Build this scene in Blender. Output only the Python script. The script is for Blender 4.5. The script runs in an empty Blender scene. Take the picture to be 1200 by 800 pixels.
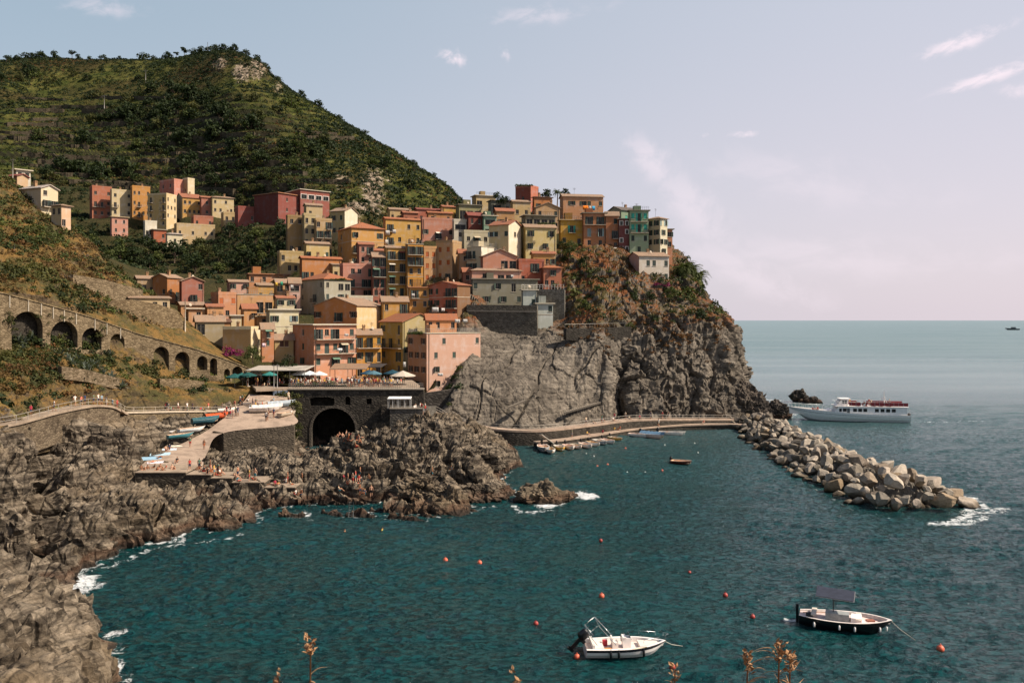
import bpy, math, random
import numpy as np
from mathutils import Vector, Matrix

random.seed(7)
rng = np.random.default_rng(11)
scene = bpy.context.scene
COL = scene.collection
R = math.radians
# ---------------------------------------------------------------- measured view of the place
F, CX, HY, EYE = 1000.0, 600.0, 375.0, 25.0

def at(px, py, d):
    return Vector(((px - CX) * d / F, d, EYE + (HY - py) * d / F))

def atz(px, py, z):
    return at(px, py, (EYE - z) * F / (py - HY))

def atd(px, d, z):
    return Vector(((px - CX) * d / F, d, z))

# ---------------------------------------------------------------- noise (numpy)
def vnoise(P):
    P = np.asarray(P, dtype=np.float64)
    i = np.floor(P).astype(np.int64)
    f = P - i
    f = f * f * f * (f * (f * 6 - 15) + 10)
    def h(a, b, c):
        n = (a * 374761393 + b * 668265263 + c * 1274126177) & 0xFFFFFFFF
        n = ((n ^ (n >> 13)) * 1103515245) & 0xFFFFFFFF
        n = ((n ^ (n >> 15)) * 2246822519) & 0xFFFFFFFF
        n = n ^ (n >> 16)
        return (n & 0xFFFFFF) / float(0x7FFFFF) - 1.0
    x, y, z = i[..., 0], i[..., 1], i[..., 2]
    fx, fy, fz = f[..., 0], f[..., 1], f[..., 2]
    def lerp(a, b, t): return a + (b - a) * t
    c00 = lerp(h(x, y, z), h(x + 1, y, z), fx)
    c10 = lerp(h(x, y + 1, z), h(x + 1, y + 1, z), fx)
    c01 = lerp(h(x, y, z + 1), h(x + 1, y, z + 1), fx)
    c11 = lerp(h(x, y + 1, z + 1), h(x + 1, y + 1, z + 1), fx)
    return lerp(lerp(c00, c10, fy), lerp(c01, c11, fy), fz)

def fbm(P, o=4, lac=2.1, g=0.5):
    P = np.asarray(P, dtype=np.float64); s = 0; a = 1.0; t = 0
    for k in range(o):
        s = s + a * vnoise(P + 17.3 * k); t += a
        P = P * lac; a *= g
    return s / t

def ridged(P, o=4, lac=2.2, g=0.5):
    P = np.asarray(P, dtype=np.float64); s = 0; a = 1.0; t = 0
    for k in range(o):
        s = s + a * (1 - 2 * np.abs(vnoise(P + 9.7 * k))); t += a
        P = P * lac; a *= g
    return s / t

def strata(P, normal, h, warp=0.5, ws=0.25):
    n = np.array(normal, float); n /= np.linalg.norm(n)
    s = P @ n / h + warp * fbm(P * ws, 3) * 2
    f = s - np.floor(s)
    return np.where(f < 0.75, f / 0.75, (1 - f) / 0.25) - 0.5

def facets(P, tilt=.9, jit=.9, seed=0):
    """broken-rock relief: every cell of a jittered lattice is one tilted flat face; returns (height, closeness to the joint)"""
    P = np.asarray(P, float) + seed * 31.7; sh = P.shape[:-1]; Q = P.reshape(-1, 3); I = np.floor(Q).astype(np.int64)
    b1 = np.full(len(Q), 9.); b2 = np.full(len(Q), 9.); H = np.zeros(len(Q))
    def h(I_, k):
        n = (I_[:, 0] * 374761393 + I_[:, 1] * 668265263 + I_[:, 2] * 1274126177 + k * 974711) & 0xFFFFFFFF
        n = ((n ^ (n >> 13)) * 1103515245) & 0xFFFFFFFF; n = ((n ^ (n >> 15)) * 2246822519) & 0xFFFFFFFF; n = n ^ (n >> 16)
        return (n & 0xFFFFFF) / float(0xFFFFFF)
    for dx in (-1, 0, 1):
        for dy in (-1, 0, 1):
            for dz in (-1, 0, 1):
                J = I + np.array([dx, dy, dz]); r = [h(J, k) for k in range(7)]
                V = Q - (J + .5 + (np.stack(r[:3], 1) - .5) * jit); d = np.linalg.norm(V, axis=1)
                hh = (r[3] - .5) + tilt * ((r[4] - .5) * V[:, 0] + (r[5] - .5) * V[:, 1] + (r[6] - .5) * V[:, 2]) * 2
                m = d < b1; b2 = np.where(m, b1, np.minimum(b2, d)); H = np.where(m, hh, H); b1 = np.where(m, d, b1)
    return H.reshape(sh), (b2 - b1).reshape(sh)

# ---------------------------------------------------------------- object plumbing
def link(o, parent=None):
    COL.objects.link(o)
    if parent is not None:
        o.parent = parent
    return o

def tag(o, label=None, cat=None, group=None, kind=None):
    if label: o['label'] = label
    if cat: o['category'] = cat
    if group: o['group'] = group
    if kind: o['kind'] = kind
    return o

def empty(name, loc=(0, 0, 0), rz=0.0):
    o = bpy.data.objects.new(name, None)
    o.empty_display_size = 0.5
    COL.objects.link(o)
    o.location = loc; o.rotation_euler = (0, 0, rz)
    return o

def thing(name, label, cat, loc=(0, 0, 0), rz=0.0, group=None):
    return tag(empty(name, loc, rz), label, cat, group)

KIDS = {}
def kids(o):
    return list(o.children)

def copy_tree(o, parent=None):
    c = o.copy(); COL.objects.link(c)
    if parent is not None: c.parent = parent
    for ch in kids(o): copy_tree(ch, c)
    return c

def np_mesh(name, V, faces, mat=None, parent=None, smooth=False, attrs=None, mats=None, mi=None):
    V = np.asarray(V, dtype=np.float32); faces = np.asarray(faces, dtype=np.int32)
    me = bpy.data.meshes.new(name)
    k = faces.shape[1]; nf = len(faces)
    me.vertices.add(len(V)); me.vertices.foreach_set('co', V.ravel())
    me.loops.add(nf * k); me.loops.foreach_set('vertex_index', faces.ravel())
    me.polygons.add(nf)
    me.polygons.foreach_set('loop_start', np.arange(0, nf * k, k, dtype=np.int32))
    try: me.polygons.foreach_set('loop_total', np.full(nf, k, dtype=np.int32))
    except Exception: pass
    for m in (mats or ([mat] if mat else [])): me.materials.append(m)
    if mi is not None: me.polygons.foreach_set('material_index', np.asarray(mi, dtype=np.int32))
    if attrs:
        for an, av in attrs.items():
            a = me.attributes.new(an, 'FLOAT', 'POINT'); a.data.foreach_set('value', np.asarray(av, dtype=np.float32))
    me.update(calc_edges=True)
    me.polygons.foreach_set('use_smooth', np.full(nf, smooth))
    return link(bpy.data.objects.new(name, me), parent)

class MB:
    """collects shapes, builds ONE mesh object"""
    def __init__(s): s.v = []; s.f = []; s.m = []; s.sm = []
    def add(s, vs, fs, mi=0, smooth=False):
        o = len(s.v); s.v.extend([tuple(v) for v in vs])
        for f in fs:
            s.f.append([i + o for i in f]); s.m.append(mi); s.sm.append(smooth)
    def quad(s, a, b, c, d, mi=0): s.add([a, b, c, d], [(0, 1, 2, 3)], mi)
    def poly(s, pts, mi=0): s.add(pts, [tuple(range(len(pts)))], mi)
    def box(s, c, size, rz=0, mi=0, rx=0, ry=0):
        x, y, z = size[0] / 2, size[1] / 2, size[2] / 2
        M = Matrix.Translation(Vector(c)) @ Matrix.Rotation(rz, 4, 'Z') @ Matrix.Rotation(ry, 4, 'Y') @ Matrix.Rotation(rx, 4, 'X')
        vs = [M @ Vector(p) for p in ((-x, -y, -z), (x, -y, -z), (x, y, -z), (-x, y, -z), (-x, -y, z), (x, -y, z), (x, y, z), (-x, y, z))]
        s.add(vs, [(0, 3, 2, 1), (4, 5, 6, 7), (0, 1, 5, 4), (1, 2, 6, 5), (2, 3, 7, 6), (3, 0, 4, 7)], mi)
    def hexa(s, p, mi=0):
        s.add(p, [(0, 3, 2, 1), (4, 5, 6, 7), (0, 1, 5, 4), (1, 2, 6, 5), (2, 3, 7, 6), (3, 0, 4, 7)], mi)
    def bx(s, x0, x1, y0, y1, z0, z1, mi=0):
        s.box(((x0 + x1) / 2, (y0 + y1) / 2, (z0 + z1) / 2), (x1 - x0, y1 - y0, z1 - z0), 0, mi)
    def tube(s, pts, r, n=6, mi=0, cap=True):
        pts = [Vector(p) for p in pts]
        rs = r if isinstance(r, (list, tuple)) else [r] * len(pts)
        base = len(s.v)
        for i, p in enumerate(pts):
            t = (pts[min(i + 1, len(pts) - 1)] - pts[max(i - 1, 0)])
            if t.length < 1e-9: t = Vector((0, 0, 1))
            t.normalize()
            a = Vector((0, 0, 1)) if abs(t.z) < .9 else Vector((1, 0, 0))
            u = t.cross(a).normalized(); w = t.cross(u)
            for k in range(n):
                an = 2 * math.pi * k / n
                s.v.append(tuple(p + (u * math.cos(an) + w * math.sin(an)) * rs[i]))
        for i in range(len(pts) - 1):
            for k in range(n):
                a = base + i * n + k; b = base + i * n + (k + 1) % n
                s.f.append([a, b, b + n, a + n]); s.m.append(mi); s.sm.append(True)
        if cap:
            s.f.append([base + k for k in range(n)]); s.m.append(mi); s.sm.append(False)
            e = base + (len(pts) - 1) * n
            s.f.append([e + n - 1 - k for k in range(n)]); s.m.append(mi); s.sm.append(False)
    def lathe(s, c, prof, n=12, mi=0, smooth=True, sx=1, sy=1):
        base = len(s.v)
        for (r, z) in prof:
            for k in range(n):
                a = 2 * math.pi * k / n
                s.v.append((c[0] + r * sx * math.cos(a), c[1] + r * sy * math.sin(a), c[2] + z))
        for i in range(len(prof) - 1):
            for k in range(n):
                a = base + i * n + k; b = base + i * n + (k + 1) % n
                s.f.append([a, b, b + n, a + n]); s.m.append(mi); s.sm.append(smooth)
    def build(s, name, mats, parent=None):
        me = bpy.data.meshes.new(name)
        me.from_pydata(s.v, [], s.f)
        for m in (mats if isinstance(mats, (list, tuple)) else [mats]): me.materials.append(m)
        me.polygons.foreach_set('material_index', s.m)
        me.polygons.foreach_set('use_smooth', s.sm)
        me.update()
        return link(bpy.data.objects.new(name, me), parent)

def grid_faces(nu, nv):
    i = np.arange(nu - 1)[:, None] * nv + np.arange(nv - 1)[None, :]
    i = i.ravel()
    return np.stack([i, i + nv, i + nv + 1, i + 1], 1)

def cr_axis(G, n, axis):
    G = np.moveaxis(np.asarray(G, float), axis, 0)
    m = len(G); t = np.linspace(0, m - 1, n); i = np.clip(np.floor(t).astype(int), 0, m - 2); f = (t - i)
    f = f.reshape((-1,) + (1,) * (G.ndim - 1))
    g = lambda k: G[np.clip(i + k, 0, m - 1)]
    p0, p1, p2, p3 = g(-1), g(0), g(1), g(2)
    a = 0.5
    m1 = a * (p2 - p0); m2 = a * (p3 - p1)
    o = (2 * f**3 - 3 * f**2 + 1) * p1 + (f**3 - 2 * f**2 + f) * m1 + (-2 * f**3 + 3 * f**2) * p2 + (f**3 - f**2) * m2
    return np.moveaxis(o, 0, axis)

def sheet_points(cols, nu, nv):
    G = np.array([[tuple(p) for p in c] for c in cols], float)
    return cr_axis(cr_axis(G, nu, 0), nv, 1)

def grid_normals(P):
    du = np.gradient(P, axis=0); dv = np.gradient(P, axis=1)
    n = np.cross(du, dv); l = np.linalg.norm(n, axis=-1, keepdims=True)
    return n / np.maximum(l, 1e-9)

def rbf_fit(pts):
    A = np.array(pts, float); xy, z = A[:, :2] / 40.0, A[:, 2]
    n = len(xy)
    d = np.linalg.norm(xy[:, None] - xy[None], axis=-1)
    K = d                                   # linear (biharmonic in 3D) kernel: no overshoot
    P = np.c_[np.ones(n), xy]
    M = np.zeros((n + 3, n + 3)); M[:n, :n] = K - np.eye(n) * 0.004; M[:n, n:] = P; M[n:, :n] = P.T
    w = np.linalg.solve(M, np.r_[z, 0, 0, 0])
    def f(X, Y):
        q = np.stack([np.ravel(X), np.ravel(Y)], 1) / 40.0
        o = np.empty(len(q))
        for s in range(0, len(q), 20000):
            b = q[s:s + 20000]
            o[s:s + 20000] = np.linalg.norm(b[:, None] - xy[None], axis=-1) @ w[:n] + w[n] + b @ w[n + 1:]
        return o.reshape(np.shape(X))
    return f

# ---------------------------------------------------------------- materials
def lin(c):
    if isinstance(c, str):
        c = c.lstrip('#'); c = [int(c[i:i + 2], 16) / 255 for i in (0, 2, 4)]
    return tuple((x / 12.92 if x <= .04045 else ((x + .055) / 1.055) ** 2.4) for x in c)

class NT:
    def __init__(s, m):
        m.use_nodes = True; s.t = m.node_tree; s.n = s.t.nodes; s.n.clear()
    def __call__(s, typ, **kw):
        n = s.n.new(typ)
        for k, v in kw.items():
            if k.startswith('i_'):
                key = k[2:]; key = int(key) if key.isdigit() else key.replace('_', ' ')
                s.set(n, key, v)
            else: setattr(n, k, v)
        return n
    def set(s, n, key, v):
        if isinstance(v, bpy.types.NodeSocket): s.t.links.new(v, n.inputs[key])
        elif isinstance(v, bpy.types.Node): s.t.links.new(v.outputs[0], n.inputs[key])
        else: n.inputs[key].default_value = v
    def noise(s, vec, scale, detail=4, rough=.55, out=0, dist=0):
        n = s('ShaderNodeTexNoise', i_Scale=scale, i_Detail=detail, i_Roughness=rough, i_Distortion=dist)
        if vec is not None: s.set(n, 'Vector', vec)
        return n.outputs[out]
    def ramp(s, fac, stops, interp='LINEAR'):
        n = s('ShaderNodeValToRGB'); s.set(n, 'Fac', fac); n.color_ramp.interpolation = interp
        e = n.color_ramp.elements
        while len(e) < len(stops): e.new(.5)
        for el, (p, c) in zip(e, stops):
            el.position = p; el.color = (*c, 1) if isinstance(c, (tuple, list)) else (c, c, c, 1)
        return n.outputs[0]
    def mix(s, fac, a, b, mode='MIX'):
        n = s('ShaderNodeMix', data_type='RGBA', blend_type=mode, clamp_factor=True)
        s.set(n, 0, fac)
        for k, v in ((6, a), (7, b)):
            s.set(n, k, (*v, 1) if isinstance(v, (tuple, list)) and len(v) == 3 else v)
        return n.outputs[2]
    def math(s, op, a, b=None, clamp=False):
        n = s('ShaderNodeMath', operation=op, use_clamp=clamp); s.set(n, 0, a)
        if b is not None: s.set(n, 1, b)
        return n.outputs[0]
    def mapr(s, v, a, b, c=0., d=1., smooth=True):
        n = s('ShaderNodeMapRange', interpolation_type='SMOOTHSTEP' if smooth else 'LINEAR')
        for k, x in enumerate((v, a, b, c, d)): s.set(n, k, x)
        return n.outputs[0]
    def mapping(s, vec, scale=(1, 1, 1), rot=(0, 0, 0), loc=(0, 0, 0)):
        n = s('ShaderNodeMapping'); s.set(n, 'Vector', vec)
        n.inputs['Scale'].default_value = scale; n.inputs['Rotation'].default_value = rot; n.inputs['Location'].default_value = loc
        return n.outputs[0]
    def out(s, col, rough=.8, bump=None, bstr=.5, bdist=.1, spec=.3, metal=0., **extra):
        b = s('ShaderNodeBsdfPrincipled')
        s.set(b, 'Base Color', (*col, 1) if isinstance(col, (tuple, list)) and len(col) == 3 else col)
        s.set(b, 'Roughness', rough); s.set(b, 'Specular IOR Level', spec); s.set(b, 'Metallic', metal)
        for k, v in extra.items(): s.set(b, k.replace('_', ' '), v)
        if bump is not None:
            bn = s('ShaderNodeBump'); s.set(bn, 'Height', bump); bn.inputs['Strength'].default_value = bstr; bn.inputs['Distance'].default_value = bdist
            s.t.links.new(bn.outputs[0], b.inputs['Normal'])
        o = s('ShaderNodeOutputMaterial'); s.t.links.new(b.outputs[0], o.inputs[0])
        return b

MC = {}
def M(key, fn, *a, **k):
    if key not in MC:
        m = bpy.data.materials.new(key); fn(NT(m), *a, **k); MC[key] = m
    return MC[key]

def _plain(t, c, rough=.6, spec=.4, var=.25, metal=0., scale=3.):
    v = t('ShaderNodeTexCoord').outputs['Object']
    n = t.noise(v, scale, 4)
    c = lin(c)
    col = t.ramp(n, [(.3, tuple(x * (1 - var) for x in c)), (.7, tuple(min(1, x * (1 + var * .5)) for x in c))])
    t.out(col, rough, n, .15, .02, spec, metal)
def plain(c, rough=.6, spec=.4, var=.25, metal=0., scale=3.):
    return M(f'paint {c} {rough} {metal}', _plain, c, rough, spec, var, metal, scale)

def _plaster(t, c, k=.78):
    v = t('ShaderNodeTexCoord').outputs['Object']
    c = tuple(x * k for x in lin(c))
    g = sum(c) / 3
    rd_ = max(0., min(1., (c[0] - 2.2 * c[1]) * 8)); w_ = .10 + .16 * rd_; c = tuple((x * (1 - w_) + g * w_) * m_ for x, m_ in zip(c, (1.04, 1.0, .84)))
    pale = tuple((x * .6 + g * .4) * 1.22 for x in c); dirty = tuple((x * .7 + g * .18) for x in c)
    n1 = t.noise(v, .55, 5, .6); n2 = t.noise(t.mapping(v, (2.2, 2.2, .22)), 1.2, 5, .65); n3 = t.noise(v, 7, 5, .7)
    col = t.mix(t.mapr(n1, .45, .72), c, pale)
    col = t.mix(t.math('MULTIPLY', t.mapr(n2, .5, .8), .75), col, dirty)
    col = t.mix(.35, col, t.ramp(n3, [(.25, .35), (.75, 1.)]), 'MULTIPLY')
    t.out(col, .9, n3, .25, .03, .15)
def plaster(c): return M(f'plaster {c}', _plaster, c)

def _tiles(t, c, ax):
    v = t('ShaderNodeTexCoord').outputs['Object']
    c = lin(c); g_ = sum(c) / 3; c = tuple((x * .82 + g_ * .18) * .8 for x in c)
    w = t('ShaderNodeTexWave', wave_type='BANDS', bands_direction=ax, i_Scale=1.35, i_Distortion=.6, i_Detail=1.0, i_Vector=v)
    br = t('ShaderNodeTexVoronoi', i_Scale=3.2, i_Vector=v)
    n = t.noise(v, .7, 5, .65); n2 = t.noise(v, 5, 4, .7)
    col = t.mix(t.mapr(n, .42, .7), c, (c[0] * .62 + .05, c[1] * .7 + .04, c[2] * .75 + .04))
    col = t.mix(t.math('MULTIPLY', br.outputs['Color'], .5), col, (c[0] * 1.15, c[1] * .85, c[2] * .7))
    col = t.mix(.55, col, t.ramp(w.outputs[1], [(.0, .4), (.5, 1.)]), 'MULTIPLY')
    col = t.mix(.45, col, t.ramp(n2, [(.3, .35), (.7, 1.)]), 'MULTIPLY')
    t.out(col, .85, w.outputs[1], .6, .08, .2)
def tiles(c, ax='X'): return M(f'roof tile {c} {ax}', _tiles, c, ax)

def _masonry(t, c1, c2, scale=1.6):
    v = t('ShaderNodeTexCoord').outputs['Object']
    w = t.noise(v, .8, 3); 
    vo = t('ShaderNodeTexVoronoi', feature='F1', i_Scale=scale, i_Vector=t.mapping(v, (1, 1, 1.7)), i_Randomness=.9)
    ed = t('ShaderNodeTexVoronoi', feature='DISTANCE_TO_EDGE', i_Scale=scale, i_Vector=t.mapping(v, (1, 1, 1.7)), i_Randomness=.9)
    n = t.noise(v, .35, 5, .65); n2 = t.noise(v, 6, 5, .7)
    col = t.mix(t('ShaderNodeSeparateColor', i_Color=vo.outputs['Color']).outputs[0], lin(c1), lin(c2))
    col = t.mix(t.mapr(n, .5, .75), col, tuple(x * .55 for x in lin(c2)))
    col = t.mix(.6, col, t.ramp(ed.outputs['Distance'], [(.0, .3), (.1, 1.)]), 'MULTIPLY')
    col = t.mix(.5, col, t.ramp(n2, [(.3, .4), (.7, 1.1)]), 'MULTIPLY')
    t.out(col, .95, t.math('ADD', ed.outputs['Distance'], t.math('MULTIPLY', n2, .3)), .8, .2, .1)
def masonry(c1, c2, scale=1.6): return M(f'masonry {c1} {c2} {scale}', _masonry, c1, c2, scale)

def _glass(t):
    v = t('ShaderNodeTexCoord').outputs['Object']
    n = t.noise(v, 1.3, 2)
    t.out(t.mix(t.mapr(n, .4, .65), (.008, .009, .009), (.028, .027, .024)), .3, None, spec=.25)
def glass(): return M('window glass', _glass)

def _louver(t, c):
    v = t('ShaderNodeTexCoord').outputs['Object']
    c = lin(c)
    w = t('ShaderNodeTexWave', wave_type='BANDS', bands_direction='Z', i_Scale=3.2, i_Vector=v)
    n = t.noise(v, 2.5, 3)
    rnd = t('ShaderNodeObjectInfo').outputs['Random']
    col = t.mix(t.math('MULTIPLY', rnd, .5), c, tuple(x * 1.9 + .008 for x in c))
    col = t.mix(.4, col, t.ramp(n, [(.3, .5), (.7, 1.)]), 'MULTIPLY')
    t.out(col, .6, w.outputs[1], .5, .03, .3)
def louver(c): return M(f'louvred wood {c}', _louver, c)

def _leaf(t, a, b, c, hue=.5):
    at_ = t('ShaderNodeAttribute', attribute_name='tint').outputs['Fac']
    rnd = t('ShaderNodeObjectInfo').outputs['Random']
    col = t.ramp(at_, [(0., a), (.5, b), (1., c)])
    col = t.mix(t.math('MULTIPLY', rnd, .6), col, (b[0] * .55, b[1] * .6, b[2] * .6))
    bs = t('ShaderNodeBsdfPrincipled'); t.set(bs, 'Base Color', col); t.set(bs, 'Roughness', .7); t.set(bs, 'Specular IOR Level', .2)
    tr = t('ShaderNodeBsdfTranslucent'); t.set(tr, 'Color', t.mix(1., col, (1.2, 1.25, .6), 'MULTIPLY'))
    mx = t('ShaderNodeMixShader'); t.set(mx, 0, .22); t.t.links.new(bs.outputs[0], mx.inputs[1]); t.t.links.new(tr.outputs[0], mx.inputs[2])
    o = t('ShaderNodeOutputMaterial'); t.t.links.new(mx.outputs[0], o.inputs[0])
def leafmat(name, a, b, c): return M('leaves ' + name, _leaf, a, b, c)
LEAF_DARK = leafmat('dark evergreen', (.010, .018, .006), (.024, .037, .011), (.056, .070, .018))
LEAF_OLIVE = leafmat('olive scrub', (.024, .030, .009), (.064, .066, .018), (.140, .128, .036))
LEAF_DRY = leafmat('dry grass', (.070, .040, .015), (.140, .080, .027), (.24, .150, .056))
LEAF_GREEN = leafmat('fresh green', (.024, .036, .010), (.060, .076, .018), (.130, .138, .034))
LEAF_GREY = leafmat('agave', (.045, .06, .045), (.10, .12, .09), (.22, .24, .19))
LEAF_RUST = leafmat('rust scrub', (.055, .027, .012), (.115, .052, .018), (.20, .098, .034))
LEAF_PINK = leafmat('bougainvillea', (.12, .015, .06), (.30, .03, .13), (.42, .10, .24))
BARK = plain('#4a3b2e', .9)

# ---------------------------------------------------------------- camera, sky, sun
cam = bpy.data.cameras.new('camera'); co = bpy.data.objects.new('camera', cam); COL.objects.link(co)
co.location = (0, 0, EYE); co.rotation_euler = (R(90), 0, 0)
cam.sensor_width = 36; cam.lens = 30; cam.shift_y = -25 / 1200
cam.clip_start = .1; cam.clip_end = 60000
scene.camera = co
scene.view_settings.view_transform = 'Standard'; scene.view_settings.look = 'None'
scene.view_settings.exposure = .55; scene.view_settings.gamma = 1
SUN_AZ, SUN_EL = R(99), R(44)
S = Vector((math.sin(SUN_AZ) * math.cos(SUN_EL), math.cos(SUN_AZ) * math.cos(SUN_EL), math.sin(SUN_EL)))
sl = bpy.data.lights.new('sun', 'SUN'); sl.energy = 5.0; sl.angle = R(.53); sl.color = (1, .88, .73)
so = bpy.data.objects.new('sun', sl); COL.objects.link(so); so.rotation_euler = S.to_track_quat('Z', 'Y').to_euler(); so.location = (150, 50, 200)

world = bpy.data.worlds.new('World'); scene.world = world
t = NT(world)
sky = t('ShaderNodeTexSky', sky_type='NISHITA', sun_disc=False, sun_elevation=SUN_EL, sun_rotation=SUN_AZ, altitude=20, air_density=1.0, dust_density=2.5, ozone_density=1.2)
dirv = t('ShaderNodeTexCoord').outputs['Generated']
sep = t('ShaderNodeSeparateXYZ', i_Vector=dirv)
x, y, z = sep.outputs
ysafe = t.math('MAXIMUM', y, .05)
u = t.math('DIVIDE', x, ysafe); v = t.math('DIVIDE', z, ysafe)
# summer haze: pinkish low down and towards the sun
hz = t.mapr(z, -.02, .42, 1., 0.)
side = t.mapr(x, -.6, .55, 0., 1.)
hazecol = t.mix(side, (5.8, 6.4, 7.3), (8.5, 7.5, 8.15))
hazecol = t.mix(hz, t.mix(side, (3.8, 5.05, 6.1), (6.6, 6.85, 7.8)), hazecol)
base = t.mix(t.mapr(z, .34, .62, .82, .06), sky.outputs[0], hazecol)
uv = t('ShaderNodeCombineXYZ', i_X=u, i_Y=v)
def wisp(px, py, a, b, rot, thr, sc, amt):
    m = t.mapping(uv.outputs[0], loc=(0, 0, 0))
    off = t('ShaderNodeVectorMath', operation='SUBTRACT'); t.set(off, 0, m); off.inputs[1].default_value = ((px - 600) / 1000, (375 - py) / 1000, 0)
    ro = t('ShaderNodeVectorRotate', rotation_type='Z_AXIS'); t.set(ro, 'Vector', off); ro.inputs['Angle'].default_value = -R(rot)
    q = t.mapping(ro.outputs[0], (1000 / a, 1000 / b, 1))
    ln = t('ShaderNodeVectorMath', operation='LENGTH'); t.set(ln, 0, q)
    n = t.noise(t.mapping(ro.outputs[0], (sc, sc * max(1, a / b * .45), 1)), 1, 7, .62, dist=.4)
    msk = t.mapr(ln.outputs['Value'], .1, 1., 1., 0.)
    return t.math('MULTIPLY', t.mapr(t.math('ADD', n, t.math('MULTIPLY', msk, .22)), thr, thr + .28, 0., 1.), t.math('MULTIPLY', msk, amt))
cl = None
for w in ((535, 66, 34, 20, 3, .58, 40, .95), (592, 60, 14, 22, 0, .62, 45, .6), (768, 190, 70, 36, -35, .50, 26, .5), (815, 245, 100, 44, -42, .48, 24, .42), (880, 320, 160, 40, -20, .5, 16, .35),
          (1130, 48, 90, 17, 22, .52, 22, .95), (1165, 88, 110, 14, 20, .5, 22, .95), (876, 156, 34, 8, 10, .55, 35, .7), (826, 158, 16, 6, 10, .6, 35, .5),
          (640, 15, 120, 26, 10, .58, 18, .4), (1195, 105, 40, 16, 10, .52, 25, .6), (130, 8, 90, 22, 0, .55, 18, .4), (960, 210, 260, 60, -5, .56, 9, .25), (1000, 300, 320, 50, 0, .55, 8, .3)):
    k = wisp(*w); cl = k if cl is None else t.math('MAXIMUM', cl, k)
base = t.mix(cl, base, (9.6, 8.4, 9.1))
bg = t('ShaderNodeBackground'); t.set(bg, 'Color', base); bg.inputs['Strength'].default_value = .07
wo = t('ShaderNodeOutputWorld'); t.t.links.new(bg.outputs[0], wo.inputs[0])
# ================================================================ TERRAIN
def P3(px, py, z): return tuple(atz(px, py, z))
LAND = [  # photo point and its height above the sea
 (-40,503,11.5),(0,499,11),(30,492,11),(60,484,11),(100,476,10.6),(130,471,10.2),(-90,508,12),(-160,530,12),
 (-40,600,6),(-80,640,6),(-40,660,3),
 
 (72,520,6.6),(78,556,4.6),(90,600,3.4),(120,540,5.2),(118,580,3.7),(130,612,2.6),(170,592,2.9),(150,562,2.6),(200,602,2.1),(240,592,1.4),
 (250,610,1.1),(290,600,1.3),(300,587,.9),(145,510,7.2),(110,505,8.2),(95,490,9.4),(75,635,1.6),(110,640,1.3),(90,655,.5),(150,625,1.3),(200,618,.9),
  (360,556,2.2),(350,575,1.9),(380,590,1.1),(330,592,1.5),(400,545,2.7),(395,520,3.6),(420,513,4.3),(442,505,5.0),(420,575,1.8),(450,560,2.6),(480,540,4.1),(500,520,5.7),(520,500,6.7),
 (500,492,7.0),(480,490,7.0),(550,530,4.0),(560,560,2.3),(530,575,1.9),(500,587,1.2),(450,587,1.2),(583,547,1.0),(470,510,5.7),(540,508,5.2),(600,546,.4),(530,545,3.3),(575,572,1.2),
 (405,585,1.3),(385,556,2.0),(515,485,7.0),(372,545,1.4),
 (60,742,5.0),(0,742,6.0),(98,742,4.2),(20,716,5.0),(78,722,3.8),(0,785,7),(70,792,6),(112,792,3.4),(40,702,4.0),(0,702,4.2),(-60,740,8),(-60,690,6),(-60,800,8.5),(10,830,8),(90,840,5),(122,768,2.2),(100,722,2.0),
 (60,700,-.1),(35,692,1.7),(14,690,2.0),(58,692,1.0),(30,676,1.6),(52,674,1.3),(74,684,.5),(66,668,1.2),(45,655,1.9),(60,655,1.8),(74,652,1.6),(60,662,1.5),(40,664,1.9),(84,662,1.0),
]
WATER = [(200,700,-5),(300,660,-5),(400,640,-5),(500,625,-5),(620,600,-5),(640,560,-5),(650,535,-4),(180,780,-5),(150,695,-4),(620,522,-4),(592,522,-3),(560,520,-2),(125,715,-3),(165,760,-4),(160,830,-4),
 (240,650,-3),(330,628,-3),(430,620,-3),(560,612,-3),(610,575,-3),(700,600,-6),(640,545,-3),(105,690,-2),(95,676,-.8),(160,655,-1.5),(640,505,-3),(600,510,-3),
 (365,535,-.8),(352,533,-.6),(380,531,-.8),(395,500,-1),(370,500,-1),(400,700,-6),(600,700,-6),(250,830,-6)]
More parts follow.
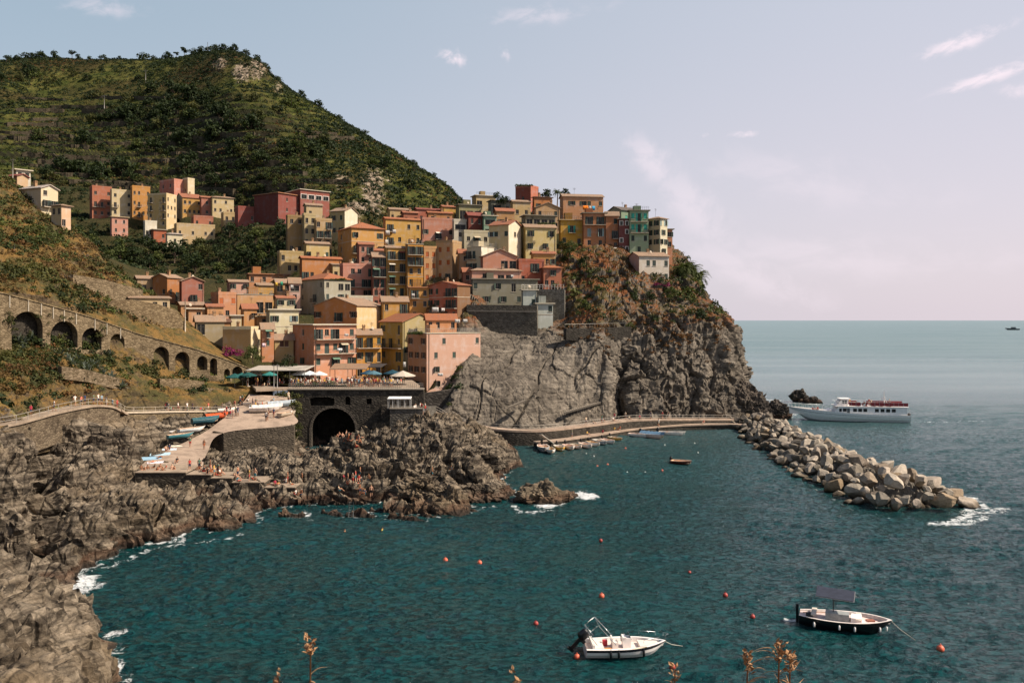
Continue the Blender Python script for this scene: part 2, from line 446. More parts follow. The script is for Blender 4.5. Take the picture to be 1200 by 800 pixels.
XY = [  # px, distance, height: under the slipway, below the walls, the stream bed
 (160,121,1.0),(190,121,1.0),(240,120,.8),(171,130,2.2),(205,128,2.0),(238,128,2.0),(202,139,2.6),(243,136,2.4),(238,147,3.6),(262,146.5,2.6),(258,152,4.6),(300,151,4.0),(343,149.5,2.2),(272,157,5.6),(300,158,5.6),(344,156,2.5),(290,163,7),(338,161,4),(300,168,8),
 (262,143,2.2),(300,144,2.0),(340,146,1.6),(290,136,1.9),(335,138,1.8),(260,130,1.9),(300,128,1.6),(340,128,1.5),(220,124,1.0),(280,124,1.1),(335,122.5,1.2),(180,117,.9),(220,117,.9),(270,116.5,.9),(310,116,.8),(345,115,.8),
 (0,101,10.4),(34,101,10.0),(-40,98,10.4),(0,94,8.6),(32,93.5,8.2),(-40,91,8.8),(0,88,4.6),(30,87.5,4.2),(-40,85,5),(0,83.5,1.2),(28,83,.9),(-40,80,1.5),(49,88,1.0),(51,96,.8),(54,106,1.0),(56,116,2.4),(57,123,5.0),(74,100,4.2),(76,110,5.4),
 (165,55,-3.5),(185,50,-3.5),(212,45,-3.5),(250,40,-3.5),(148,60,-3.5),(156,66,-3.5),(138,69,-3),(128,74,-2.5),(100,50,3.4),(60,45,6),(80,40,6),(95,55,3.6),
 (352,150,.2),(352,160,0),(360,168,-.6),(390,168,-.8),(415,168,1.0),(375,158,-.8),(440,166,3.2),(480,168,5.8),(460,160,5.6),(470,172,6.5),(500,172,6.5),(390,176,-.6)]
shore_z = rbf_fit([P3(*a) for a in LAND + WATER] + [tuple(atd(*a)) for a in XY])
sx_ = np.arange(-95, 13, .25); sy_ = np.arange(40, 181, .25)
GX, GY = np.meshgrid(sx_, sy_, indexing='ij')
GZ = shore_z(GX, GY)
GZ -= 1.5 * np.exp(-((GX + 17) / 9) ** 2 - ((GY - 153) / 13) ** 2)
Psh = np.stack([GX, GY, GZ], -1)
Nsh = grid_normals(Psh)
amp = np.clip((GZ + 1.6) / 2.2, .12, 1)
flat = np.exp(-(((GX + 68) / 9) ** 2 + ((GY - 140) / 16) ** 2))          # calm ground under the slipway
flat = np.maximum(flat, np.exp(-(((GX + 47) / 11) ** 2 + ((GY - 150) / 9) ** 2)))
near = np.exp(-(((GX + 33) / 14) ** 2 + ((GY - 56) / 14) ** 2))
k = amp * (1 - .75 * flat)
st = strata(Psh, (.42, .25, .87), 1.25, .55, .16)
st2 = strata(Psh, (-.5, .3, .8), .55, .5, .3)
rd = ridged(Psh * np.array([.21, .21, .3]), 5)
cell = fbm(Psh * .55 + 3 * fbm(Psh * .08, 3)[..., None], 4)
Wq = Psh + 1.6 * np.stack([fbm(Psh * .13 + 7, 3), fbm(Psh * .13 + 31, 3), 0 * GZ], -1)
crev = np.clip(1 - np.abs(fbm(Wq * np.array([.085, .05, .03]) + 5, 2)) / .035, 0, 1) + .8 * np.clip(1 - np.abs(fbm(Wq * np.array([.05, .14, .03]) + 60, 2)) / .04, 0, 1)
for (a_, b_, c_, d_) in (((-46, 84), (-62, 113), 2.6, 3.8), ((-62, 113), (-70, 128), 2.2, 3.8), ((-32, 112), (-27, 128), .9, 1.8), ((-16, 118), (-22, 140), 1.0, 2.2), ((-8, 122), (-14, 150), .8, 1.8)):
    pa = np.array(a_, float); pb = np.array(b_, float); ab = pb - pa; tq = np.clip(((GX - pa[0]) * ab[0] + (GY - pa[1]) * ab[1]) / (ab @ ab), 0, 1)
    dq = np.hypot(GX - pa[0] - ab[0] * tq, GY - pa[1] - ab[1] * tq) + 1.2 * fbm(Psh * .3, 2)
    crev = crev + d_ / 1.7 * np.clip(1 - dq / c_, 0, 1)
big_ = ridged(Wq * np.array([.075, .10, .12]), 3)
st3 = strata(Wq, (.30, .45, .80), 2.6, .45, .07)
rough_ = np.clip(.45 + 1.1 * fbm(Psh * .06 + 3, 2), .15, 1)
disp = k * (1.5 * big_ + 1.75 * st3 * (1 - .6 * near) + .85 * st * (1 - .5 * near) + .30 * st2 + .5 * rd * rough_ + .4 * cell * (.5 + .5 * rough_) + .10 * fbm(Psh * 2.3, 3) - 1.7 * np.clip(crev, 0, 3.2) - .35)
f1, e1 = facets(Wq * np.array([.36, .36, .5]) + .25 * fbm(Wq * .3, 2)[..., None], .8, .95, 1); f2, e2 = facets(Psh * np.array([.95, .95, 1.3]), .8, .95, 2)
fine_ = np.clip(1.25 - .5 * flat, 0, 1.2)
disp = disp + k * (.62 * f1 + .30 * f2 * fine_ - .25 * np.clip(1 - e1 / .09, 0, 1) - .10 * np.clip(1 - e2 / .12, 0, 1)) + near * (.5 * ridged(Psh * .45, 4) + .3 * ridged(Psh * 1.3, 4))
Psh = Psh + Nsh * disp[..., None]
Psh[..., 0] += k * .6 * fbm(Psh * .45 + 50, 3); Psh[..., 1] += k * .6 * fbm(Psh * .45 + 90, 3)

def _rock(t, a, b, c, wet=True, veg=None, crack=.5, vs=1.0, zveg=None):
    g = t('ShaderNodeNewGeometry'); v = g.outputs['Position']; nz = t('ShaderNodeSeparateXYZ', i_Vector=g.outputs['Normal']).outputs[2]
    pz = t('ShaderNodeSeparateXYZ', i_Vector=v).outputs[2]
    n0 = t.noise(v, .06, 5, .6); n1 = t.noise(v, .5, 7, .68); n2 = t.noise(v, 3.2, 6, .7)
    lay = t.noise(t.mapping(v, (.25, .25, 2.4), rot=(.45, -.35, 0)), .8, 6, .62, dist=.15)
    ed = t('ShaderNodeTexVoronoi', feature='DISTANCE_TO_EDGE', i_Scale=.55 * vs, i_Vector=t.mapping(t.mix(.35, v, t('ShaderNodeTexNoise', i_Vector=v, i_Scale=.9).outputs[1], 'ADD'), (1, 1, .55), rot=(.3, .2, .4)))
    col = t.mix(t.mapr(lay, .36, .62), lin(a), lin(b))
    col = t.mix(t.math('MULTIPLY', t.mapr(n0, .48, .68), .7), col, lin(c))
    col = t.mix(.75, col, t.ramp(n1, [(.30, .22), (.48, .85), (.70, 1.35)]), 'MULTIPLY')
    col = t.mix(.6, col, t.ramp(n2, [(.3, .45), (.7, 1.25)]), 'MULTIPLY')
    col = t.mix(crack, col, t.ramp(ed.outputs['Distance'], [(0., .25), (.06, 1.)]), 'MULTIPLY')
    if veg is not None:
        zz = t.math('ADD', pz, t.math('MULTIPLY', t.math('SUBTRACT', t.noise(v, .13, 4), .5), zveg[2]))
        vm = t.math('MULTIPLY', t.mapr(zz, zveg[0], zveg[1]), t.mapr(t.math('ADD', nz, t.math('MULTIPLY', t.math('SUBTRACT', n1, .5), 1.2)), .2, .62))
        vc = t.mix(t.mapr(t.noise(v, .22, 5, .65), .4, .6), lin(veg[0]), lin(veg[1]))
        vc = t.mix(.7, vc, t.ramp(n2, [(.3, .35), (.7, 1.2)]), 'MULTIPLY')
        col = t.mix(vm, col, vc)
    if wet:
        zw = t.math('ADD', pz, t.math('MULTIPLY', t.math('SUBTRACT', n1, .5), 1.6))
        col = t.mix(t.math('MULTIPLY', t.mapr(zw, 1.5, .7), .62), col, (.085, .045, .028))
        col = t.mix(t.math('MULTIPLY', t.mapr(zw, .55, .1), .8), col, (.012, .012, .011))
    h = t.math('ADD', t.math('ADD', n1, t.math('MULTIPLY', n2, .35)), t.math('MULTIPLY', lay, .4))
    h = t.math('ADD', h, t.math('MULTIPLY', t.mapr(ed.outputs['Distance'], 0., .12), .35))
    t.out(col, .92, h, .9, .45, .15)
ROCK = M('shore rock', _rock, '#8b7e6d', '#463e35', '#7a6953', True, ('#6b6a35', '#7d6235'), .75, 1.0, (9.5, 12, 5))
ROCK_CLIFF = M('cliff rock', _rock, '#867c6f', '#665e54', '#4d463e', True, ('#75482a', '#50472a'), .4, .5, (21, 26, 7))
ROCK_HILL = M('slope soil', _rock, '#705f44', '#54473a', '#4d472e', False, ('#775c33', '#4b4729'), .3, .8, (-5, 1, 6))
def _hillsoil(t):
    g = t('ShaderNodeNewGeometry'); v = g.outputs['Position']; nz = t('ShaderNodeSeparateXYZ', i_Vector=g.outputs['Normal']).outputs[2]
    n0 = t.noise(v, .012, 5, .6); n1 = t.noise(v, .07, 6, .65); n2 = t.noise(v, .45, 5, .7)
    col = t.ramp(n1, [(.30, (.026, .036, .009)), (.44, (.056, .066, .016)), (.56, (.098, .090, .026)), (.68, (.110, .124, .030))])
    col = t.mix(t.math('MULTIPLY', t.mapr(n0, .46, .62), .6), col, (.048, .028, .016))
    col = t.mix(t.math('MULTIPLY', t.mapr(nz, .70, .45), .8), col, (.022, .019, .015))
    rk = t('ShaderNodeAttribute', attribute_name='rock').outputs['Fac']
    rkm = t.mapr(t.math('ADD', rk, t.math('MULTIPLY', t.math('SUBTRACT', n2, .5), 1.1)), .45, .7)
    col = t.mix(rkm, col, t.mix(t.mapr(n2, .4, .6), (.17, .125, .085), (.30, .24, .18)))
    col = t.mix(.7, col, t.ramp(n2, [(.3, .4), (.7, 1.25)]), 'MULTIPLY')
    t.out(col, .95, t.math('ADD', n2, n1), .8, 1.2, .05)
HILLSOIL = M('terraced hill ground', _hillsoil)
_paving = lambda t, c: (lambda v, n, n2: t.out(t.mix(.5, t.mix(t.mapr(n, .4, .65), lin(c), tuple(x * .72 for x in lin(c))), t.ramp(n2, [(.3, .55), (.7, 1.1)]), 'MULTIPLY'), .9, n2, .4, .05, .15))(
    t('ShaderNodeNewGeometry').outputs['Position'], t.noise(t('ShaderNodeNewGeometry').outputs['Position'], .5, 5, .6), t.noise(t('ShaderNodeNewGeometry').outputs['Position'], 3.5, 5, .7))
PAVE = M('worn concrete paving', _paving, '#aa9583')
PAVE2 = M('path paving', _paving, '#a08e7b')

def grid_obj(name, Pn, mat, attrs=None, smooth=False, flip=False):
    nu, nv = Pn.shape[:2]
    f = grid_faces(nu, nv)
    if flip: f = f[:, ::-1]
    return np_mesh(name, Pn.reshape(-1, 3), f, mat, smooth=smooth, attrs=attrs)

tag(grid_obj('rocky_shore', Psh, ROCK, smooth=False), kind='structure')

# ---- promontory cliff
prom = [
 [at(470,514,170), at(470,502,174), at(470,494,177), at(480,486,182), at(490,472,190), at(500,425,207), at(500,345,226), at(500,300,270)],
 [at(512,518,174), at(512,502,177), at(513,488,181), at(516,476,187), at(522,460,194), at(527,405,209), at(528,345,224), at(530,300,275)],
 [at(538,518,177), at(536,490,180), at(536,465,183), at(539,446,189), at(551,416,197), at(553,388,209), at(556,345,224), at(560,290,275)],
 [at(580,518,179), at(580,490,182), at(580,460,185), at(580,425,196), at(582,396,211), at(580,372,222), at(580,335,234), at(585,285,275)],
 [at(620,517,181), at(620,490,184), at(620,455,188), at(620,425,200), at(620,396,212), at(620,374,222), at(620,330,234), at(620,275,280)],
 [at(660,515,185), at(660,490,188), at(660,455,193), at(660,422,201), at(660,394,210), at(660,378,219), at(660,305,240), at(660,262,280)],
 [at(700,511,190), at(700,490,193), at(700,455,198), at(700,420,202), at(700,398,206), at(700,372,214), at(700,294,241), at(700,262,280)],
 [at(714,509,193), at(714,490,195), at(715,455,199), at(715,425,203), at(714,404,207), at(714,372,215), at(714,296,241), at(714,265,280)],
 [at(726,506,206), at(726,490,208), at(726,455,212), at(726,425,212), at(728,402,212), at(726,370,217), at(726,298,241), at(726,268,280)],
 [at(740,507,197), at(740,490,199), at(740,455,203), at(740,420,208), at(740,396,213), at(740,366,221), at(740,312,236), at(740,275,280)],
 [at(775,505,200), at(775,485,202), at(775,450,207), at(775,415,212), at(775,385,218), at(775,355,227), at(775,322,236), at(775,285,280)],
 [at(808,503,203), at(808,485,205), at(810,448,209), at(810,410,215), at(808,373,222), at(803,345,231), at(800,318,240), at(795,295,280)],
 [at(838,502,205), at(840,480,207), at(842,445,212), at(840,408,218), at(834,372,226), at(822,346,236), at(812,318,248), at(800,300,285)],
 [at(862,500,206), at(862,478,210), at(860,440,218), at(853,400,226), at(844,372,236), at(828,350,248), at(813,326,262), at(800,308,290)],
 [at(880,492,214), at(872,470,220), at(864,440,228), at(856,402,238), at(846,378,250), at(828,356,262), at(810,335,276), at(795,315,300)],
 [at(878,472,250), at(868,455,255), at(860,430,260), at(850,405,268), at(838,385,280), at(820,365,290), at(800,345,300), at(785,325,320)],
]
Pp = sheet_points(prom, 520, 300)
Np = grid_normals(Pp); Np *= np.sign(-Np[..., 1:2].mean())
lowm = 1 - np.clip((Pp[..., 2] - 24) / 5, 0, 1)
joint = ridged(Pp * np.array([.16, .12, .045]), 4)
jst = strata(Pp, (.93, -.1, -.3), 5.5, .35, .05)
jst2 = strata(Pp, (.8, .3, -.5), 1.9, .45, .1)
chunk = fbm(Pp * np.array([.1, .1, .07]), 4)
sea_side = np.clip((Pp[..., 0] - 22) / 8, 0, 1)
slabz = 1 - .72 * np.clip((20 - Pp[..., 0]) / 6, 0, 1)
diag = np.clip(1 - np.abs(np.sin((Pp @ np.array([.30, -.05, -.17])) + 1.6 * fbm(Pp * .06, 2))) / .10, 0, 1)
dp = lowm * slabz * (1.5 * joint + .9 * jst * (1 - .4 * sea_side) + .45 * jst2 + 1.5 * chunk + 1.6 * sea_side * ridged(Pp * .13, 4)) - lowm * .9 * diag * (1 - sea_side) * np.clip(.3 + 2.5 * fbm(Pp * .07 + 11, 2), 0, 1)
f3, e3 = facets(Pp * np.array([.20, .2, .10]) + .3 * fbm(Pp * .12, 2)[..., None], .8, .95, 3); f4, e4 = facets(Pp * np.array([.6, .6, .4]), .8, .95, 4)
dp = dp + lowm * ((.34 + 1.8 * sea_side) * f3 + (.14 + .6 * sea_side) * f4 - (.2 + .4 * sea_side) * np.clip(1 - e3 / .06, 0, 1)) + (1 - lowm) * (1.2 * f3 + .5 * f4) + (1 - lowm) * (1.1 * fbm(Pp * .2, 4) + .5 * ridged(Pp * .3, 3)) + (.16 + .2 * sea_side) * fbm(Pp * 1.1, 4) + .10 * fbm(Pp * 2.6, 2)
Pp2 = Pp + Np * dp[..., None]
tag(grid_obj('cliff', Pp2, ROCK_CLIFF), kind='structure')

# ---- near hillside with the old road
NEARH = [
 [at(-190,585,87.4), at(-190,545,88), at(-190,530,92), at(-190,470,106), at(-190,418,123), at(-190,320,125), at(-190,300,128), at(-190,240,146), at(-190,140,195), at(-190,150,235)],
 [at(-60,555,105.4), at(-60,515,106), at(-60,505,108), at(-60,450,122), at(-60,406,134), at(-60,335,137), at(-60,322,140), at(-60,270,158), at(-60,180,195), at(-60,190,230)],
 [at(0,542,113.9), at(0,502,114.5), at(0,492,117), at(0,440,128), at(0,404,141.5), at(0,346,144), at(0,335,147), at(0,285,167), at(0,210,195), at(0,222,225)],
 [at(30,535,118.4), at(30,495,119), at(30,486,122), at(30,440,131), at(30,408,144.5), at(30,352,147), at(30,338,150), at(30,290,169), at(30,236,194), at(30,250,224)],
 [at(60,528,125.4), at(60,488,126), at(60,480,128), at(60,432,138), at(60,406,149), at(60,359,152), at(60,342,155), at(60,296,172), at(60,262,192), at(60,275,222)],
 [at(100,521,134.4), at(100,481,135), at(100,470,138), at(100,430,146), at(100,411,154.5), at(100,372,158), at(100,352,162), at(100,318,176), at(100,284,188), at(100,300,220)],
 [at(150,527,147.9), at(150,487,148.5), at(150,466,150), at(150,440,155), at(150,425,160), at(150,388,164), at(150,368,172), at(150,347,181), at(150,329,188), at(150,342,220)],
 [at(200,526,155.4), at(200,486,156), at(200,463,157), at(200,447,163), at(200,438,168), at(200,403,172), at(200,380,180), at(200,366,188), at(200,360,196), at(200,368,220)],
 [at(250,524,162.9), at(250,484,163.5), at(250,460,166), at(250,450,172), at(250,444,176), at(250,416,179), at(250,404,188), at(250,400,194), at(250,398,204), at(250,402,225)],
 [at(320,510,171.4), at(320,470,172), at(320,456,176), at(320,450,182), at(320,446,186), at(320,443,188), at(320,438,195), at(320,436,205), at(320,434,215), at(320,430,235)],
]
Pn = sheet_points(NEARH, 420, 386)
Nn = grid_normals(Pn); Nn *= np.sign(Nn[..., 2:3].mean())
rr = np.linspace(-2, 7, 386)[None, :]
wallzone = np.exp(-((rr - 2.6) / .75) ** 2) * np.ones((420, 1))
lowr = np.clip(1.3 - rr, 0, 1) * (rr > 0)
dn = (1 - .85 * wallzone) * np.clip((rr + .6) / .8, .08, 1) * (1.1 * fbm(Pn * .16, 4) + .5 * ridged(Pn * .35, 4) + .25 * fbm(Pn * 1.1, 3)) + lowr * .8 * strata(Pn, (.4, .2, .85), 1.2, .5, .15)
fade = np.clip(np.minimum(np.linspace(0, 8, 420), 1), 0, 1)[:, None] * np.clip(np.linspace(25, 0, 420) / 6, .15, 1)[:, None]
Pn2 = Pn + Nn * (dn * fade)[..., None]
tag(grid_obj('hillside', Pn2, ROCK_HILL), kind='structure')

# ---- far hill with terraces
FARH = []
for (px, rows) in [
 (-170, [(240,330),(190,410),(140,510),(100,600),(72,700),(92,820)]),
 (-60, [(240,330),(190,410),(140,510),(100,600),(72,700),(92,820)]),
 (0, [(240,335),(195,410),(145,510),(105,610),(73,710),(90,820)]),
 (60, [(252,340),(205,410),(155,510),(112,610),(70,705),(86,820)]),
 (110, [(275,335),(215,405),(162,500),(115,600),(72,700),(86,820)]),
 (160, [(288,330),(222,400),(165,490),(115,590),(72,690),(86,810)]),
 (205, [(295,330),(228,395),(165,480),(110,575),(70,670),(86,800)]),
 (245, [(298,325),(230,390),(162,470),(102,560),(62,650),(80,800)]),
 (275, [(300,320),(228,385),(158,460),(98,550),(61,640),(80,790)]),
 (302, [(300,315),(230,375),(160,450),(108,535),(75,620),(92,780)]),
 (330, [(300,310),(235,365),(170,435),(128,515),(100,600),(112,760)]),
 (370, [(300,310),(240,355),(185,420),(150,490),(124,570),(140,740)]),
 (420, [(300,315),(250,350),(205,405),(175,465),(154,540),(170,720)]),
 (470, [(300,325),(258,355),(225,400),(200,450),(183,515),(198,700)]),
 (520, [(305,340),(270,365),(245,400),(228,440),(214,500),(230,680)]),
 (548, [(310,350),(280,375),(262,400),(250,435),(239,490),(255,660)]),
 (620, [(330,370),(310,390),(300,410),(292,440),(285,490),(300,650)]),
]:
    FARH.append([at(px, py, d) for py, d in rows])
Ph = sheet_points(FARH, 760, 420)
rockm = np.zeros(Ph.shape[:2])
pxh = CX + Ph[..., 0] / Ph[..., 1] * F; pyh = HY - (Ph[..., 2] - EYE) / Ph[..., 1] * F
for (a, b, ra, rb, w) in ((258, 76, 14, 11, .75), (285, 85, 16, 16, .85), (300, 82, 16, 16, .8), (325, 106, 10, 16, .6), (437, 225, 22, 44, .75), (400, 212, 18, 22, .55), (455, 205, 16, 36, .5), (500, 225, 16, 12, .45), (418, 246, 26, 16, .7), (476, 180, 8, 10, .4)):
    rockm = np.maximum(rockm, w * np.exp(-((pxh - a) / ra) ** 2 - ((pyh - b) / rb) ** 2))
Nh = grid_normals(Ph); Nh *= np.sign(Nh[..., 2:3].mean())
big = fbm(Ph * .012, 4) * 9 * np.clip((Ph[..., 1] - 330) / 80, .1, 1) * np.clip(np.linspace(419, 0, 420) / 160, 0.25, 1)[None]
Ph = Ph + Nh * (big * .6 + rockm * 5 * ridged(Ph * .05, 4) + .8 * fbm(Ph * .1, 3))[..., None]
# dry stone terraces: the slope steps down in level strips
terr0 = 1
terr = np.clip((430 - pxh) / 110, 0, 1) * np.clip((Ph[..., 2] - 55) / 15, 0, 1) * np.clip((185 - Ph[..., 2]) / 50, 0, 1) * (1 - np.clip(rockm * 2, 0, 1))
zz = Ph[..., 2] + 4.0 * fbm(Ph[..., :3] * np.array([.008, .008, 0]), 2)
hst = 6.0; q = zz / hst; fr = q - np.floor(q)
stepz = (np.floor(q) + np.clip((fr - .82) / .18, 0, 1) * .62 + .38 * fr) * hst - zz
Ph[..., 2] += terr * stepz
tag(grid_obj('hill', Ph, HILLSOIL, attrs={'rock': rockm.ravel()}), kind='structure')

# ================================================================ LEAVES
def leaf_quads(C, size, tint, up=.3, rg=rng, aspect=1.0, outward=None):
    n = len(C)
    nrm = rg.normal(size=(n, 3)); nrm[:, 2] += up
    if outward is not None: nrm = nrm * .6 + outward
    nrm /= np.linalg.norm(nrm, axis=1, keepdims=True)
    a = np.cross(nrm, rg.normal(size=(n, 3))); a /= np.maximum(np.linalg.norm(a, axis=1, keepdims=True), 1e-6)
    b = np.cross(nrm, a)
    s = np.asarray(size).reshape(-1, 1) * rg.uniform(.65, 1.35, (n, 1)) * .5
    a = a * s; b = b * s * aspect
    j = lambda: rg.uniform(.6, 1.25, (n, 1))
    V = np.stack([C - a * j() - b * j() * .6, C + a * j() * .7 - b * j(), C + a * j() + b * j() * .6, C - a * j() * .7 + b * j()], 1).reshape(-1, 3)
    Fq = np.arange(n * 4).reshape(n, 4)
    T = np.repeat(np.clip(tint, 0, 1), 4)
    return V, Fq, T

def bushes(C, r, per, tint, flatz=.75, leaf=.40, rg=rng):
    """C bush centres, r radii -> leaf clump quads filling each bush's upper volume"""
    n = len(C); L = n * per
    idx = np.repeat(np.arange(n), per)
    d = rg.normal(size=(L, 3)); d /= np.linalg.norm(d, axis=1, keepdims=True)
    d[:, 2] = np.abs(d[:, 2]) * 1.15 - .2
    rad = rg.uniform(.35, 1, (L, 1)) ** .6
    lob = 1 + .25 * np.sin(3 * np.arctan2(d[:, 1], d[:, 0]) + idx * 1.7)[:, None]
    pos = C[idx] + d * rad * lob * r[idx, None] * np.array([1, 1, flatz])
    tt = tint[idx] + rg.normal(0, .16, L)
    return leaf_quads(pos, r[idx] * leaf, tt, outward=d * .9, rg=rg)

def stuff_leaves(name, parts, mat):
    V = []; Fq = []; T = []; o = 0
    for v, f, tt in parts:
        V.append(v); Fq.append(f + o); T.append(tt); o += len(v)
    return tag(np_mesh(name, np.concatenate(V), np.concatenate(Fq), mat, attrs={'tint': np.concatenate(T)}), kind='stuff')

def pick(Pg, w, n, rg=rng):
    w = np.clip(w.ravel(), 0, None); w = w / w.sum()
    return Pg.reshape(-1, 3)[rg.choice(len(w), n, p=w)]

# scrub on the far hill
area = np.linalg.norm(np.cross(np.gradient(Ph, axis=0), np.gradient(Ph, axis=1)), axis=-1)
vis = area * (Ph[..., 1] < 740)
dens = np.clip(.5 + 1.3 * fbm(Ph * .02, 3), .05, 1.5) * (1 - rockm * .92)
c1 = pick(Ph, vis * np.clip(dens, .35, 1.5) * (1 - .6 * terr), 19000); r1 = rng.uniform(.8, 2.4, len(c1))
c2 = pick(Ph, vis * (.2 + terr * (fr < .55)) * (1 - rockm), 9000); r2 = rng.uniform(.6, 1.5, len(c2))
c5 = pick(Ph, vis * terr * (fr > .45) * (fr < .8) * np.clip(.5 + 2 * fbm(Ph * .02 + 9, 2), 0, 1), 8500)
stuff_leaves('terrace_vegetation', [bushes(c5, rng.uniform(.5, 1.3, len(c5)), 14, np.clip(.55 + .6 * fbm(c5 * .03, 3), 0, 1), .7, .5)], LEAF_GREEN)
tn = lambda C, s, m=.45, a=.55: m + a * fbm(C * s, 3)
ptk = lambda c: (CX + c[:, 0] / c[:, 1] * F)
rightface = np.clip((pxh - 350) / 60, 0, 1)
c3 = pick(Ph, vis * rightface * (1 - rockm * .8), 3500); r3 = rng.uniform(1.0, 2.8, len(c3))
stuff_leaves('scrub', [bushes(c1, r1, 18, tn(c1, .03, .35)), bushes(c3, r3, 14, tn(c3, .04, .3))], LEAF_DARK)
stuff_leaves('undergrowth', [bushes(c2, r2, 12, tn(c2, .05, .5, .8), .6)], LEAF_OLIVE)
c4 = pick(Ph, vis * np.clip(fbm(Ph * .025 + 40, 3) * 3, 0, 1) * (1 - rockm), 3600)
stuff_leaves('vegetation', [bushes(c4, rng.uniform(.8, 1.9, len(c4)), 10, tn(c4, .05, .45, .6), .55)], LEAF_RUST)

# near hillside: dry grass, olive scrub
areaN = np.linalg.norm(np.cross(np.gradient(Pn2, axis=0), np.gradient(Pn2, axis=1)), axis=-1)
pxn = CX + Pn2[..., 0] / Pn2[..., 1] * F; pyn = HY - (Pn2[..., 2] - EYE) / Pn2[..., 1] * F
RR = rr * np.ones((420, 1))
upper = (RR > 3.55) & (RR < 6.6) & (pxn > -60) & (pxn < 185)
lower = (RR > .55) & (RR < 2.3) & (pxn > -40) & (pxn < 240)
nz_ = fbm(Pn2 * .09, 3)
g1 = pick(Pn2, areaN * upper * np.clip(.45 + 1.6 * nz_, 0.02, 1), 1500); g2 = pick(Pn2, areaN * lower * np.clip(.3 + 1.5 * nz_, .02, 1) * (pxn < 75), 420)
stuff_leaves('grass', [bushes(g1, rng.uniform(.3, .9, len(g1)), 22, tn(g1, .12, .45, .7), .9, .38), bushes(g2, rng.uniform(.3, .8, len(g2)), 22, tn(g2, .12, .45, .7), .9, .38)], LEAF_DRY)
g3 = pick(Pn2, areaN * upper * np.clip(.3 - 1.8 * nz_, 0.0, 1), 620); g4 = pick(Pn2, areaN * lower * np.clip(.4 - 1.2 * nz_, .05, 1), 420)
stuff_leaves('hillside_scrub', [bushes(g3, rng.uniform(.5, 1.5, len(g3)), 60, tn(g3, .15, .45, .7), .8, .3), bushes(g4, rng.uniform(.4, 1.2, len(g4)), 60, tn(g4, .15, .35, .7), .8, .3)], LEAF_OLIVE)
g5 = pick(Pn2, areaN * upper * np.clip(.2 + 1.2 * fbm(Pn2 * .07 + 30, 3), 0.0, 1), 420)
stuff_leaves('hillside_vegetation', [bushes(g5, rng.uniform(.5, 1.4, len(g5)), 55, tn(g5, .15, .5, .8), .8, .3)], LEAF_GREEN)

# promontory ledges: rust scrub and green bushes
areaP = np.linalg.norm(np.cross(np.gradient(Pp2, axis=0), np.gradient(Pp2, axis=1)), axis=-1)
pxp = CX + Pp2[..., 0] / Pp2[..., 1] * F; pyp = HY - (Pp2[..., 2] - EYE) / Pp2[..., 1] * F
ledge = np.exp(-((pyp - 386) / 16) ** 2) * (pxp > 655) * (pxp < 855) + .9 * np.exp(-((pyp - 318) / 20) ** 2) * (pxp > 690) * (pxp < 742) + .6 * np.exp(-((pxp - 815) / 30) ** 2 - ((pyp - 405) / 18) ** 2)
q1 = pick(Pp2, areaP * ledge * (fbm(Pp2 * .15, 3) > -.1), 480)
stuff_leaves('cliff_scrub', [bushes(q1, rng.uniform(.35, 1.1, len(q1)), 40, tn(q1, .15, .45, .8), .6, .34)], LEAF_RUST)
leg2 = (np.exp(-((pxp - 680) / 22) ** 2 - ((pyp - 330) / 34) ** 2) + .8 * np.exp(-((pxp - 765) / 45) ** 2 - ((pyp - 343) / 14) ** 2) + np.exp(-((pxp - 812) / 16) ** 2 - ((pyp - 335) / 22) ** 2) + .5 * np.exp(-((pxp - 840) / 10) ** 2 - ((pyp - 365) / 18) ** 2)
        + .5 * np.exp(-((pxp - 530) / 14) ** 2 - ((pyp - 450) / 18) ** 2) + .25 * np.exp(-((pxp - 760) / 80) ** 2 - ((pyp - 372) / 14) ** 2))
q2 = pick(Pp2, areaP * leg2, 330)
stuff_leaves('cliff_vegetation', [bushes(q2, rng.uniform(.5, 1.6, len(q2)), 70, tn(q2, .12, .4, .8), .8, .28)], LEAF_GREEN)
q3 = pick(Pp2, areaP * leg2, 160)
stuff_leaves('cliff_undergrowth', [bushes(q3, rng.uniform(.6, 1.8, len(q3)), 70, tn(q3, .12, .35, .6), .8, .28)], LEAF_DARK)

# ================================================================ SEA
def axis(lo, hi, st_, far0, far1, g=1.28):
    a = list(np.arange(lo, hi, st_)); d = st_
    xx = a[-1]
    while xx < far1: d *= g; xx += d; a.append(xx)
    xx = a[0]; d = st_; b = []
    while xx > far0: d *= g; xx -= d; b.append(xx)
    return np.array(b[::-1] + a)
wx = axis(-62, 118, .5, -32000, 42000); wy = axis(52, 250, .5, -600, 48000)
WXg, WYg = np.meshgrid(wx, wy, indexing='ij')
fadeW = 1 / (1 + (np.hypot(WXg, WYg) / 320) ** 3)
wz = np.zeros_like(WXg)
for (ang, lam, am, ph) in ((250, 7.5, .07, 0), (275, 4.6, .055, 1.3), (232, 3.3, .045, 2.2), (290, 2.4, .034, .4), (262, 1.9, .026, 3.)):
    kx, ky = math.cos(R(ang)) * 2 * math.pi / lam, math.sin(R(ang)) * 2 * math.pi / lam
    w_ = fbm(np.stack([WXg * .05, WYg * .05, 0 * WXg + ph * 5], -1), 2) * 5
    sn = np.sin(kx * WXg + ky * WYg + ph + w_)
    wz += am * (1 - np.abs(sn)) * 2 * (1 + .8 * np.sin(w_ * 1.7))
wz = (wz - .25) * fadeW
foam = np.zeros_like(WXg)
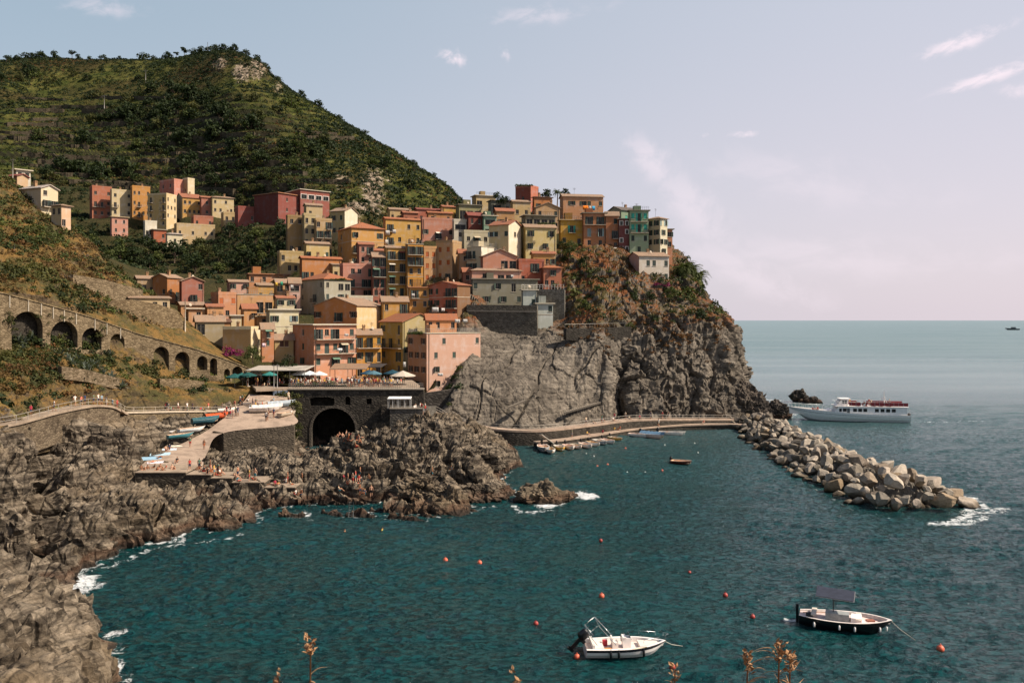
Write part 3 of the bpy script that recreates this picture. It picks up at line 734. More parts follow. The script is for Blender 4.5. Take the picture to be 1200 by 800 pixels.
def foamline(pts, width, w, z=0.):
    global foam
    pts = [atz(a, b, z) for a, b in pts]
    for p, q in zip(pts[:-1], pts[1:]):
        n = max(2, int((q - p).length / 1.0))
        for i in range(n + 1):
            c = p.lerp(q, i / n)
            m = (np.abs(WXg - c.x) < width * 3) & (np.abs(WYg - c.y) < width * 3)
            foam[m] = np.maximum(foam[m], w * np.exp(-((WXg[m] - c.x) ** 2 + (WYg[m] - c.y) ** 2) / width ** 2))
foamline([(62, 709), (78, 698), (92, 688), (100, 676)], 1.9, 1.0)
foamline([(100, 690), (112, 684)], 1.6, .8)
foamline([(95, 668), (120, 664), (150, 655), (175, 643), (215, 637), (255, 632), (282, 626)], 1.1, .72)
foamline([(160, 636), (215, 633)], .9, .9)
foamline([(460, 601), (500, 600), (545, 599), (578, 592)], .9, .75)
foamline([(290, 622), (345, 612), (420, 605), (460, 602)], .7, .5)
foamline([(640, 592), (655, 585), (668, 579), (682, 578), (690, 582)], 2.2, 1.1)
foamline([(602, 592), (610, 599), (625, 600), (645, 597)], 1.0, .8)
foamline([(130, 743), (142, 742)], 1.0, .9)
foamline([(134, 790), (137, 775)], 1.0, .9)
foamline([(590, 578), (604, 566), (600, 550), (622, 545)], .7, .5)
foamline([(880, 515), (905, 532), (940, 556), (962, 576), (1005, 600), (1050, 610), (1110, 613)], 1.1, .55)
foamline([(1110, 612), (1130, 608), (1140, 595), (1130, 582)], 1.8, .85)
foamline([(1145, 603), (1175, 595)], 2.2, .75)
foamline([(1090, 612), (1130, 613), (1152, 607), (1156, 594), (1140, 582)], 1.3, .8)
foamline([(1135, 580), (1080, 555), (1020, 528), (960, 505), (930, 492)], 1.5, .6)
foamline([(905, 492), (925, 485), (940, 478)], 3.5, .8)
foamline([(900, 468), (930, 470), (955, 473)], 4, .8)
foamline([(1068, 494), (1110, 494), (1150, 493)], 2.2, .6)
foamline([(930, 724), (922, 724)], .7, .9)
foamline([(1180, 388), (1196, 387.2)], 40, .6)
sm = (np.abs(Psh[..., 2] - .05) < .30) & (Psh[..., 1] < 150) & (Psh[..., 0] < 11)
sp_ = Psh[sm]; wgt = .70 + .35 * fbm(sp_ * .09, 2)
ixn = np.searchsorted(wx, sp_[:, 0]); iyn = np.searchsorted(wy, sp_[:, 1])
for a_ in (-2, -1, 0, 1, 2):
    for b_ in (-2, -1, 0, 1, 2):
        np.maximum.at(foam, (np.clip(ixn + a_, 0, len(wx) - 1), np.clip(iyn + b_, 0, len(wy) - 1)), wgt * math.exp(-(a_ * a_ + b_ * b_) / 3.5))
def _water(t):
    g = t('ShaderNodeNewGeometry'); v = g.outputs['Position']
    sp = t('ShaderNodeSeparateXYZ', i_Vector=v)
    dist = t('ShaderNodeVectorMath', operation='LENGTH'); t.set(dist, 0, v); D = dist.outputs['Value']
    n0 = t.noise(t.mapping(v, (.6, 1., 1)), .02, 4, .6)
    rip = t.noise(t.mapping(v, (1., 1.5, 1), rot=(0, 0, .35)), 1.45, 5, .58, dist=.5)
    rip2 = t.noise(t.mapping(v, (1., 1.6, 1), rot=(0, 0, -.3)), 4.2, 4, .6, dist=.3)
    swl = t.noise(t.mapping(v, (.35, 1.4, 1), rot=(0, 0, .1)), .12, 5, .6)
    swf = t.noise(t.mapping(v, (.15, 1., 1), rot=(0, 0, .06)), .02, 6, .62)
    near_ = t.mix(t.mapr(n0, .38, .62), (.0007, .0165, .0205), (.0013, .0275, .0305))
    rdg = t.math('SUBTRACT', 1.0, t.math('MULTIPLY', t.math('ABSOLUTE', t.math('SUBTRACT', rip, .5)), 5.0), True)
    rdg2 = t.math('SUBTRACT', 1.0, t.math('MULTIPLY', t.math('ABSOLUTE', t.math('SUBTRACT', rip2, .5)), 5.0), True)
    near_ = t.mix(t.mapr(rip, .38, .72), near_, (.002, .052, .052), 'MIX')  # ripple crests lightened: their light and dark contrast is put into the colour
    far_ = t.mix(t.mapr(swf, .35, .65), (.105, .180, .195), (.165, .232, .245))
    col = t.mix(t.mapr(D, 95, 420), near_, far_)  # paler with distance: grazing sky reflection put into the base colour
    fo = t('ShaderNodeAttribute', attribute_name='foam').outputs['Fac']
    fn = t.noise(v, 1.1, 8, .72, dist=.8)
    fm = t.mapr(t.math('ADD', t.math('MULTIPLY', fo, .62), fn), .88, 1.04)
    caps = t.math('MULTIPLY', t.mapr(t.noise(t.mapping(v, (.5, 1.3, 1)), .55, 6, .7), .755, .80), t.mapr(D, 70, 160))
    fm = t.math('MAXIMUM', fm, t.math('MULTIPLY', caps, .55))
    col = t.mix(fm, col, (.62, .64, .64))
    h = t.math('ADD', t.math('ADD', t.math('MULTIPLY', rip, 1.1), t.math('MULTIPLY', rdg, .22)), t.math('ADD', t.math('MULTIPLY', rip2, .2), t.math('MULTIPLY', rdg2, .06)))
    h = t.math('ADD', h, t.math('MULTIPLY', swl, t.mapr(D, 60, 500, .5, 3.5)))
    rough = t.math('ADD', t.math('MULTIPLY', fm, .6), t.mapr(D, 80, 900, .09, .34))
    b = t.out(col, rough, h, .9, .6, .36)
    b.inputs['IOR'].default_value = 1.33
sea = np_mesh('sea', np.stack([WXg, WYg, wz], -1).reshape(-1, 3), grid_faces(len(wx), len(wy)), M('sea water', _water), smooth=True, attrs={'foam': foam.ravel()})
tag(sea, kind='structure')
# ================================================================ HOUSES
WMESH = {}
def mesh_once(key, mb_fn, mats):
    if key not in WMESH:
        mb = MB(); mb_fn(mb)
        o = mb.build(key[0], mats); WMESH[key] = o.data
        bpy.data.objects.remove(o)
    return WMESH[key]

def inst(name, me, parent, loc=(0, 0, 0), rz=0.0):
    o = bpy.data.objects.new(name, me); COL.objects.link(o); o.parent = parent
    o.location = loc; o.rotation_euler = (0, 0, rz)
    return o

STONE = plain('#b9ab98', .85, .2)
IRON = plain('#2d2c2a', .5, .4)
WHITE = plain('#e6e0d6', .6, .3)
SHUT = {'s': '#2c3b31', 'b': '#4a3226', 'c': '#9a4f22', 'k': '#2a3630', 'B': '#2b3a36', 'V': '#2f8f7c', 'v': '#2f8f7c', 'q': '#7f8f8c', 'Q': '#7f8f8c'}

def frame_mesh(w, h, white):
    def fn(mb):
        fw = .07
        mb.bx(-w / 2, -w / 2 + fw, .1, .17, 0, h, 0); mb.bx(w / 2 - fw, w / 2, .1, .17, 0, h, 0)
        mb.bx(-w / 2 + fw, w / 2 - fw, .1, .17, h - fw, h, 0); mb.bx(-w / 2 + fw, w / 2 - fw, .1, .17, 0, fw, 0)
        mb.bx(-.03, .03, .105, .165, fw, h - fw, 0)
        mb.bx(-w / 2 - .1, w / 2 + .1, -.09, .06, -.10, -.004, 1)
        if white:
            s = .16
            mb.bx(-w / 2 - s, -w / 2 - .002, -.035, .05, 0, h, 2); mb.bx(w / 2 + .002, w / 2 + s, -.035, .05, 0, h, 2); mb.bx(-w / 2 - s, w / 2 + s, -.035, .05, h + .002, h + s, 2)
    return mesh_once(('window', w, h, white), fn, [plain('#8d8478', .6), STONE, WHITE])
def pane_mesh(w, h):
    return mesh_once(('pane', w, h), lambda mb: mb.bx(-w / 2 - .01, w / 2 + .01, .175, .21, -.01, h + .01), [glass()])
def shutter_mesh(w, h, c):
    return mesh_once(('shutter', w, h, c), lambda mb: mb.bx(0, w, -.065, -.012, 0, h), [louver(c)])
def balcony_mesh(w, dpt=1.0):
    def slab(mb):
        mb.bx(-w / 2, w / 2, -dpt, -.004, -.16, -.02)
    def rail(mb):
        n = max(3, int(w / .32))
        for i in range(n + 1):
            u_ = -w / 2 + .05 + (w - .1) * i / n
            mb.bx(u_ - .018, u_ + .018, -dpt + .03, -dpt + .065, -.02, .93)
        for sgn in (-1, 1):
            for j in range(1, 4):
                mb.bx(sgn * (w / 2 - .05) - .018, sgn * (w / 2 - .05) + .018, -dpt + .06 + dpt * .23 * j, -dpt + .095 + dpt * .23 * j, -.02, .93)
            mb.bx(sgn * (w / 2 - .05) - .025, sgn * (w / 2 - .05) + .025, -dpt + .07, -.01, .935, .985)
        mb.bx(-w / 2, w / 2, -dpt + .02, -dpt + .075, .935, .985)
    return mesh_once(('balcony', w), slab, [STONE]), mesh_once(('railing', w), rail, [IRON])

def place_window(root, code, face, uu, z, w, h, far):
    """face 'R': plane y=0 looking -y, u along x;  face 'L': plane x=0 looking -x, u along y"""
    loc, rz = ((uu, 0, z), 0.0) if face == 'R' else ((0, uu, z), -math.pi / 2)
    fr = inst('window', frame_mesh(w, h, code in 'wW'), root, loc, rz)
    inst('pane', pane_mesh(w, h), fr)
    if code in SHUT:
        sw = round(w / 2, 2); c = SHUT[code]
        if code in 'ckv' and not far:
            sm = shutter_mesh(sw, h, c)
            inst('shutter', sm, fr, (-w / 2, .13, 0)); inst('shutter', sm, fr, (0, .13, 0))
        elif not far or code in 'c':
            sm = shutter_mesh(sw, h, c)
            a1, a2 = random.choice((0, 0, 0, .25, .6, 1.2)), random.choice((0, 0, 0, .25, .6, 1.2))
            if random.random() < .12 and not far: inst('shutter', sm, fr, (-w / 2, .13, 0)); inst('shutter', sm, fr, (0, .13, 0))
            else:
                s1 = inst('shutter', sm, fr, (-w / 2 - .01, 0, 0)); s1.scale.x = -1; s1.rotation_euler.z = -a1 * -1; s2 = inst('shutter', sm, fr, (w / 2 + .01, 0, 0)); s2.rotation_euler.z = -a2
    return fr

def facade(mb, mp, W, Ht, ops, mi, rev=.22):
    us = sorted({0.0, W, *[o[0] for o in ops], *[o[1] for o in ops]})
    zs = sorted({0.0, Ht, *[o[2] for o in ops], *[o[3] for o in ops]})
    for i in range(len(us) - 1):
        for j in range(len(zs) - 1):
            cu, cz = (us[i] + us[i + 1]) / 2, (zs[j] + zs[j + 1]) / 2
            if any(o[0] < cu < o[1] and o[2] < cz < o[3] for o in ops): continue
            mb.quad(mp(us[i], 0, zs[j]), mp(us[i + 1], 0, zs[j]), mp(us[i + 1], 0, zs[j + 1]), mp(us[i], 0, zs[j + 1]), mi)
    for (a, b, c, d) in ops:
        for p, q in (((a, c), (b, c)), ((b, c), (b, d)), ((b, d), (a, d)), ((a, d), (a, c))):
            mb.quad(mp(p[0], 0, p[1]), mp(q[0], 0, q[1]), mp(q[0], rev, q[1]), mp(p[0], rev, p[1]), mi)

ROOFC = {'T': '#bb7650', 'P': '#b89a7c', 'G': '#77706a', 'W': '#c9beb2', 'O': '#c27645', 'R': '#a05545', 'B': '#7d5a45'}
GROUNDPTS = []
HOUSES = []
def chimney(roof, x_, y_, z_, h=1.0):
    mb = MB()
    mb.bx(x_ - .3, x_ + .3, y_ - .3, y_ + .3, z_ - .9, z_ + h, 0); mb.bx(x_ - .4, x_ + .4, y_ - .4, y_ + .4, z_ + h + .004, z_ + h + .1, 0)
    mb.bx(x_ - .28, x_ + .28, y_ - .28, y_ + .28, z_ + h + .3, z_ + h + .38, 0)
    for a in (-.24, .24):
        for b in (-.24, .24): mb.bx(x_ + a - .05, x_ + a + .05, y_ + b - .05, y_ + b + .05, z_ + h + .1, z_ + h + .3, 0)
    return mb.build('chimney', plaster('#b08a6c'), roof)

def house(label, xa, xm, xb, top, base, d, th, cR, cL=None, wR='', wL='', roof='flat', rc='T', rise=None, D=8.5, ext=4.5, cat='house', name='house', group=None, gp=True, body=None):
    k0 = (xm - CX) / F
    th = R(th) - math.atan(k0)
    if roof == 'slab' and rc not in 'GW' and d < 300 and 'shutter' not in name and random.random() < .75: roof = 'gx'; rise = (rise or 0) or 1.0
    wf = random.uniform(.88, 1.12); hf = random.uniform(.9, 1.1)
    C = at(xm, base, d)
    ct, st_ = math.cos(th), math.sin(th)
    kb = (xb - CX) / F; W = (kb * C.y - C.x) / (ct - kb * st_)
    if xa < xm:
        ka = (xa - CX) / F; DD = (ka * C.y - C.x) / (-st_ - ka * ct)
        D = DD if 0 < DD < 30 else D
    W = max(1.2, min(W, 30))
    Ht = (base - top) * d / F
    z0 = -ext
    root = thing(name, label, cat, (C.x, C.y, C.z), th, group)
    far = d > 300
    cL = cL or cR  # most left faces get darker plaster: their shade is put into the colour
    body = body or plaster
    ops = {'R': [], 'L': []}
    todo = []
    for face, spec, wid in (('R', wR, W), ('L', wL, D)):
        if not spec: continue
        rows = spec.split('/'); nr = len(rows); sh = Ht / nr
        for ri, row in enumerate(rows):
            cont = row.endswith('_'); row = row.rstrip('_')
            zb = Ht - (ri + 1) * sh
            n = len(row)
            for ci, ch in enumerate(row):
                if ch == '.': continue
                cw = wid / n
                uu = cw * (ci + .5)
                if face == 'L': uu = wid - uu          # left to right as seen
                if ch in 'BDVQ': w, h, zo = 1.05, min(2.25, sh * .74), .1
                elif ch == 'x': w, h, zo = cw * .86, sh * .62, sh * .06
                elif ch == 'w': w, h, zo = .85, min(1.25, sh * .5), sh * .3
                elif ch == 'W': w, h, zo = cw * .8, min(1.6, sh * .55), sh * .25
                else: w, h, zo = .95, min(1.45, sh * .52), sh * .27
                w = round(min(w * wf, cw * .82), 1); h = round(h * hf, 1)
                w = max(w, .5); h = max(h, .5)
                if uu - w / 2 < .1 or uu + w / 2 > wid - .1: continue
                zz = zb + zo
                if zz < .05: zz = .05
                if zz + h > Ht - .08: h = round(Ht - .15 - zz, 1)
                if h < .4: continue
                ops[face].append((uu - w / 2, uu + w / 2, zz, zz + h))
                todo.append((ch, face, uu, zz, w, h, zb, cw))
            if cont and wid > 2:
                bw = round(wid * .94, 1)
                sl_, ra_ = balcony_mesh(bw)
                loc, rz = ((wid / 2, 0, zb + .1), 0.) if face == 'R' else ((0, wid / 2, zb + .1), -math.pi / 2)
                b = inst('balcony', sl_, root, loc, rz); inst('railing', ra_, b)
    # ---- wall
    mb = MB()
    mR = lambda u_, dd, z_: (u_, dd, z_)
    mL = lambda u_, dd, z_: (dd, u_, z_)
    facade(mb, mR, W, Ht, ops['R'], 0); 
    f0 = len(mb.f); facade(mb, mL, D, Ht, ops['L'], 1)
    for i in range(f0, len(mb.f)): mb.f[i] = mb.f[i][::-1]
    mb.quad((W, 0, 0), (W, D, 0), (W, D, Ht), (W, 0, Ht), 0); mb.quad((W, D, 0), (0, D, 0), (0, D, Ht), (W, D, Ht), 1)
    mb.quad((0, 0, z0), (W, 0, z0), (W, 0, 0), (0, 0, 0), 0); mb.quad((0, D, z0), (0, 0, z0), (0, 0, 0), (0, D, 0), 1)
    mb.quad((W, 0, z0), (W, D, z0), (W, D, 0), (W, 0, 0), 0); mb.quad((W, D, z0), (0, D, z0), (0, D, 0), (W, D, 0), 1)
    ov = .35
    if rise is None: rise = {'gx': D * .2, 'gy': W * .2, 'hip': min(W, D) * .24, 'shed': D * .16, 'shedx': W * .16}.get(roof, 0)
    if roof == 'gx':
        mb.poly([(0, D, Ht), (0, 0, Ht), (0, D / 2, Ht + rise)], 1); mb.poly([(W, 0, Ht), (W, D, Ht), (W, D / 2, Ht + rise)], 0)
    if roof == 'gy':
        mb.poly([(0, 0, Ht), (W, 0, Ht), (W / 2, 0, Ht + rise)], 0); mb.poly([(W, D, Ht), (0, D, Ht), (W / 2, D, Ht + rise)], 1)
    if roof in ('flat', 'slab', 'deck'): mb.quad((0, 0, Ht), (W, 0, Ht), (W, D, Ht), (0, D, Ht), 0)
    if roof == 'shed': mb.poly([(0, D, Ht), (0, 0, Ht), (0, D, Ht + rise)], 1); mb.poly([(W, 0, Ht), (W, D, Ht), (W, D, Ht + rise)], 0); mb.quad((W, D, Ht), (0, D, Ht), (0, D, Ht + rise), (W, D, Ht + rise), 0)
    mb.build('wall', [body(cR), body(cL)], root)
    # ---- roof
    rb = MB(); th_ = .16
    tm = tiles(ROOFC[rc], 'X' if roof in ('gx', 'shed', 'hip') else 'Y')
    if roof == 'gx':
        s = rise / (D / 2); e = .012
        for sg in (0, 1):
            y0, y1 = (-ov, D / 2) if sg == 0 else (D + ov, D / 2)
            za, zb_ = Ht - ov * s + e, Ht + rise + e
            p = [(-ov, y0, za), (W + ov, y0, za), (W + ov, y1, zb_), (-ov, y1, zb_)]
            if sg: p = p[::-1]
            rb.hexa(p + [(a, b, c + th_) for a, b, c in p])
    elif roof == 'gy':
        s = rise / (W / 2); e = .012
        for sg in (0, 1):
            x0, x1 = (-ov, W / 2) if sg == 0 else (W + ov, W / 2)
            za, zb_ = Ht - ov * s + e, Ht + rise + e
            p = [(x0, -ov, za), (x1, -ov, zb_), (x1, D + ov, zb_), (x0, D + ov, za)]
            if sg: p = p[::-1]
            rb.hexa(p + [(a, b, c + th_) for a, b, c in p])
    elif roof == 'shed':
        s = rise / D; e = .012
        p = [(-ov, -ov, Ht - ov * s + e), (W + ov, -ov, Ht - ov * s + e), (W + ov, D + ov, Ht + rise + ov * s + e), (-ov, D + ov, Ht + rise + ov * s + e)]
        rb.hexa(p + [(a, b, c + th_) for a, b, c in p])
    elif roof == 'hip':
        o2 = .45; zb_ = Ht + .004; zt = Ht + rise
        b4 = [(-o2, -o2, zb_), (W + o2, -o2, zb_), (W + o2, D + o2, zb_), (-o2, D + o2, zb_)]
        t4 = [(a, b, c + .12) for a, b, c in b4]
        m_ = min(W, D) / 2
        r0, r1 = ((m_, D / 2, zt), (W - m_, D / 2, zt)) if W >= D else ((W / 2, m_, zt), (W / 2, D - m_, zt))
        if (Vector(r0) - Vector(r1)).length < .3: r0 = (W / 2 - .15, D / 2, zt) if W >= D else (W / 2, D / 2 - .15, zt); r1 = (W / 2 + .15, D / 2, zt) if W >= D else (W / 2, D / 2 + .15, zt)
        vs = b4 + t4 + [r0, r1]
        fs = [(0, 3, 2, 1), (0, 1, 5, 4), (1, 2, 6, 5), (2, 3, 7, 6), (3, 0, 4, 7)]
        fs += [(4, 5, 9, 8), (5, 6, 9), (6, 7, 8, 9), (7, 4, 8)] if W >= D else [(4, 5, 8), (5, 6, 9, 8), (6, 7, 9), (7, 4, 8, 9)]
        rb.add(vs, fs)
    elif roof == 'slab':
        rb.bx(-.5, W + .5, -.5, D + .5, Ht + .004, Ht + .26); tm = plaster({'W': '#d8cdc2', 'G': '#8f8880', 'P': '#c9b090', 'T': '#b98060', 'O': '#c07a4a'}.get(rc, '#b8a898'))
    elif roof == 'flat':
        hp = rise if rise else .7
        rb.bx(-.04, W + .04, -.04, .2, Ht + .004, Ht + hp); rb.bx(-.04, W + .04, D - .2, D + .04, Ht + .004, Ht + hp)
        rb.bx(-.04, .2, .204, D - .204, Ht + .004, Ht + hp); rb.bx(W - .2, W + .04, .204, D - .204, Ht + .004, Ht + hp)
        tm = body(cR)
    elif roof == 'deck':
        rb.bx(-.12, W + .12, -.12, D + .12, Ht + .004, Ht + .16)
        n = max(2, int(W / 1.2))
        tm = plaster('#c9bdb0')
    ro = rb.build('parapet' if roof == 'flat' else 'roof', tm, root) if rb.f else None
    if roof == 'deck':
        q = MB()
        for (p0, p1) in (((0, 0), (W, 0)), ((0, 0), (0, D)), ((W, 0), (W, D))):
            a = Vector((*p0, Ht + .16)); b = Vector((*p1, Ht + .16)); n = max(2, int((b - a).length / .5))
            for i in range(n + 1):
                c = a.lerp(b, i / n); q.box((c.x, c.y, c.z + .47), (.035, .035, .94))
            q.tube([a + Vector((0, 0, .95)), b + Vector((0, 0, .95))], .03, 5)
            q.tube([a + Vector((0, 0, .5)), b + Vector((0, 0, .5))], .02, 4)
        q.build('railing', plain('#9a948c', .5), ro)
    if roof in ('gx', 'gy', 'hip') and W > 4 and random.random() < .75:
        chimney(ro, W * random.uniform(.3, .7), D * random.uniform(.3, .6), Ht + rise * .75)
    if roof == 'flat' and random.random() < .5 and W > 4:
        chimney(ro, W * random.uniform(.25, .75), D * .6, Ht + .85, .6)
    # ---- windows
    for (ch, face, uu, zz, w, h, zb, cw) in todo:
        place_window(root, ch, face, uu, zz, w, h, far)
        if ch in 'BD' and face == 'R' and not far and random.random() < .16:
            q = MB(); aw_ = w / 2 + .35; q.hexa([(uu - aw_, -1.1, zz + h - .35), (uu + aw_, -1.1, zz + h - .35), (uu + aw_, -.03, zz + h + .12), (uu - aw_, -.03, zz + h + .12), (uu - aw_, -1.1, zz + h - .31), (uu + aw_, -1.1, zz + h - .31), (uu + aw_, -.03, zz + h + .16), (uu - aw_, -.03, zz + h + .16)])
            q.build('awning', plain(random.choice(['#d8cdbb', '#5f7a66', '#b9a98f', '#8a4a3a']), .85), root)
        if ch in 'BVQ' and '_' not in (wR if face == 'R' else wL):
            bw = round(min(cw * .9, w + 1.1), 1)
            sl_, ra_ = balcony_mesh(bw)
            loc, rz = ((uu, 0, zz), 0.) if face == 'R' else ((0, uu, zz), -math.pi / 2)
            b = inst('balcony', sl_, root, loc, rz); inst('railing', ra_, b)
    # roof clutter
    if not far and W > 3:
        zt = Ht + (rise * .55 if roof in ('gx', 'gy', 'hip', 'shed') else .3)
        if random.random() < .6:
            q = MB(); ax, ay, ah = W * random.uniform(.2, .8), D * random.uniform(.4, .7), random.uniform(1.6, 2.8); q.tube([(ax, ay, zt - .5), (ax, ay, zt + ah)], .03, 5)
            for j in range(4): q.tube([(ax - .5 + .05 * j, ay, zt + ah - .1 - .16 * j), (ax + .5 - .05 * j, ay, zt + ah - .1 - .16 * j)], .018, 4)
            q.build('antenna', IRON, root)
        if random.random() < .1:
            q = MB(); q.lathe((0, 0, 0), [(.01, .12), (.2, .08), (.36, 0)], 12); q.tube([(0, 0, .1), (.0, .3, -.3)], .03, 5); dsh = q.build('satellite_dish', STONE, root); dsh.location = (W * random.uniform(.2, .8), D * .3, zt + .7); dsh.rotation_euler = (R(70), 0, R(20))
        if roof in ('slab', 'deck') and W > 4 and random.random() < .55:
            q = MB(); sx0 = W * random.uniform(.1, .4); q.bx(sx0, sx0 + random.uniform(1.6, 2.6), D * .45, D * .45 + 2, Ht + .27, Ht + random.uniform(1.6, 2.4)); q.build('stair_head', body(cL), root)
        if roof == 'slab' and W > 3.5 and random.random() < .5:
            q = MB(); n = max(3, int(W / .6))
            for i in range(n + 1): q.box((W * i / n, -.35, Ht + .72), (.04, .04, .92))
            q.tube([(0, -.35, Ht + 1.18), (W, -.35, Ht + 1.18)], .03, 5); q.tube([(0, -.35, Ht + .75), (W, -.35, Ht + .75)], .02, 4); q.build('railing', IRON, root)
        if Ht > 5 and random.random() < .6:
            q = MB(); xx = W * random.choice((.04, .96)); q.tube([(xx, -.08, .2), (xx, -.08, Ht)], .055, 6); q.build('drainpipe', plain('#7a6a58', .6), root)
    # string course
    if not far and Ht > 7 and random.random() < .45:
        tb = MB(); zc = Ht * random.choice((.5, .66))
        if not any(o[2] < zc + .1 and o[3] > zc - .1 for o in ops['R'] + ops['L']):
            tb.bx(-.05, W + .05, -.05, -.003, zc - .07, zc + .07); tb.bx(-.05, -.003, 0, D + .05, zc - .07, zc + .07)
            tb.build('cornice', STONE, root)
    if gp:
        for a, b in ((0, 0), (W, 0), (0, D), (W, D)):
            p = Vector((C.x + a * ct - b * st_, C.y + a * st_ + b * ct, C.z + (.0 if b == 0 else .2)))
            GROUNDPTS.append(tuple(p - Vector((0, 0, .6))))
    HOUSES.append((root, C, th, W, D, Ht))
    return root, W, D, Ht

H = house
V1 = 'houses packed together on the rocky spur'
V2 = 'houses on the terraced slope behind the spur'
V3 = 'houses at the foot of the near hillside'
V4 = 'houses around the harbour square'
# --- top of the spur (farthest first)
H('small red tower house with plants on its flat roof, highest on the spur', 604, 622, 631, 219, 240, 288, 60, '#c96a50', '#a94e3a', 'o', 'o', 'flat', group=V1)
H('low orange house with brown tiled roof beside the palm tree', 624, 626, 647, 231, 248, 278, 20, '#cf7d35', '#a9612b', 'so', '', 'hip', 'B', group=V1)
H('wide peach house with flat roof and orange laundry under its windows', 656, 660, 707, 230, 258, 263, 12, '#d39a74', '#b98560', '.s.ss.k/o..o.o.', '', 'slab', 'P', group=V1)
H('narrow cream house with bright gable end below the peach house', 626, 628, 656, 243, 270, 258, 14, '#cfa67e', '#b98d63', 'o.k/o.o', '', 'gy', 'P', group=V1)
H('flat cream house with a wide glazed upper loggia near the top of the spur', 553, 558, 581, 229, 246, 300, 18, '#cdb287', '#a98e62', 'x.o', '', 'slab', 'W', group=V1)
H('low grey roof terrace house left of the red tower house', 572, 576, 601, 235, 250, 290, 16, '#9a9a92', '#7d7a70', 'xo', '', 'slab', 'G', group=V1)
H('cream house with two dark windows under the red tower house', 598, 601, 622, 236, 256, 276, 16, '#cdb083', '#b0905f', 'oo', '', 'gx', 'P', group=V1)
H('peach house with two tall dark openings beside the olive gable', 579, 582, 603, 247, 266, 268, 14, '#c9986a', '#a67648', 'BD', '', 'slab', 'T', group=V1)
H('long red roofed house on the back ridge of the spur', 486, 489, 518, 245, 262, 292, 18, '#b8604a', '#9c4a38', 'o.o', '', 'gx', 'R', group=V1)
H('yellow house on the back ridge beside the long red roof', 516, 519, 537, 242, 260, 292, 18, '#d3a348', '#b8862f', 'o.o', '', 'gx', 'T', group=V1)
H('olive grey house with columned loggia on the back ridge', 534, 538, 564, 240, 258, 288, 16, '#a39c77', '#86805e', 'xxx', '', 'slab', 'G', group=V1)
# --- upper middle
H('dark oxblood house with two white framed windows in the middle of the spur', 545, 549, 566, 252, 279, 262, 20, '#8a4236', '#6f3026', 'oo/ww', '', 'slab', 'R', group=V1)
H('pale teal house with covered terrace beside the oxblood house', 565, 567, 582, 253, 275, 262, 15, '#8fae9c', '#6d8b7a', 'x/x', '', 'slab', 'W', group=V1)
H('dusty pink house with tall green doors under a white parapet', 493, 495, 532, 257, 280, 262, 16, '#cb8571', '#a66452', 's.B.s', '', 'flat', 'W', group=V1)
H('small white house between pink house and oxblood house', 530, 532, 547, 259, 280, 262, 16, '#d7cdc3', '#b0a69c', 'x/o', '', 'flat', 'W', group=V1)
H('yellow house with long terracotta roof at the left shoulder of the spur', 449, 452, 495, 256, 287, 270, 18, '#d2a455', '#b27a40', 'B.oo/Bo.o', '', 'gx', 'O', group=V1)
H('cream gabled house with bright right wall and green shutters', 573, 596, 611, 263, 300, 236, 60, '#e6d8c6', '#d2bc94', '.o./...', 'qk.k/....', 'gy', 'T', group=V1)
H('butter yellow house with a pillared roof terrace full of plants', 611, 616, 652, 266, 310, 240, 16, '#dcc68c', '#a58f55', 's.s/s.s./....', '..', 'slab', 'P', group=V1)
H('pillared terrace storey in grey on top of the butter yellow house', 611, 616, 651, 252.5, 264.6, 242.2, 16, '#8d8676', '#7a735f', 'xxxx', '', 'slab', 'G', ext=.1, gp=False, group=V1, name='terrace_storey', cat='house')
# --- right row on the cliff
H('ochre yellow house with turquoise shutters over the cliff garden', 655, 657, 683, 258, 288, 247, 12, '#cfa03c', '#9a7028', '.V./o.D', '', 'slab', 'P', group=V1)
H('tall orange house with two columns of balconied doors on the cliff row', 682, 684, 710, 250, 291, 246, 10, '#cf8350', '#a5603a', 'BB_/QQ/oo', '', 'slab', 'G', group=V1)
H('narrower burnt orange house with one balcony on the cliff row', 709, 710, 725, 252, 294, 246, 8, '#c97a45', '#a05c33', '.k/.B/.o', '', 'slab', 'P', group=V1)
H('plum red house with white framed windows beside the green house', 723, 725, 738, 257, 297, 245, 10, '#8c4a4c', '#6f383a', 'ww/.w/w./ww', '', 'slab', 'G', group=V1)
H('grey green upper house with pitched roof behind the green house', 712, 728, 752, 246, 262, 252, 40, '#8ea592', '#9b9a88', 'vV', '..', 'gx', 'G', group=V1)
H('sage green house with turquoise shutters and balconies on the cliff row', 736, 738, 760, 247, 299, 244, 10, '#9fb59c', '#7f957e', 'vVv_/vVv_/k.k/.k.', '', 'slab', 'G', group=V1)
H('tall cream house with weathered walls at the end of the cliff row', 758, 773, 782, 256, 300, 243, 52, '#dcd3c0', '#cdb896', 'q.q/.s./s.s/.s.', 'ss/ss/ss/..', 'hip', 'P', group=V1)
H('narrow salmon house with terrace at the sea end of the cliff row', 779, 781, 788, 269, 292, 246, 15, '#d69170', '#b97557', 's/o', '', 'slab', 'G', group=V1)
H('white and pink house with stepped loggias below the cliff row', 736, 749, 784, 300, 331, 232, 22, '#e2d5d0', '#d09a94', '.kk.k/k.k.k', 'o../..o', 'gx', 'P', rise=1.3, group=V1)
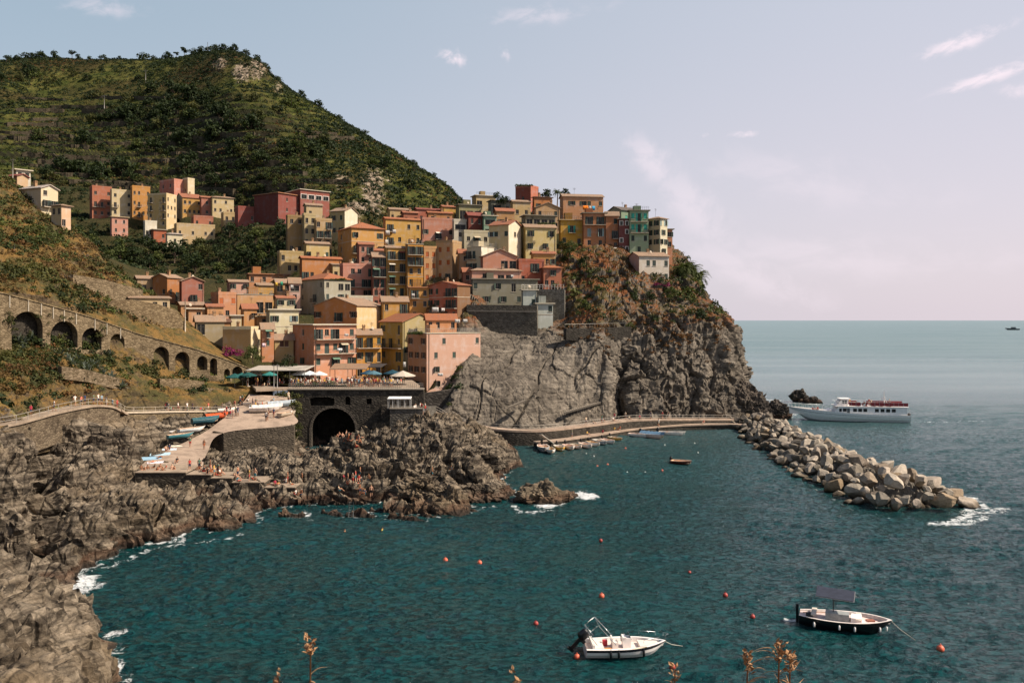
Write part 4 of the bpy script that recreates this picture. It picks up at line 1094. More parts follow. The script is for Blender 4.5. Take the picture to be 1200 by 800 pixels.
# --- middle front of the spur
H('peach house with four rows of orange shutters in the middle of the village', 495, 497, 512, 291, 345, 238, 15, '#d3a173', '#b07f55', 'cc/cc/cc/oo', '', 'flat', group=V1)
H('tall tan house with orange shutters and blank right wall', 511, 530, 541, 284, 345, 238, 64, '#b79470', '#d3a479', '.../.../.../...', 'cc/cc/cB/cc', 'flat', group=V1)
H('amber house with awning and paired windows left of the peach house', 475, 477, 496, 286, 362, 236, 14, '#d8993c', '#b57a2b', 'BB_/BB_/oo/oo/bb/oo', '', 'deck', group=V1)
H('yellow house with three stacked balconies in the village centre', 450, 453, 477, 290, 362, 236, 16, '#dba653', '#b98a3d', 'BB_/BB_/BB_/BB/o.k', '', 'gx', 'P', group=V1)
H('rose red house with narrow doors left of the yellow balconied house', 435, 437, 452, 300, 362, 235, 14, '#b86b58', '#94503f', 'BB/BB_/BB/oo/oo', '', 'slab', 'P', group=V1)
H('white terrace house with bright blank right wall', 547, 564, 599, 289, 318, 232, 52, '#e3ddd6', '#cdbfa9', '.../...', 'BB./BB.', 'deck', group=V1)
H('small pink gabled house with two arched windows', 562, 566, 606, 300, 318, 229, 12, '#cf8f7b', '#a86d5c', '..xx', '', 'gy', 'P', group=V1)
H('pink veranda house with broad pale tiled roof above the grey block', 550, 553, 611, 317, 330, 224, 12, '#d49c8c', '#b07d6d', '.D.xx.', '', 'hip', 'P', group=V1)
H('red orange house with flat terrace above the stone bastion', 606, 608, 638, 306, 332, 230, 12, '#c96445', '#a34d36', '..B./x...', '', 'flat', group=V1)
H('small red orange house with bright orange roof above the stone bastion', 634, 637, 658, 314, 338, 228, 12, '#cc7452', '#a55438', '.s./oo.', '', 'hip', 'O', group=V1)
H('grey cement block house with dark green shutters above the bastion wall', 552, 554, 630, 327, 358, 222, 12, '#8f8b80', '#76736a', 'k...s..x..../..s..s..k...', '', 'slab', 'G', group=V1)
H('small bluish white annexe beside the grey cement block', 611, 613, 629, 340, 363, 219.5, 10, '#c3cccf', '#9ba3a6', '.k', '', 'slab', 'W', group=V1)
H('pale blue white tower house at the edge of the bare cliff', 627, 629, 648, 356, 393, 217, 10, '#ccd3d6', '#9da5a8', '..k/.../..o', '', 'slab', 'W', group=V1)
# --- left flank of the spur
H('weathered stone tan tenement at the upper left of the village', 335, 337, 356, 254, 296, 268, 12, '#a5875f', '#8a6d49', 'oo/../../oo', '', 'flat', group=V1)
H('cream tenement with four rows of windows beside the stone tan one', 354, 356, 370, 252, 302, 267, 12, '#c9b58f', '#a8946f', 'oo/oo/oo/o.', '', 'flat', group=V1)
H('beige tenement with small balconies left of the yellow hip roofed house', 368, 370, 389, 258, 300, 265, 12, '#c6a67c', '#a5875f', 'o.B/BB/oo/oB', '', 'flat', group=V1)
H('tall beige house with bright white right wall behind the yellow hip roofed house', 387, 404, 419, 247, 276, 285, 56, '#e3d6c6', '#c0a679', '..', 'ss/ss', 'gy', 'P', group=V1)
H('large golden house with orange hip roof on the left flank', 396, 412, 450, 267, 312, 258, 20, '#d9a35c', '#c98f52', 's..s/B..B/BB.B', 'o./o./o.', 'hip', 'O', group=V1)
H('low cream house with small terrace below the stone tan tenement', 325, 328, 358, 296, 320, 255, 14, '#c3a878', '#a58b5e', 'o.../.oo.', '', 'flat', group=V1)
H('orange house with broad terracotta roof in the left middle of the village', 351, 354, 400, 302, 328, 242, 16, '#cf8442', '#a9642e', 'BD...o', '', 'gx', 'O', group=V1)
H('rose pink house with lace white balcony left of the village centre', 398, 402, 440, 311, 362, 236, 16, '#cd8d80', '#a96c60', '.oo.B/BB.BB_/.o.BB/.o..', '', 'flat', group=V1)
H('long orange and pink row house with five small windows', 289, 292, 347, 321, 345, 250, 12, '#c98d68', '#b5733d', 'o.o.oo.o/........', '', 'slab', 'T', group=V1)
H('pale grey house with bright terracotta hip roof in the lower village', 351, 380, 411, 327, 368, 222, 30, '#b3aea4', '#a9a498', 'o.xx/k.B./..', 'o..o/o.B./o...', 'hip', 'O', group=V1)
H('peach house under a flat tan roof left of the pale grey house', 321, 324, 340, 331, 364, 224, 12, '#c79a6b', '#a67c4e', 'xo/.o/..', '', 'slab', 'P', group=V1)
H('slim pinkish house under a flat tan roof beside the pale grey house', 338, 339, 352, 330, 366, 223, 10, '#d0a39a', '#b0847b', 'x/o/o', '', 'slab', 'P', group=V1)
H('vivid orange house with tall bright cream side wall', 368, 418, 449, 358, 396, 205, 60, '#e2bf92', '#d3802e', '....', 'b..B.b/b..o.B', 'gx', 'P', rise=2.0, group=V4)
H('salmon pink four storey house with white balconies on the harbour square', 343, 368, 417, 381, 449, 187, 26, '#dc9c80', '#d48a64', 'BoB.k_/kBkBk_/s.B.s/o....', 'o/s/s/o', 'slab', 'W', group=V4)
H('amber yellow house with flat tan roof right of the salmon pink house', 416, 418, 447, 391, 442, 196, 12, '#e0a13c', '#b97e2a', 'B.B.k_/s.B.D/x..x', '', 'slab', 'P', group=V4)
H('olive yellow house with orange pitched roof and tall gable on the square', 445, 472, 512, 377, 440, 199, 30, '#c2b083', '#bd9f52', '.o.o/s..B/..s.', 's.D/BBo_/s.B/o.D', 'gy', 'O', group=V4)
H('pink corner house with dark green shutters below the bare rock', 478, 500, 563, 391, 458, 190, 32, '#d6aa9d', '#c4906f', '..k....k/.k..s..../.s...k.../.s..D...', 'b.b/bbb/bbb/.x.', 'deck', group=V4)
H('small orange house set back on the pink corner house terrace', 498, 500, 535, 373, 389, 199, 18, '#d58d5c', '#ab6a40', 'oo.o', '', 'slab', 'O', group=V4, ext=3)
H('brick red house with brown right wall above the pink corner house', 502, 536, 551, 334, 375, 214, 45, '#8f6a50', '#cb6a4e', '../../..', 'ss.BB/ss.BB/o.oo', 'slab', 'T', group=V1)
H('ochre lower house with small laundry balcony left of the brick red house', 478, 480, 504, 337, 375, 219, 14, '#d39c55', '#b07d3a', 'Bo/oo/o.', '', 'slab', 'T', group=V1)
# --- left valley
H('small dusty shed house with tan roof at the hillside foot', 158, 161, 184, 326, 348, 224, 10, '#b3977a', '#94785b', 'xo', '', 'gx', 'P', group=V3)
H('orange farmhouse with pale pitched roof in the left valley', 179, 196, 213, 325, 352, 224, 50, '#b5733f', '#c98146', 'oB', '.o', 'gx', 'P', group=V3)
H('brick pink farmhouse joined to the orange one', 210, 213, 239, 329, 356, 222, 14, '#b46a5b', '#95503f', '..o/.B.', '', 'gy', 'P', group=V3)
H('salmon house with two rust red shutters in the lower left village', 247, 256, 277, 345, 374, 214, 20, '#cf9272', '#c98565', 'c.c/.o.', 'o', 'flat', group=V3)
H('peach terrace house with white awning behind the salmon house', 275, 278, 320, 345, 368, 217, 14, '#cf9d70', '#ad7c50', 'o.xx', '', 'deck', group=V3)
H('low peach house with white roof beside the old road', 218, 220, 237, 362, 392, 200, 12, '#c9946c', '#a7744d', '.o/..', '', 'slab', 'W', group=V3)
H('tan roofed long house behind the low peach house', 208, 212, 256, 357, 378, 212, 14, '#bd8d66', '#9d6f4a', 'o.o', '', 'gx', 'P', group=V3)
H('small cream house with teal window behind the tan block', 268, 271, 283, 370, 395, 204, 12, '#dcc9a8', '#b9a686', '.q/..', '', 'slab', 'W', group=V3)
H('orange peach house with tall window between salmon and cream houses', 282, 285, 301, 361, 394, 207, 14, '#d09762', '#ae7743', '.b/..', '', 'slab', 'T', group=V3)
H('low orange house with dark twin windows behind the white house', 298, 301, 318, 371, 398, 203, 14, '#cf9055', '#ad713a', '.oo/...', '', 'slab', 'P', group=V3)
H('grey tan garage house with dark square opening by the old road', 228, 230, 263, 375, 412, 190, 14, '#a3947c', '#867862', 'x../...', '', 'slab', 'P', group=V3)
H('blank tan block with pale right end above the bougainvillea', 261, 294, 307, 386, 414, 187, 66, '#e0cfae', '#bd9a6c', '.o', '..', 'flat', group=V3)
H('slim orange house with tall shutters beside the white house', 305, 307, 321, 384, 420, 188, 14, '#d3895c', '#ae683f', '.B./.k./...', '', 'slab', 'P', group=V4)
H('creamy white house with grey blue shutters left of the salmon pink house', 312, 316, 350, 363, 420, 200, 16, '#ddd2b8', '#b9ae95', 's.q/b.b/...', '', 'slab', 'W', group=V4)
H('tan ground floor house with paired windows under the creamy white house', 320, 322, 344, 397, 422, 192, 12, '#b8a277', '#97825a', '.bb./....', '', 'slab', 'P', group=V4)
# --- terraced slope behind (far)
H('brick red tenement with three rows of windows, far left of the back row', 105, 108, 131, 219, 254, 350, 12, '#bf6a4a', '#99503a', 's.o/BBo/ooo', '', 'flat', group=V2)
H('cream tenement with balconies next to the brick red one', 129, 131, 155, 223, 253, 349, 12, '#d3bf9d', '#ae9b7b', 'o.s/B.s/o.s', '', 'flat', group=V2)
H('yellow orange tenement between two cream ones in the back row', 153, 155, 176, 219, 254, 350, 12, '#c98f4c', '#a8713a', 'oo.o/oB.o/oBoo', '', 'flat', group=V2)
H('tall cream corner tenement with bright right face in the back row', 173, 195, 207, 228, 266, 343, 55, '#dcc29c', '#c9aa74', 'o.o/ooo/o.o/...', 'B.B/B.B/o.B/..o', 'flat', group=V2)
H('pink gabled tenement rising behind the cream corner tenement', 187, 204, 216, 211, 234, 360, 34, '#d58574', '#c46d5c', '..', 'oo/oo', 'flat', group=V2)
H('small cream house highest at the right of the back row', 214, 220, 228, 210, 230, 362, 34, '#d8c7ad', '#bd9a7c', '.', 'o', 'flat', group=V2)
H('mustard house with dark shutters in the back row', 206, 214, 236, 231, 252, 350, 14, '#c99a55', '#a8a08a', 'ss.s/oooo', 'o', 'gx', 'T', group=V2)
H('brick pink house between mustard and cream houses', 234, 236, 249, 231, 253, 350, 12, '#c17460', '#9d5848', '.o./.o.', '', 'gx', 'T', group=V2)
H('cream house at the right end of the back row', 247, 249, 274, 231, 250, 349, 12, '#d3bc92', '#ae976f', 'o.o./oo.o', '', 'hip', 'P', group=V2)
H('small pink cottage below the cream tenement', 129, 131, 150, 254, 274, 335, 12, '#cf9386', '#ab7266', 'oo/oo', '', 'slab', 'P', group=V2)
H('small white cottage with crenellated parapet in the trees', 168, 170, 184, 260, 280, 328, 14, '#dad2c8', '#b4aca2', 'oo.', '', 'flat', group=V2)
H('low rust red cottage beside the white cottage', 177, 180, 195, 269, 282, 326, 14, '#c06038', '#9c492a', '.o', '', 'slab', 'R', group=V2)
H('little white hut with two openings right of the rust cottage', 194, 196, 214, 274, 288, 324, 14, '#ddd0bb', '#b7aa95', '.o.', '', 'hip', 'W', group=V2)
H('long low cream house under the red upper house', 204, 207, 252, 263, 278, 328, 10, '#cbb08a', '#a68d68', 'o.o.oo', '', 'flat', group=V2)
H('short brick red house stepped above the long low cream house', 224, 227, 250, 254, 266, 336, 10, '#bb6e55', '#985440', 'o.o', '', 'flat', group=V2)
H('tan house with terraces at the right of the lower back cottages', 259, 262, 277, 250, 272, 335, 12, '#c6aa80', '#a38860', 'oo/oo', '', 'flat', group=V2)
H('small oxblood house joined to the great dark red house', 275, 279, 301, 243, 262, 330, 16, '#a44e46', '#8c4238', '.o', '', 'flat', group=V2)
H('great dark red house with loggia storeys under the mountain', 298, 326, 353, 226, 262, 325, 40, '#9a4a44', '#7c3a35', '.o.o/.o.o/....', '..../....', 'slab', 'T', group=V2)
H('upper dark red wing with white columned top floor', 322, 352, 386, 222, 250, 332, 26, '#a8584e', '#8a443c', 'WWWW/..o.', 'o.o./....', 'slab', 'W', group=V2)
# --- near hill left edge
H('low house with faded red roof on the crest of the near hillside', 7, 20, 33, 206, 222, 206, 40, '#c6a78c', '#b58a72', '..', 'o.', 'gy', 'R', group=V3)
H('pale cottage with white roof at the crest beside the utility pole', 16, 19, 36, 199, 212, 216, 14, '#cfc8bf', '#aaa39a', 'oo', '', 'slab', 'W', group=V3)
H('cream house with broad pale gable on the near hillside', 23, 48, 68, 220, 242, 192, 38, '#dccbb2', '#cdb9a4', 'o./BB', '.o.', 'gy', 'W', group=V3)
H('small cream and pink house stepping down the near hillside edge', 60, 72, 83, 241, 268, 186, 36, '#d9b39a', '#cbb595', '../o.', 'oo/..', 'hip', 'P', group=V3)
# --- more of the small houses
H('small terracotta roofed cottage behind the grey tan garage', 240, 243, 262, 359, 380, 204, 12, '#cf9a70', '#a8754d', 'o.o', '', 'gx', 'T', group=V3)
H('pale pink house behind the peach terrace house', 266, 269, 291, 330, 352, 234, 14, '#d3a193', '#ac7a6c', 's.s/o.o', '', 'gx', 'P', group=V3)
H('ochre house with pale tiled roof behind the peach terrace house', 299, 302, 323, 334, 356, 230, 14, '#cf9f55', '#a87a38', 'o.s', '', 'gx', 'P', group=V3)
H('small ivory house with pitched roof behind the creamy white house', 322, 325, 345, 349, 372, 213, 14, '#d8cbb2', '#b0a288', 's.s/...', '', 'gx', 'T', group=V4)
H('brown cottage with one shutter beside the small cream house', 251, 254, 270, 377, 398, 197, 12, '#b58560', '#8f6443', '.c', '', 'gx', 'B', group=V3)
H('amber house peeping between rose pink house and pale grey house', 380, 383, 402, 318, 340, 246, 14, '#d2994f', '#a97433', 'o.o/B.o', '', 'gx', 'T', group=V1)
H('buff house above the long terracotta roofed yellow house', 454, 457, 481, 245, 260, 285, 16, '#ccae82', '#a5875c', 'o.so', '', 'gx', 'P', group=V1)
H('rust house at the left end of the back ridge', 470, 473, 490, 249, 263, 283, 16, '#b7684c', '#914c35', 'o.o', '', 'gx', 'T', group=V1)
H('low ochre house with tiled roof in front of the butter yellow house', 622, 625, 651, 297, 314, 233, 12, '#cf9f60', '#a67842', 'o.os', '', 'gx', 'T', group=V1)
H('pale yellow house behind the orange terracotta roofed house', 356, 359, 386, 285, 306, 252, 14, '#d8bc84', '#ae935c', 's.o.s', '', 'gx', 'P', group=V1)
H('plum pink house beneath the tall red doors of the rose red house', 418, 421, 438, 286, 310, 250, 14, '#c08274', '#985f52', 'oB/oo', '', 'gx', 'T', group=V1)
# --- fillers between the named fronts
H('tan roofed shed house above the rubble wall of the old road', 150, 152, 199, 349, 366, 174, 10, '#c4ac8c', '#a08a6d', 'x.oo', '', 'shed', 'P', group=V3)
H('low terracotta roofed house tucked between golden and yellow houses', 424, 427, 452, 293, 314, 252, 14, '#cd9a66', '#a67744', 'oo', '', 'gx', 'T', group=V1)
H('narrow ivory house wedged left of the cream gabled house', 541, 544, 574, 272, 300, 246, 14, '#cfc4ae', '#a99d85', 'oBo/...', '', 'flat', group=V1)
H('small peach house behind the white terrace house', 536, 538, 552, 296, 322, 236, 12, '#c99c78', '#a3784f', 'o/o', '', 'slab', 'T', group=V1)
H('tan house under the pillared terrace left of the butter yellow house', 596, 598, 613, 280, 306, 243, 12, '#c3a77c', '#9d835a', 'o/o', '', 'gx', 'P', group=V1)
H('cream lean to house at the foot of the golden house', 388, 390, 412, 310, 330, 244, 14, '#d3b98f', '#ab9168', 'o.o', '', 'shed', 'P', group=V1)
H('orange top house peeping over the dusty pink house', 500, 502, 530, 249, 262, 276, 14, '#c98a5a', '#a1683c', 'o.o', '', 'gx', 'O', group=V1)
H('mid red narrow house between the peach house and the white terrace house', 541, 543, 553, 318, 345, 230, 12, '#b3705a', '#8d523f', 'o/B', '', 'slab', 'T', group=V1)
H('small sand coloured house above the stone tan tenement', 356, 359, 378, 240, 256, 290, 14, '#cdb491', '#a58d6b', 'o.', '', 'gx', 'P', group=V1)
H('brown roofed house behind the ochre yellow house', 658, 662, 690, 247, 262, 272, 14, '#c48e62', '#9c6c44', 'o.o', '', 'hip', 'B', group=V1)
H('low white walled house below the rose pink house', 405, 408, 437, 349, 372, 226, 14, '#d2c9bd', '#aaa196', 'o.o/...', '', 'flat', group=V1)
H('amber lower house beside the vivid orange house', 446, 448, 478, 352, 384, 214, 14, '#cf9a4c', '#a67735', 'o.B/...', '', 'slab', 'P', group=V4)
# ================================================================ VILLAGE GROUND
GX_ = [  # more points of the ground between and behind the houses
 at(300,440,185), at(340,448,180), at(420,452,176), at(470,452,178), at(480,455,182), at(380,449,172), at(300,446,176), at(460,458,174), at(345,452,172), at(440,456,171), at(490,462,178),
 at(120,290,320), at(200,300,310), at(270,300,300), at(330,295,290), at(300,315,270), at(230,318,275), at(150,312,262), at(270,330,250), at(100,262,345), at(300,262,322), at(60,262,345), at(20,255,345),
 at(400,262,310), at(450,272,310), at(540,276,330), at(600,280,335), at(650,290,335), at(450,300,380), at(560,310,385), at(660,310,385), at(400,290,380), at(160,250,368), at(270,240,375), at(350,235,360), at(120,225,380), at(220,222,385), at(0,230,360), at(0,270,320), at(60,285,300), at(120,310,270),
 at(520,440,190), at(560,385,206), at(620,368,214), at(540,360,222),
]
vg = rbf_fit([tuple(p) for p in GX_] + GROUNDPTS)
vx = np.arange(-225, 22, 1.6); vy = np.arange(171, 395, 1.6)
VX, VY = np.meshgrid(vx, vy, indexing='ij')
VZ = vg(VX, VY)
pxv = CX + VX / VY * F
VZ += .5 * fbm(np.stack([VX * .15, VY * .15, 0 * VX], -1), 3) * np.clip((VY - 200) / 20, 0, 1)
lim = np.interp(pxv, [-200, 130, 200, 280, 320, 480, 515, 540, 640, 700], [300, 215, 205, 185, 172, 174, 192, 226, 231, 240])
tz = np.clip((VY - 258) / 12, 0, 1) * np.clip((350 - VY) / 20, 0, 1); q = (VZ + 2 * fbm(np.stack([VX * .02, VY * .02, 0 * VX], -1), 2)) / 3.6; fr = q - np.floor(q)
VZ = VZ + tz * 3.6 * (np.floor(q) + np.clip((fr - .6) / .4, 0, 1) * .92 + .08 * fr - q)
Pv = np.stack([VX, VY, VZ], -1)
keep = (VY > lim - 3) & (pxv > -100) & (pxv < 668)
fv = grid_faces(len(vx), len(vy)); kf = keep.ravel()[fv].all(1)
tag(np_mesh('ground', Pv.reshape(-1, 3), fv[kf], M('village ground', _rock, '#5f574a', '#4a4338', '#3f3b24', False, ('#34331a', '#403a20'), .3, .8, (-40, -20, 4))), kind='structure')
wv = (keep & (VY > 250) & (VY < 392) & (pxv > 60) & (pxv < 560)).astype(float) * np.clip(.6 + fbm(Pv * .05, 3), .1, 1)
hx_ = np.array([[h_[1].x, h_[1].y, max(h_[3], h_[4])] for h_ in HOUSES])
def clear(C, m=4.5): return C[np.array([(np.hypot(hx_[:, 0] - c[0], hx_[:, 1] - c[1]) > m).all() for c in C])]
v1 = clear(pick(Pv, wv * (VY < 390), 3000)); stuff_leaves('hollow_undergrowth', [bushes(v1, rng.uniform(.6, 1.9, len(v1)), 26, tn(v1, .06, .4, .6), .75, .42)], LEAF_DARK)
v2 = clear(pick(Pv, wv, 1200)); stuff_leaves('hollow_scrub', [bushes(v2, rng.uniform(.5, 1.5, len(v2)), 24, tn(v2, .06, .5, .7), .65, .42)], LEAF_OLIVE)
v3 = clear(pick(Pv, keep * (VY < 285) * (pxv > 290) * (pxv < 650) * 1.0, 260), 3.0); stuff_leaves('garden_undergrowth', [bushes(v3, rng.uniform(.4, 1.1, len(v3)), 40, tn(v3, .1, .5, .7), .8, .34)], LEAF_GREEN)
def ground_at(x_, y_): return float(vg(np.array([x_]), np.array([y_]))[0])

# paved harbour square and its parapet edge
def slab_poly(name, pts, th, mat, kind='structure'):
    mb = MB(); n = len(pts)
    lo = [(p[0], p[1], p[2] - th) for p in pts]
    mb.poly(pts); mb.poly(lo[::-1])
    for i in range(n):
        j = (i + 1) % n
        mb.quad(lo[i], lo[j], pts[j], pts[i])
    o = mb.build(name, mat)
    return tag(o, kind=kind) if kind else o
zsq = 11.6
sq = [atd(300, 166, zsq), atd(338, 169, zsq), atd(365, 169.6, zsq), atd(470, 170.5, zsq), atd(492, 176, zsq), atd(480, 196, zsq), atd(330, 196, zsq), atd(290, 186, zsq)]
slab_poly('square', sq, .5, PAVE2)

# ================================================================ PLANAR STONE WALLS WITH ARCHES
def arch_pts(cx, w, z0, zs, n=14, rise=None):
    r = w / 2; rise = r if rise is None else rise
    return [(cx - r, z0)] + [(cx - r * math.cos(math.pi * i / n), zs + rise * math.sin(math.pi * i / n)) for i in range(n + 1)] + [(cx + r, z0)]
def wall_mesh(name, outline, holes, thick, A, B, mat, parent=None, matback=None):
    """flat wall: outline/holes in (along, height) metres; A->B gives its line on plan (front faces right of A->B turned to the camera)"""
    cu = bpy.data.curves.new(name, 'CURVE'); cu.dimensions = '2D'; cu.fill_mode = 'BOTH'; cu.extrude = thick / 2
    for pts in [outline] + holes:
        sp = cu.splines.new('POLY'); sp.points.add(len(pts) - 1); sp.use_cyclic_u = True
        for q, (a, b) in zip(sp.points, pts): q.co = (a, b, 0, 1)
    tmp = bpy.data.objects.new(name, cu); COL.objects.link(tmp)
    dg = bpy.context.evaluated_depsgraph_get()
    me = bpy.data.meshes.new_from_object(tmp.evaluated_get(dg)); bpy.data.objects.remove(tmp); bpy.data.curves.remove(cu)
    me.name = name; me.materials.clear(); me.materials.append(mat)
    A = Vector(A); B = Vector(B); ux = (B - A); ux.z = 0; ux.normalize()
    uy = Vector((0, 0, 1)); uz = ux.cross(uy)
    Mx = Matrix((ux.to_4d(), uy.to_4d(), uz.to_4d(), (0, 0, 0, 1))).transposed()
    for r_ in range(3): Mx[r_][3] = (A[0], A[1], 0)[r_]
    Mx[3][0] = Mx[3][1] = Mx[3][2] = 0; Mx[3][3] = 1
    me.transform(Mx)
    o = bpy.data.objects.new(name, me)
    return link(o, parent)
class Plane2:
    """helper: pixel -> (along, height) on the vertical plane through A and B"""
    def __init__(s, A, B):
        s.A = Vector(A); s.B = Vector(B); s.u = (s.B - s.A); s.u.z = 0; s.L = s.u.length; s.u.normalize(); s.n = Vector((s.u.y, -s.u.x, 0))
    def __call__(s, px, py):
        dv = Vector(((px - CX) / F, 1, (HY - py) / F)); o = Vector((0, 0, EYE))
        tt = (s.A - o).dot(s.n) / dv.dot(s.n); p = o + dv * tt
        return ((p - s.A).dot(s.u), p.z)
def arch_px(pl, x0, x1, ytop, ybot):
    a0, z0 = pl(x0, ybot); a1, _ = pl(x1, ybot); _, zt = pl((x0 + x1) / 2, ytop)
    w = a1 - a0; zt0 = zt - min(w / 2, (zt - z0) * .6)
    return arch_pts((a0 + a1) / 2, w, z0, zt0, rise=zt - zt0)
OLDWALL = masonry('#8d7c63', '#655743', 1.9)
DARKWALL = masonry('#565048', '#3f3a34', 1.5)
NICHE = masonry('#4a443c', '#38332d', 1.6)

# old road viaduct on the near hillside: two straight runs
va = thing('viaduct_wall', 'long buff stone retaining wall of the old road with a row of arches', 'retaining wall', (0, 0, 0))
Aa, Ab = atd(-60, 133.2, 0), atd(152, 163, 0)
pl = Plane2(Aa, Ab)
top = [pl(x_, y_) for x_, y_ in ((-60, 335), (0, 344), (50, 357), (100, 371), (152, 389))]
bot = [pl(x_, y_) for x_, y_ in ((152, 440), (100, 425), (50, 415), (0, 415), (-60, 415))]
holes = [arch_px(pl, 10.5, 47, 365, 412), arch_px(pl, 56, 88, 376, 408), arch_px(pl, 93, 116, 384, 410), arch_px(pl, 126, 143, 391, 412), arch_px(pl, -35, -3, 358, 412)]
w1 = wall_mesh('wall', top + bot, holes, 1.4, Aa - pl.n * .0, Ab, OLDWALL, va)
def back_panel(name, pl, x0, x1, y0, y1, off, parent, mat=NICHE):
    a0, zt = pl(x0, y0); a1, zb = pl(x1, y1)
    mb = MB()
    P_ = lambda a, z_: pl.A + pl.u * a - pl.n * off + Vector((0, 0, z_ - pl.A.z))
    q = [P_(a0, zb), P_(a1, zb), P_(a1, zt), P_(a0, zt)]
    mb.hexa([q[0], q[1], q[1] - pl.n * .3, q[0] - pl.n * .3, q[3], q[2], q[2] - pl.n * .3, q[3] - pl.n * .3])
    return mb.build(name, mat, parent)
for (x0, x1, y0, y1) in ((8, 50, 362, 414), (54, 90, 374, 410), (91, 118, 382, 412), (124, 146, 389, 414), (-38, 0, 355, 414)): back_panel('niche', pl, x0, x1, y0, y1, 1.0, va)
Ba, Bb = atd(152, 163, 0), atd(318, 186.5, 0)
pl2 = Plane2(Ba, Bb)
top = [pl2(x_, y_) for x_, y_ in ((152, 389), (180, 397), (230, 410), (270, 424), (318, 443))]
bot = [pl2(x_, y_) for x_, y_ in ((318, 462), (270, 465), (220, 460), (180, 455), (152, 445))]
holes = [arch_px(pl2, 178, 196, 406, 446), arch_px(pl2, 203, 220, 412, 446), arch_px(pl2, 229, 241, 417, 434), arch_px(pl2, 244, 252.5, 419.5, 440), arch_px(pl2, 260.5, 267.5, 432, 450), arch_px(pl2, 270, 282, 429, 448), arch_px(pl2, 286, 298, 435, 452)]
wall_mesh('wall', top + bot, holes, 1.4, Ba, Bb, OLDWALL, va)
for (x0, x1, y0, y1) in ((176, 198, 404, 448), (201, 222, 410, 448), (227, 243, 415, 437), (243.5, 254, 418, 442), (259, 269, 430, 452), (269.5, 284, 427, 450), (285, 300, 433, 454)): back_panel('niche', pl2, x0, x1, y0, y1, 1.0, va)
def coping(pts, w, h, name, parent, mat):
    mb = MB()
    for a, b in zip(pts[:-1], pts[1:]):
        a = Vector(a); b = Vector(b); u_ = (b - a); n_ = Vector((u_.y, -u_.x, 0)).normalized() * w / 2; up = Vector((0, 0, h))
        mb.hexa([a - n_, a + n_, b + n_, b - n_, a - n_ + up, a + n_ + up, b + n_ + up, b - n_ + up])
    return mb.build(name, mat, parent)
def plpt(pl, px, py, dz=0):
    a, z_ = pl(px, py); p = pl.A + pl.u * a; return (p.x, p.y, z_ + dz)
coping([plpt(pl, x_, y_, .01) for x_, y_ in ((-60, 335), (0, 344), (50, 357), (100, 371), (151, 388.7))], 1.75, .16, 'coping', va, masonry('#9a8769', '#75654d', 1.2))
coping([plpt(pl2, x_, y_, .02) for x_, y_ in ((153, 389.3), (180, 397), (230, 410), (270, 424), (318, 443))], 1.75, .16, 'coping', va, masonry('#9a8769', '#75654d', 1.2))
for x_, y_ in ((8, 346), (30, 351), (45, 355.5), (59, 360), (72, 363.5), (86, 367), (108, 374), (122, 379), (138, 384)):   # pale drain marks are built as thin pilaster strips
    a, z_ = pl(x_, y_); p = pl.A + pl.u * a + pl.n * .74
    mb = MB(); mb.box((p.x, p.y, z_ - 1.0), (.14, .14, 2.0), math.atan2(pl.u.y, pl.u.x)); mb.build('drainpipe', plain('#a79d8c', .8), va)

# lower path wall with two arched boat stores
lw = thing('boat_store_wall', 'stone wall with two arched boat stores under the upper path', 'retaining wall')
La, Lb = atd(146, 146.5, 0), atd(268, 163, 0)
pl3 = Plane2(La, Lb)
top = [pl3(x_, y_) for x_, y_ in ((146, 484), (200, 483), (268, 482))]
bot = [pl3(x_, y_) for x_, y_ in ((268, 505), (225, 520), (190, 530), (146, 530))]
holes = [arch_px(pl3, 160, 176, 491, 517), arch_px(pl3, 188.5, 203.5, 490, 513)]
wall_mesh('wall', top + bot, holes, 1.2, La, Lb, OLDWALL, lw)
for (x0, x1, y0, y1) in ((158, 178, 489, 520), (187, 206, 488, 516)): back_panel('niche', pl3, x0, x1, y0, y1, 1.6, lw)
coping([plpt(pl3, x_, y_, .01) for x_, y_ in ((146, 484), (200, 483), (268, 482))], 1.6, .22, 'coping', lw, plain('#b9a993', .9))

# arched bridge carrying the square over the stream
br = thing('bridge', 'shade-toned stone bridge with one great arch carrying the railed square', 'bridge')
Ca, Cb = atd(338, 168.6, 0), atd(497, 169.6, 0)
pl4 = Plane2(Ca, Cb)
top = [pl4(x_, y_) for x_, y_ in ((338, 456.5), (400, 456), (470, 456), (497, 457))]
bot = [pl4(x_, y_) for x_, y_ in ((497, 505), (440, 535), (350, 540), (338, 530))]
holes = [arch_px(pl4, 366, 417, 477.5, 533), [pl4(*q) for q in ((364, 475), (392.5, 475), (392.5, 466.5), (386, 464.8), (371, 464.8), (364, 466.5))], arch_px(pl4, 405, 411, 464, 474), [pl4(*q) for q in ((430, 473), (436, 473), (436, 466.5), (430, 466.5))]]
wall_mesh('wall', top + bot, holes, 1.4, Ca, Cb, DARKWALL, br)  # the shade on the bridge face is put into this darker masonry
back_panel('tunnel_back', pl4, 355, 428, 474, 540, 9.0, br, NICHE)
mb = MB()
for x0 in (362.5, 419.5):
    a, _ = pl4(x0, 500); P_ = lambda off, z_: pl4.A + pl4.u * a - pl4.n * off + Vector((0, 0, z_))
    q = [P_(.75, -2), P_(9, -2), P_(9, 8.6), P_(.75, 8.6)]; s_ = pl4.u * (-.3 if x0 < 400 else .3)
    mb.hexa([q[0], q[1], q[1] + s_, q[0] + s_, q[3], q[2], q[2] + s_, q[3] + s_])
mb.build('tunnel_side', NICHE, br)
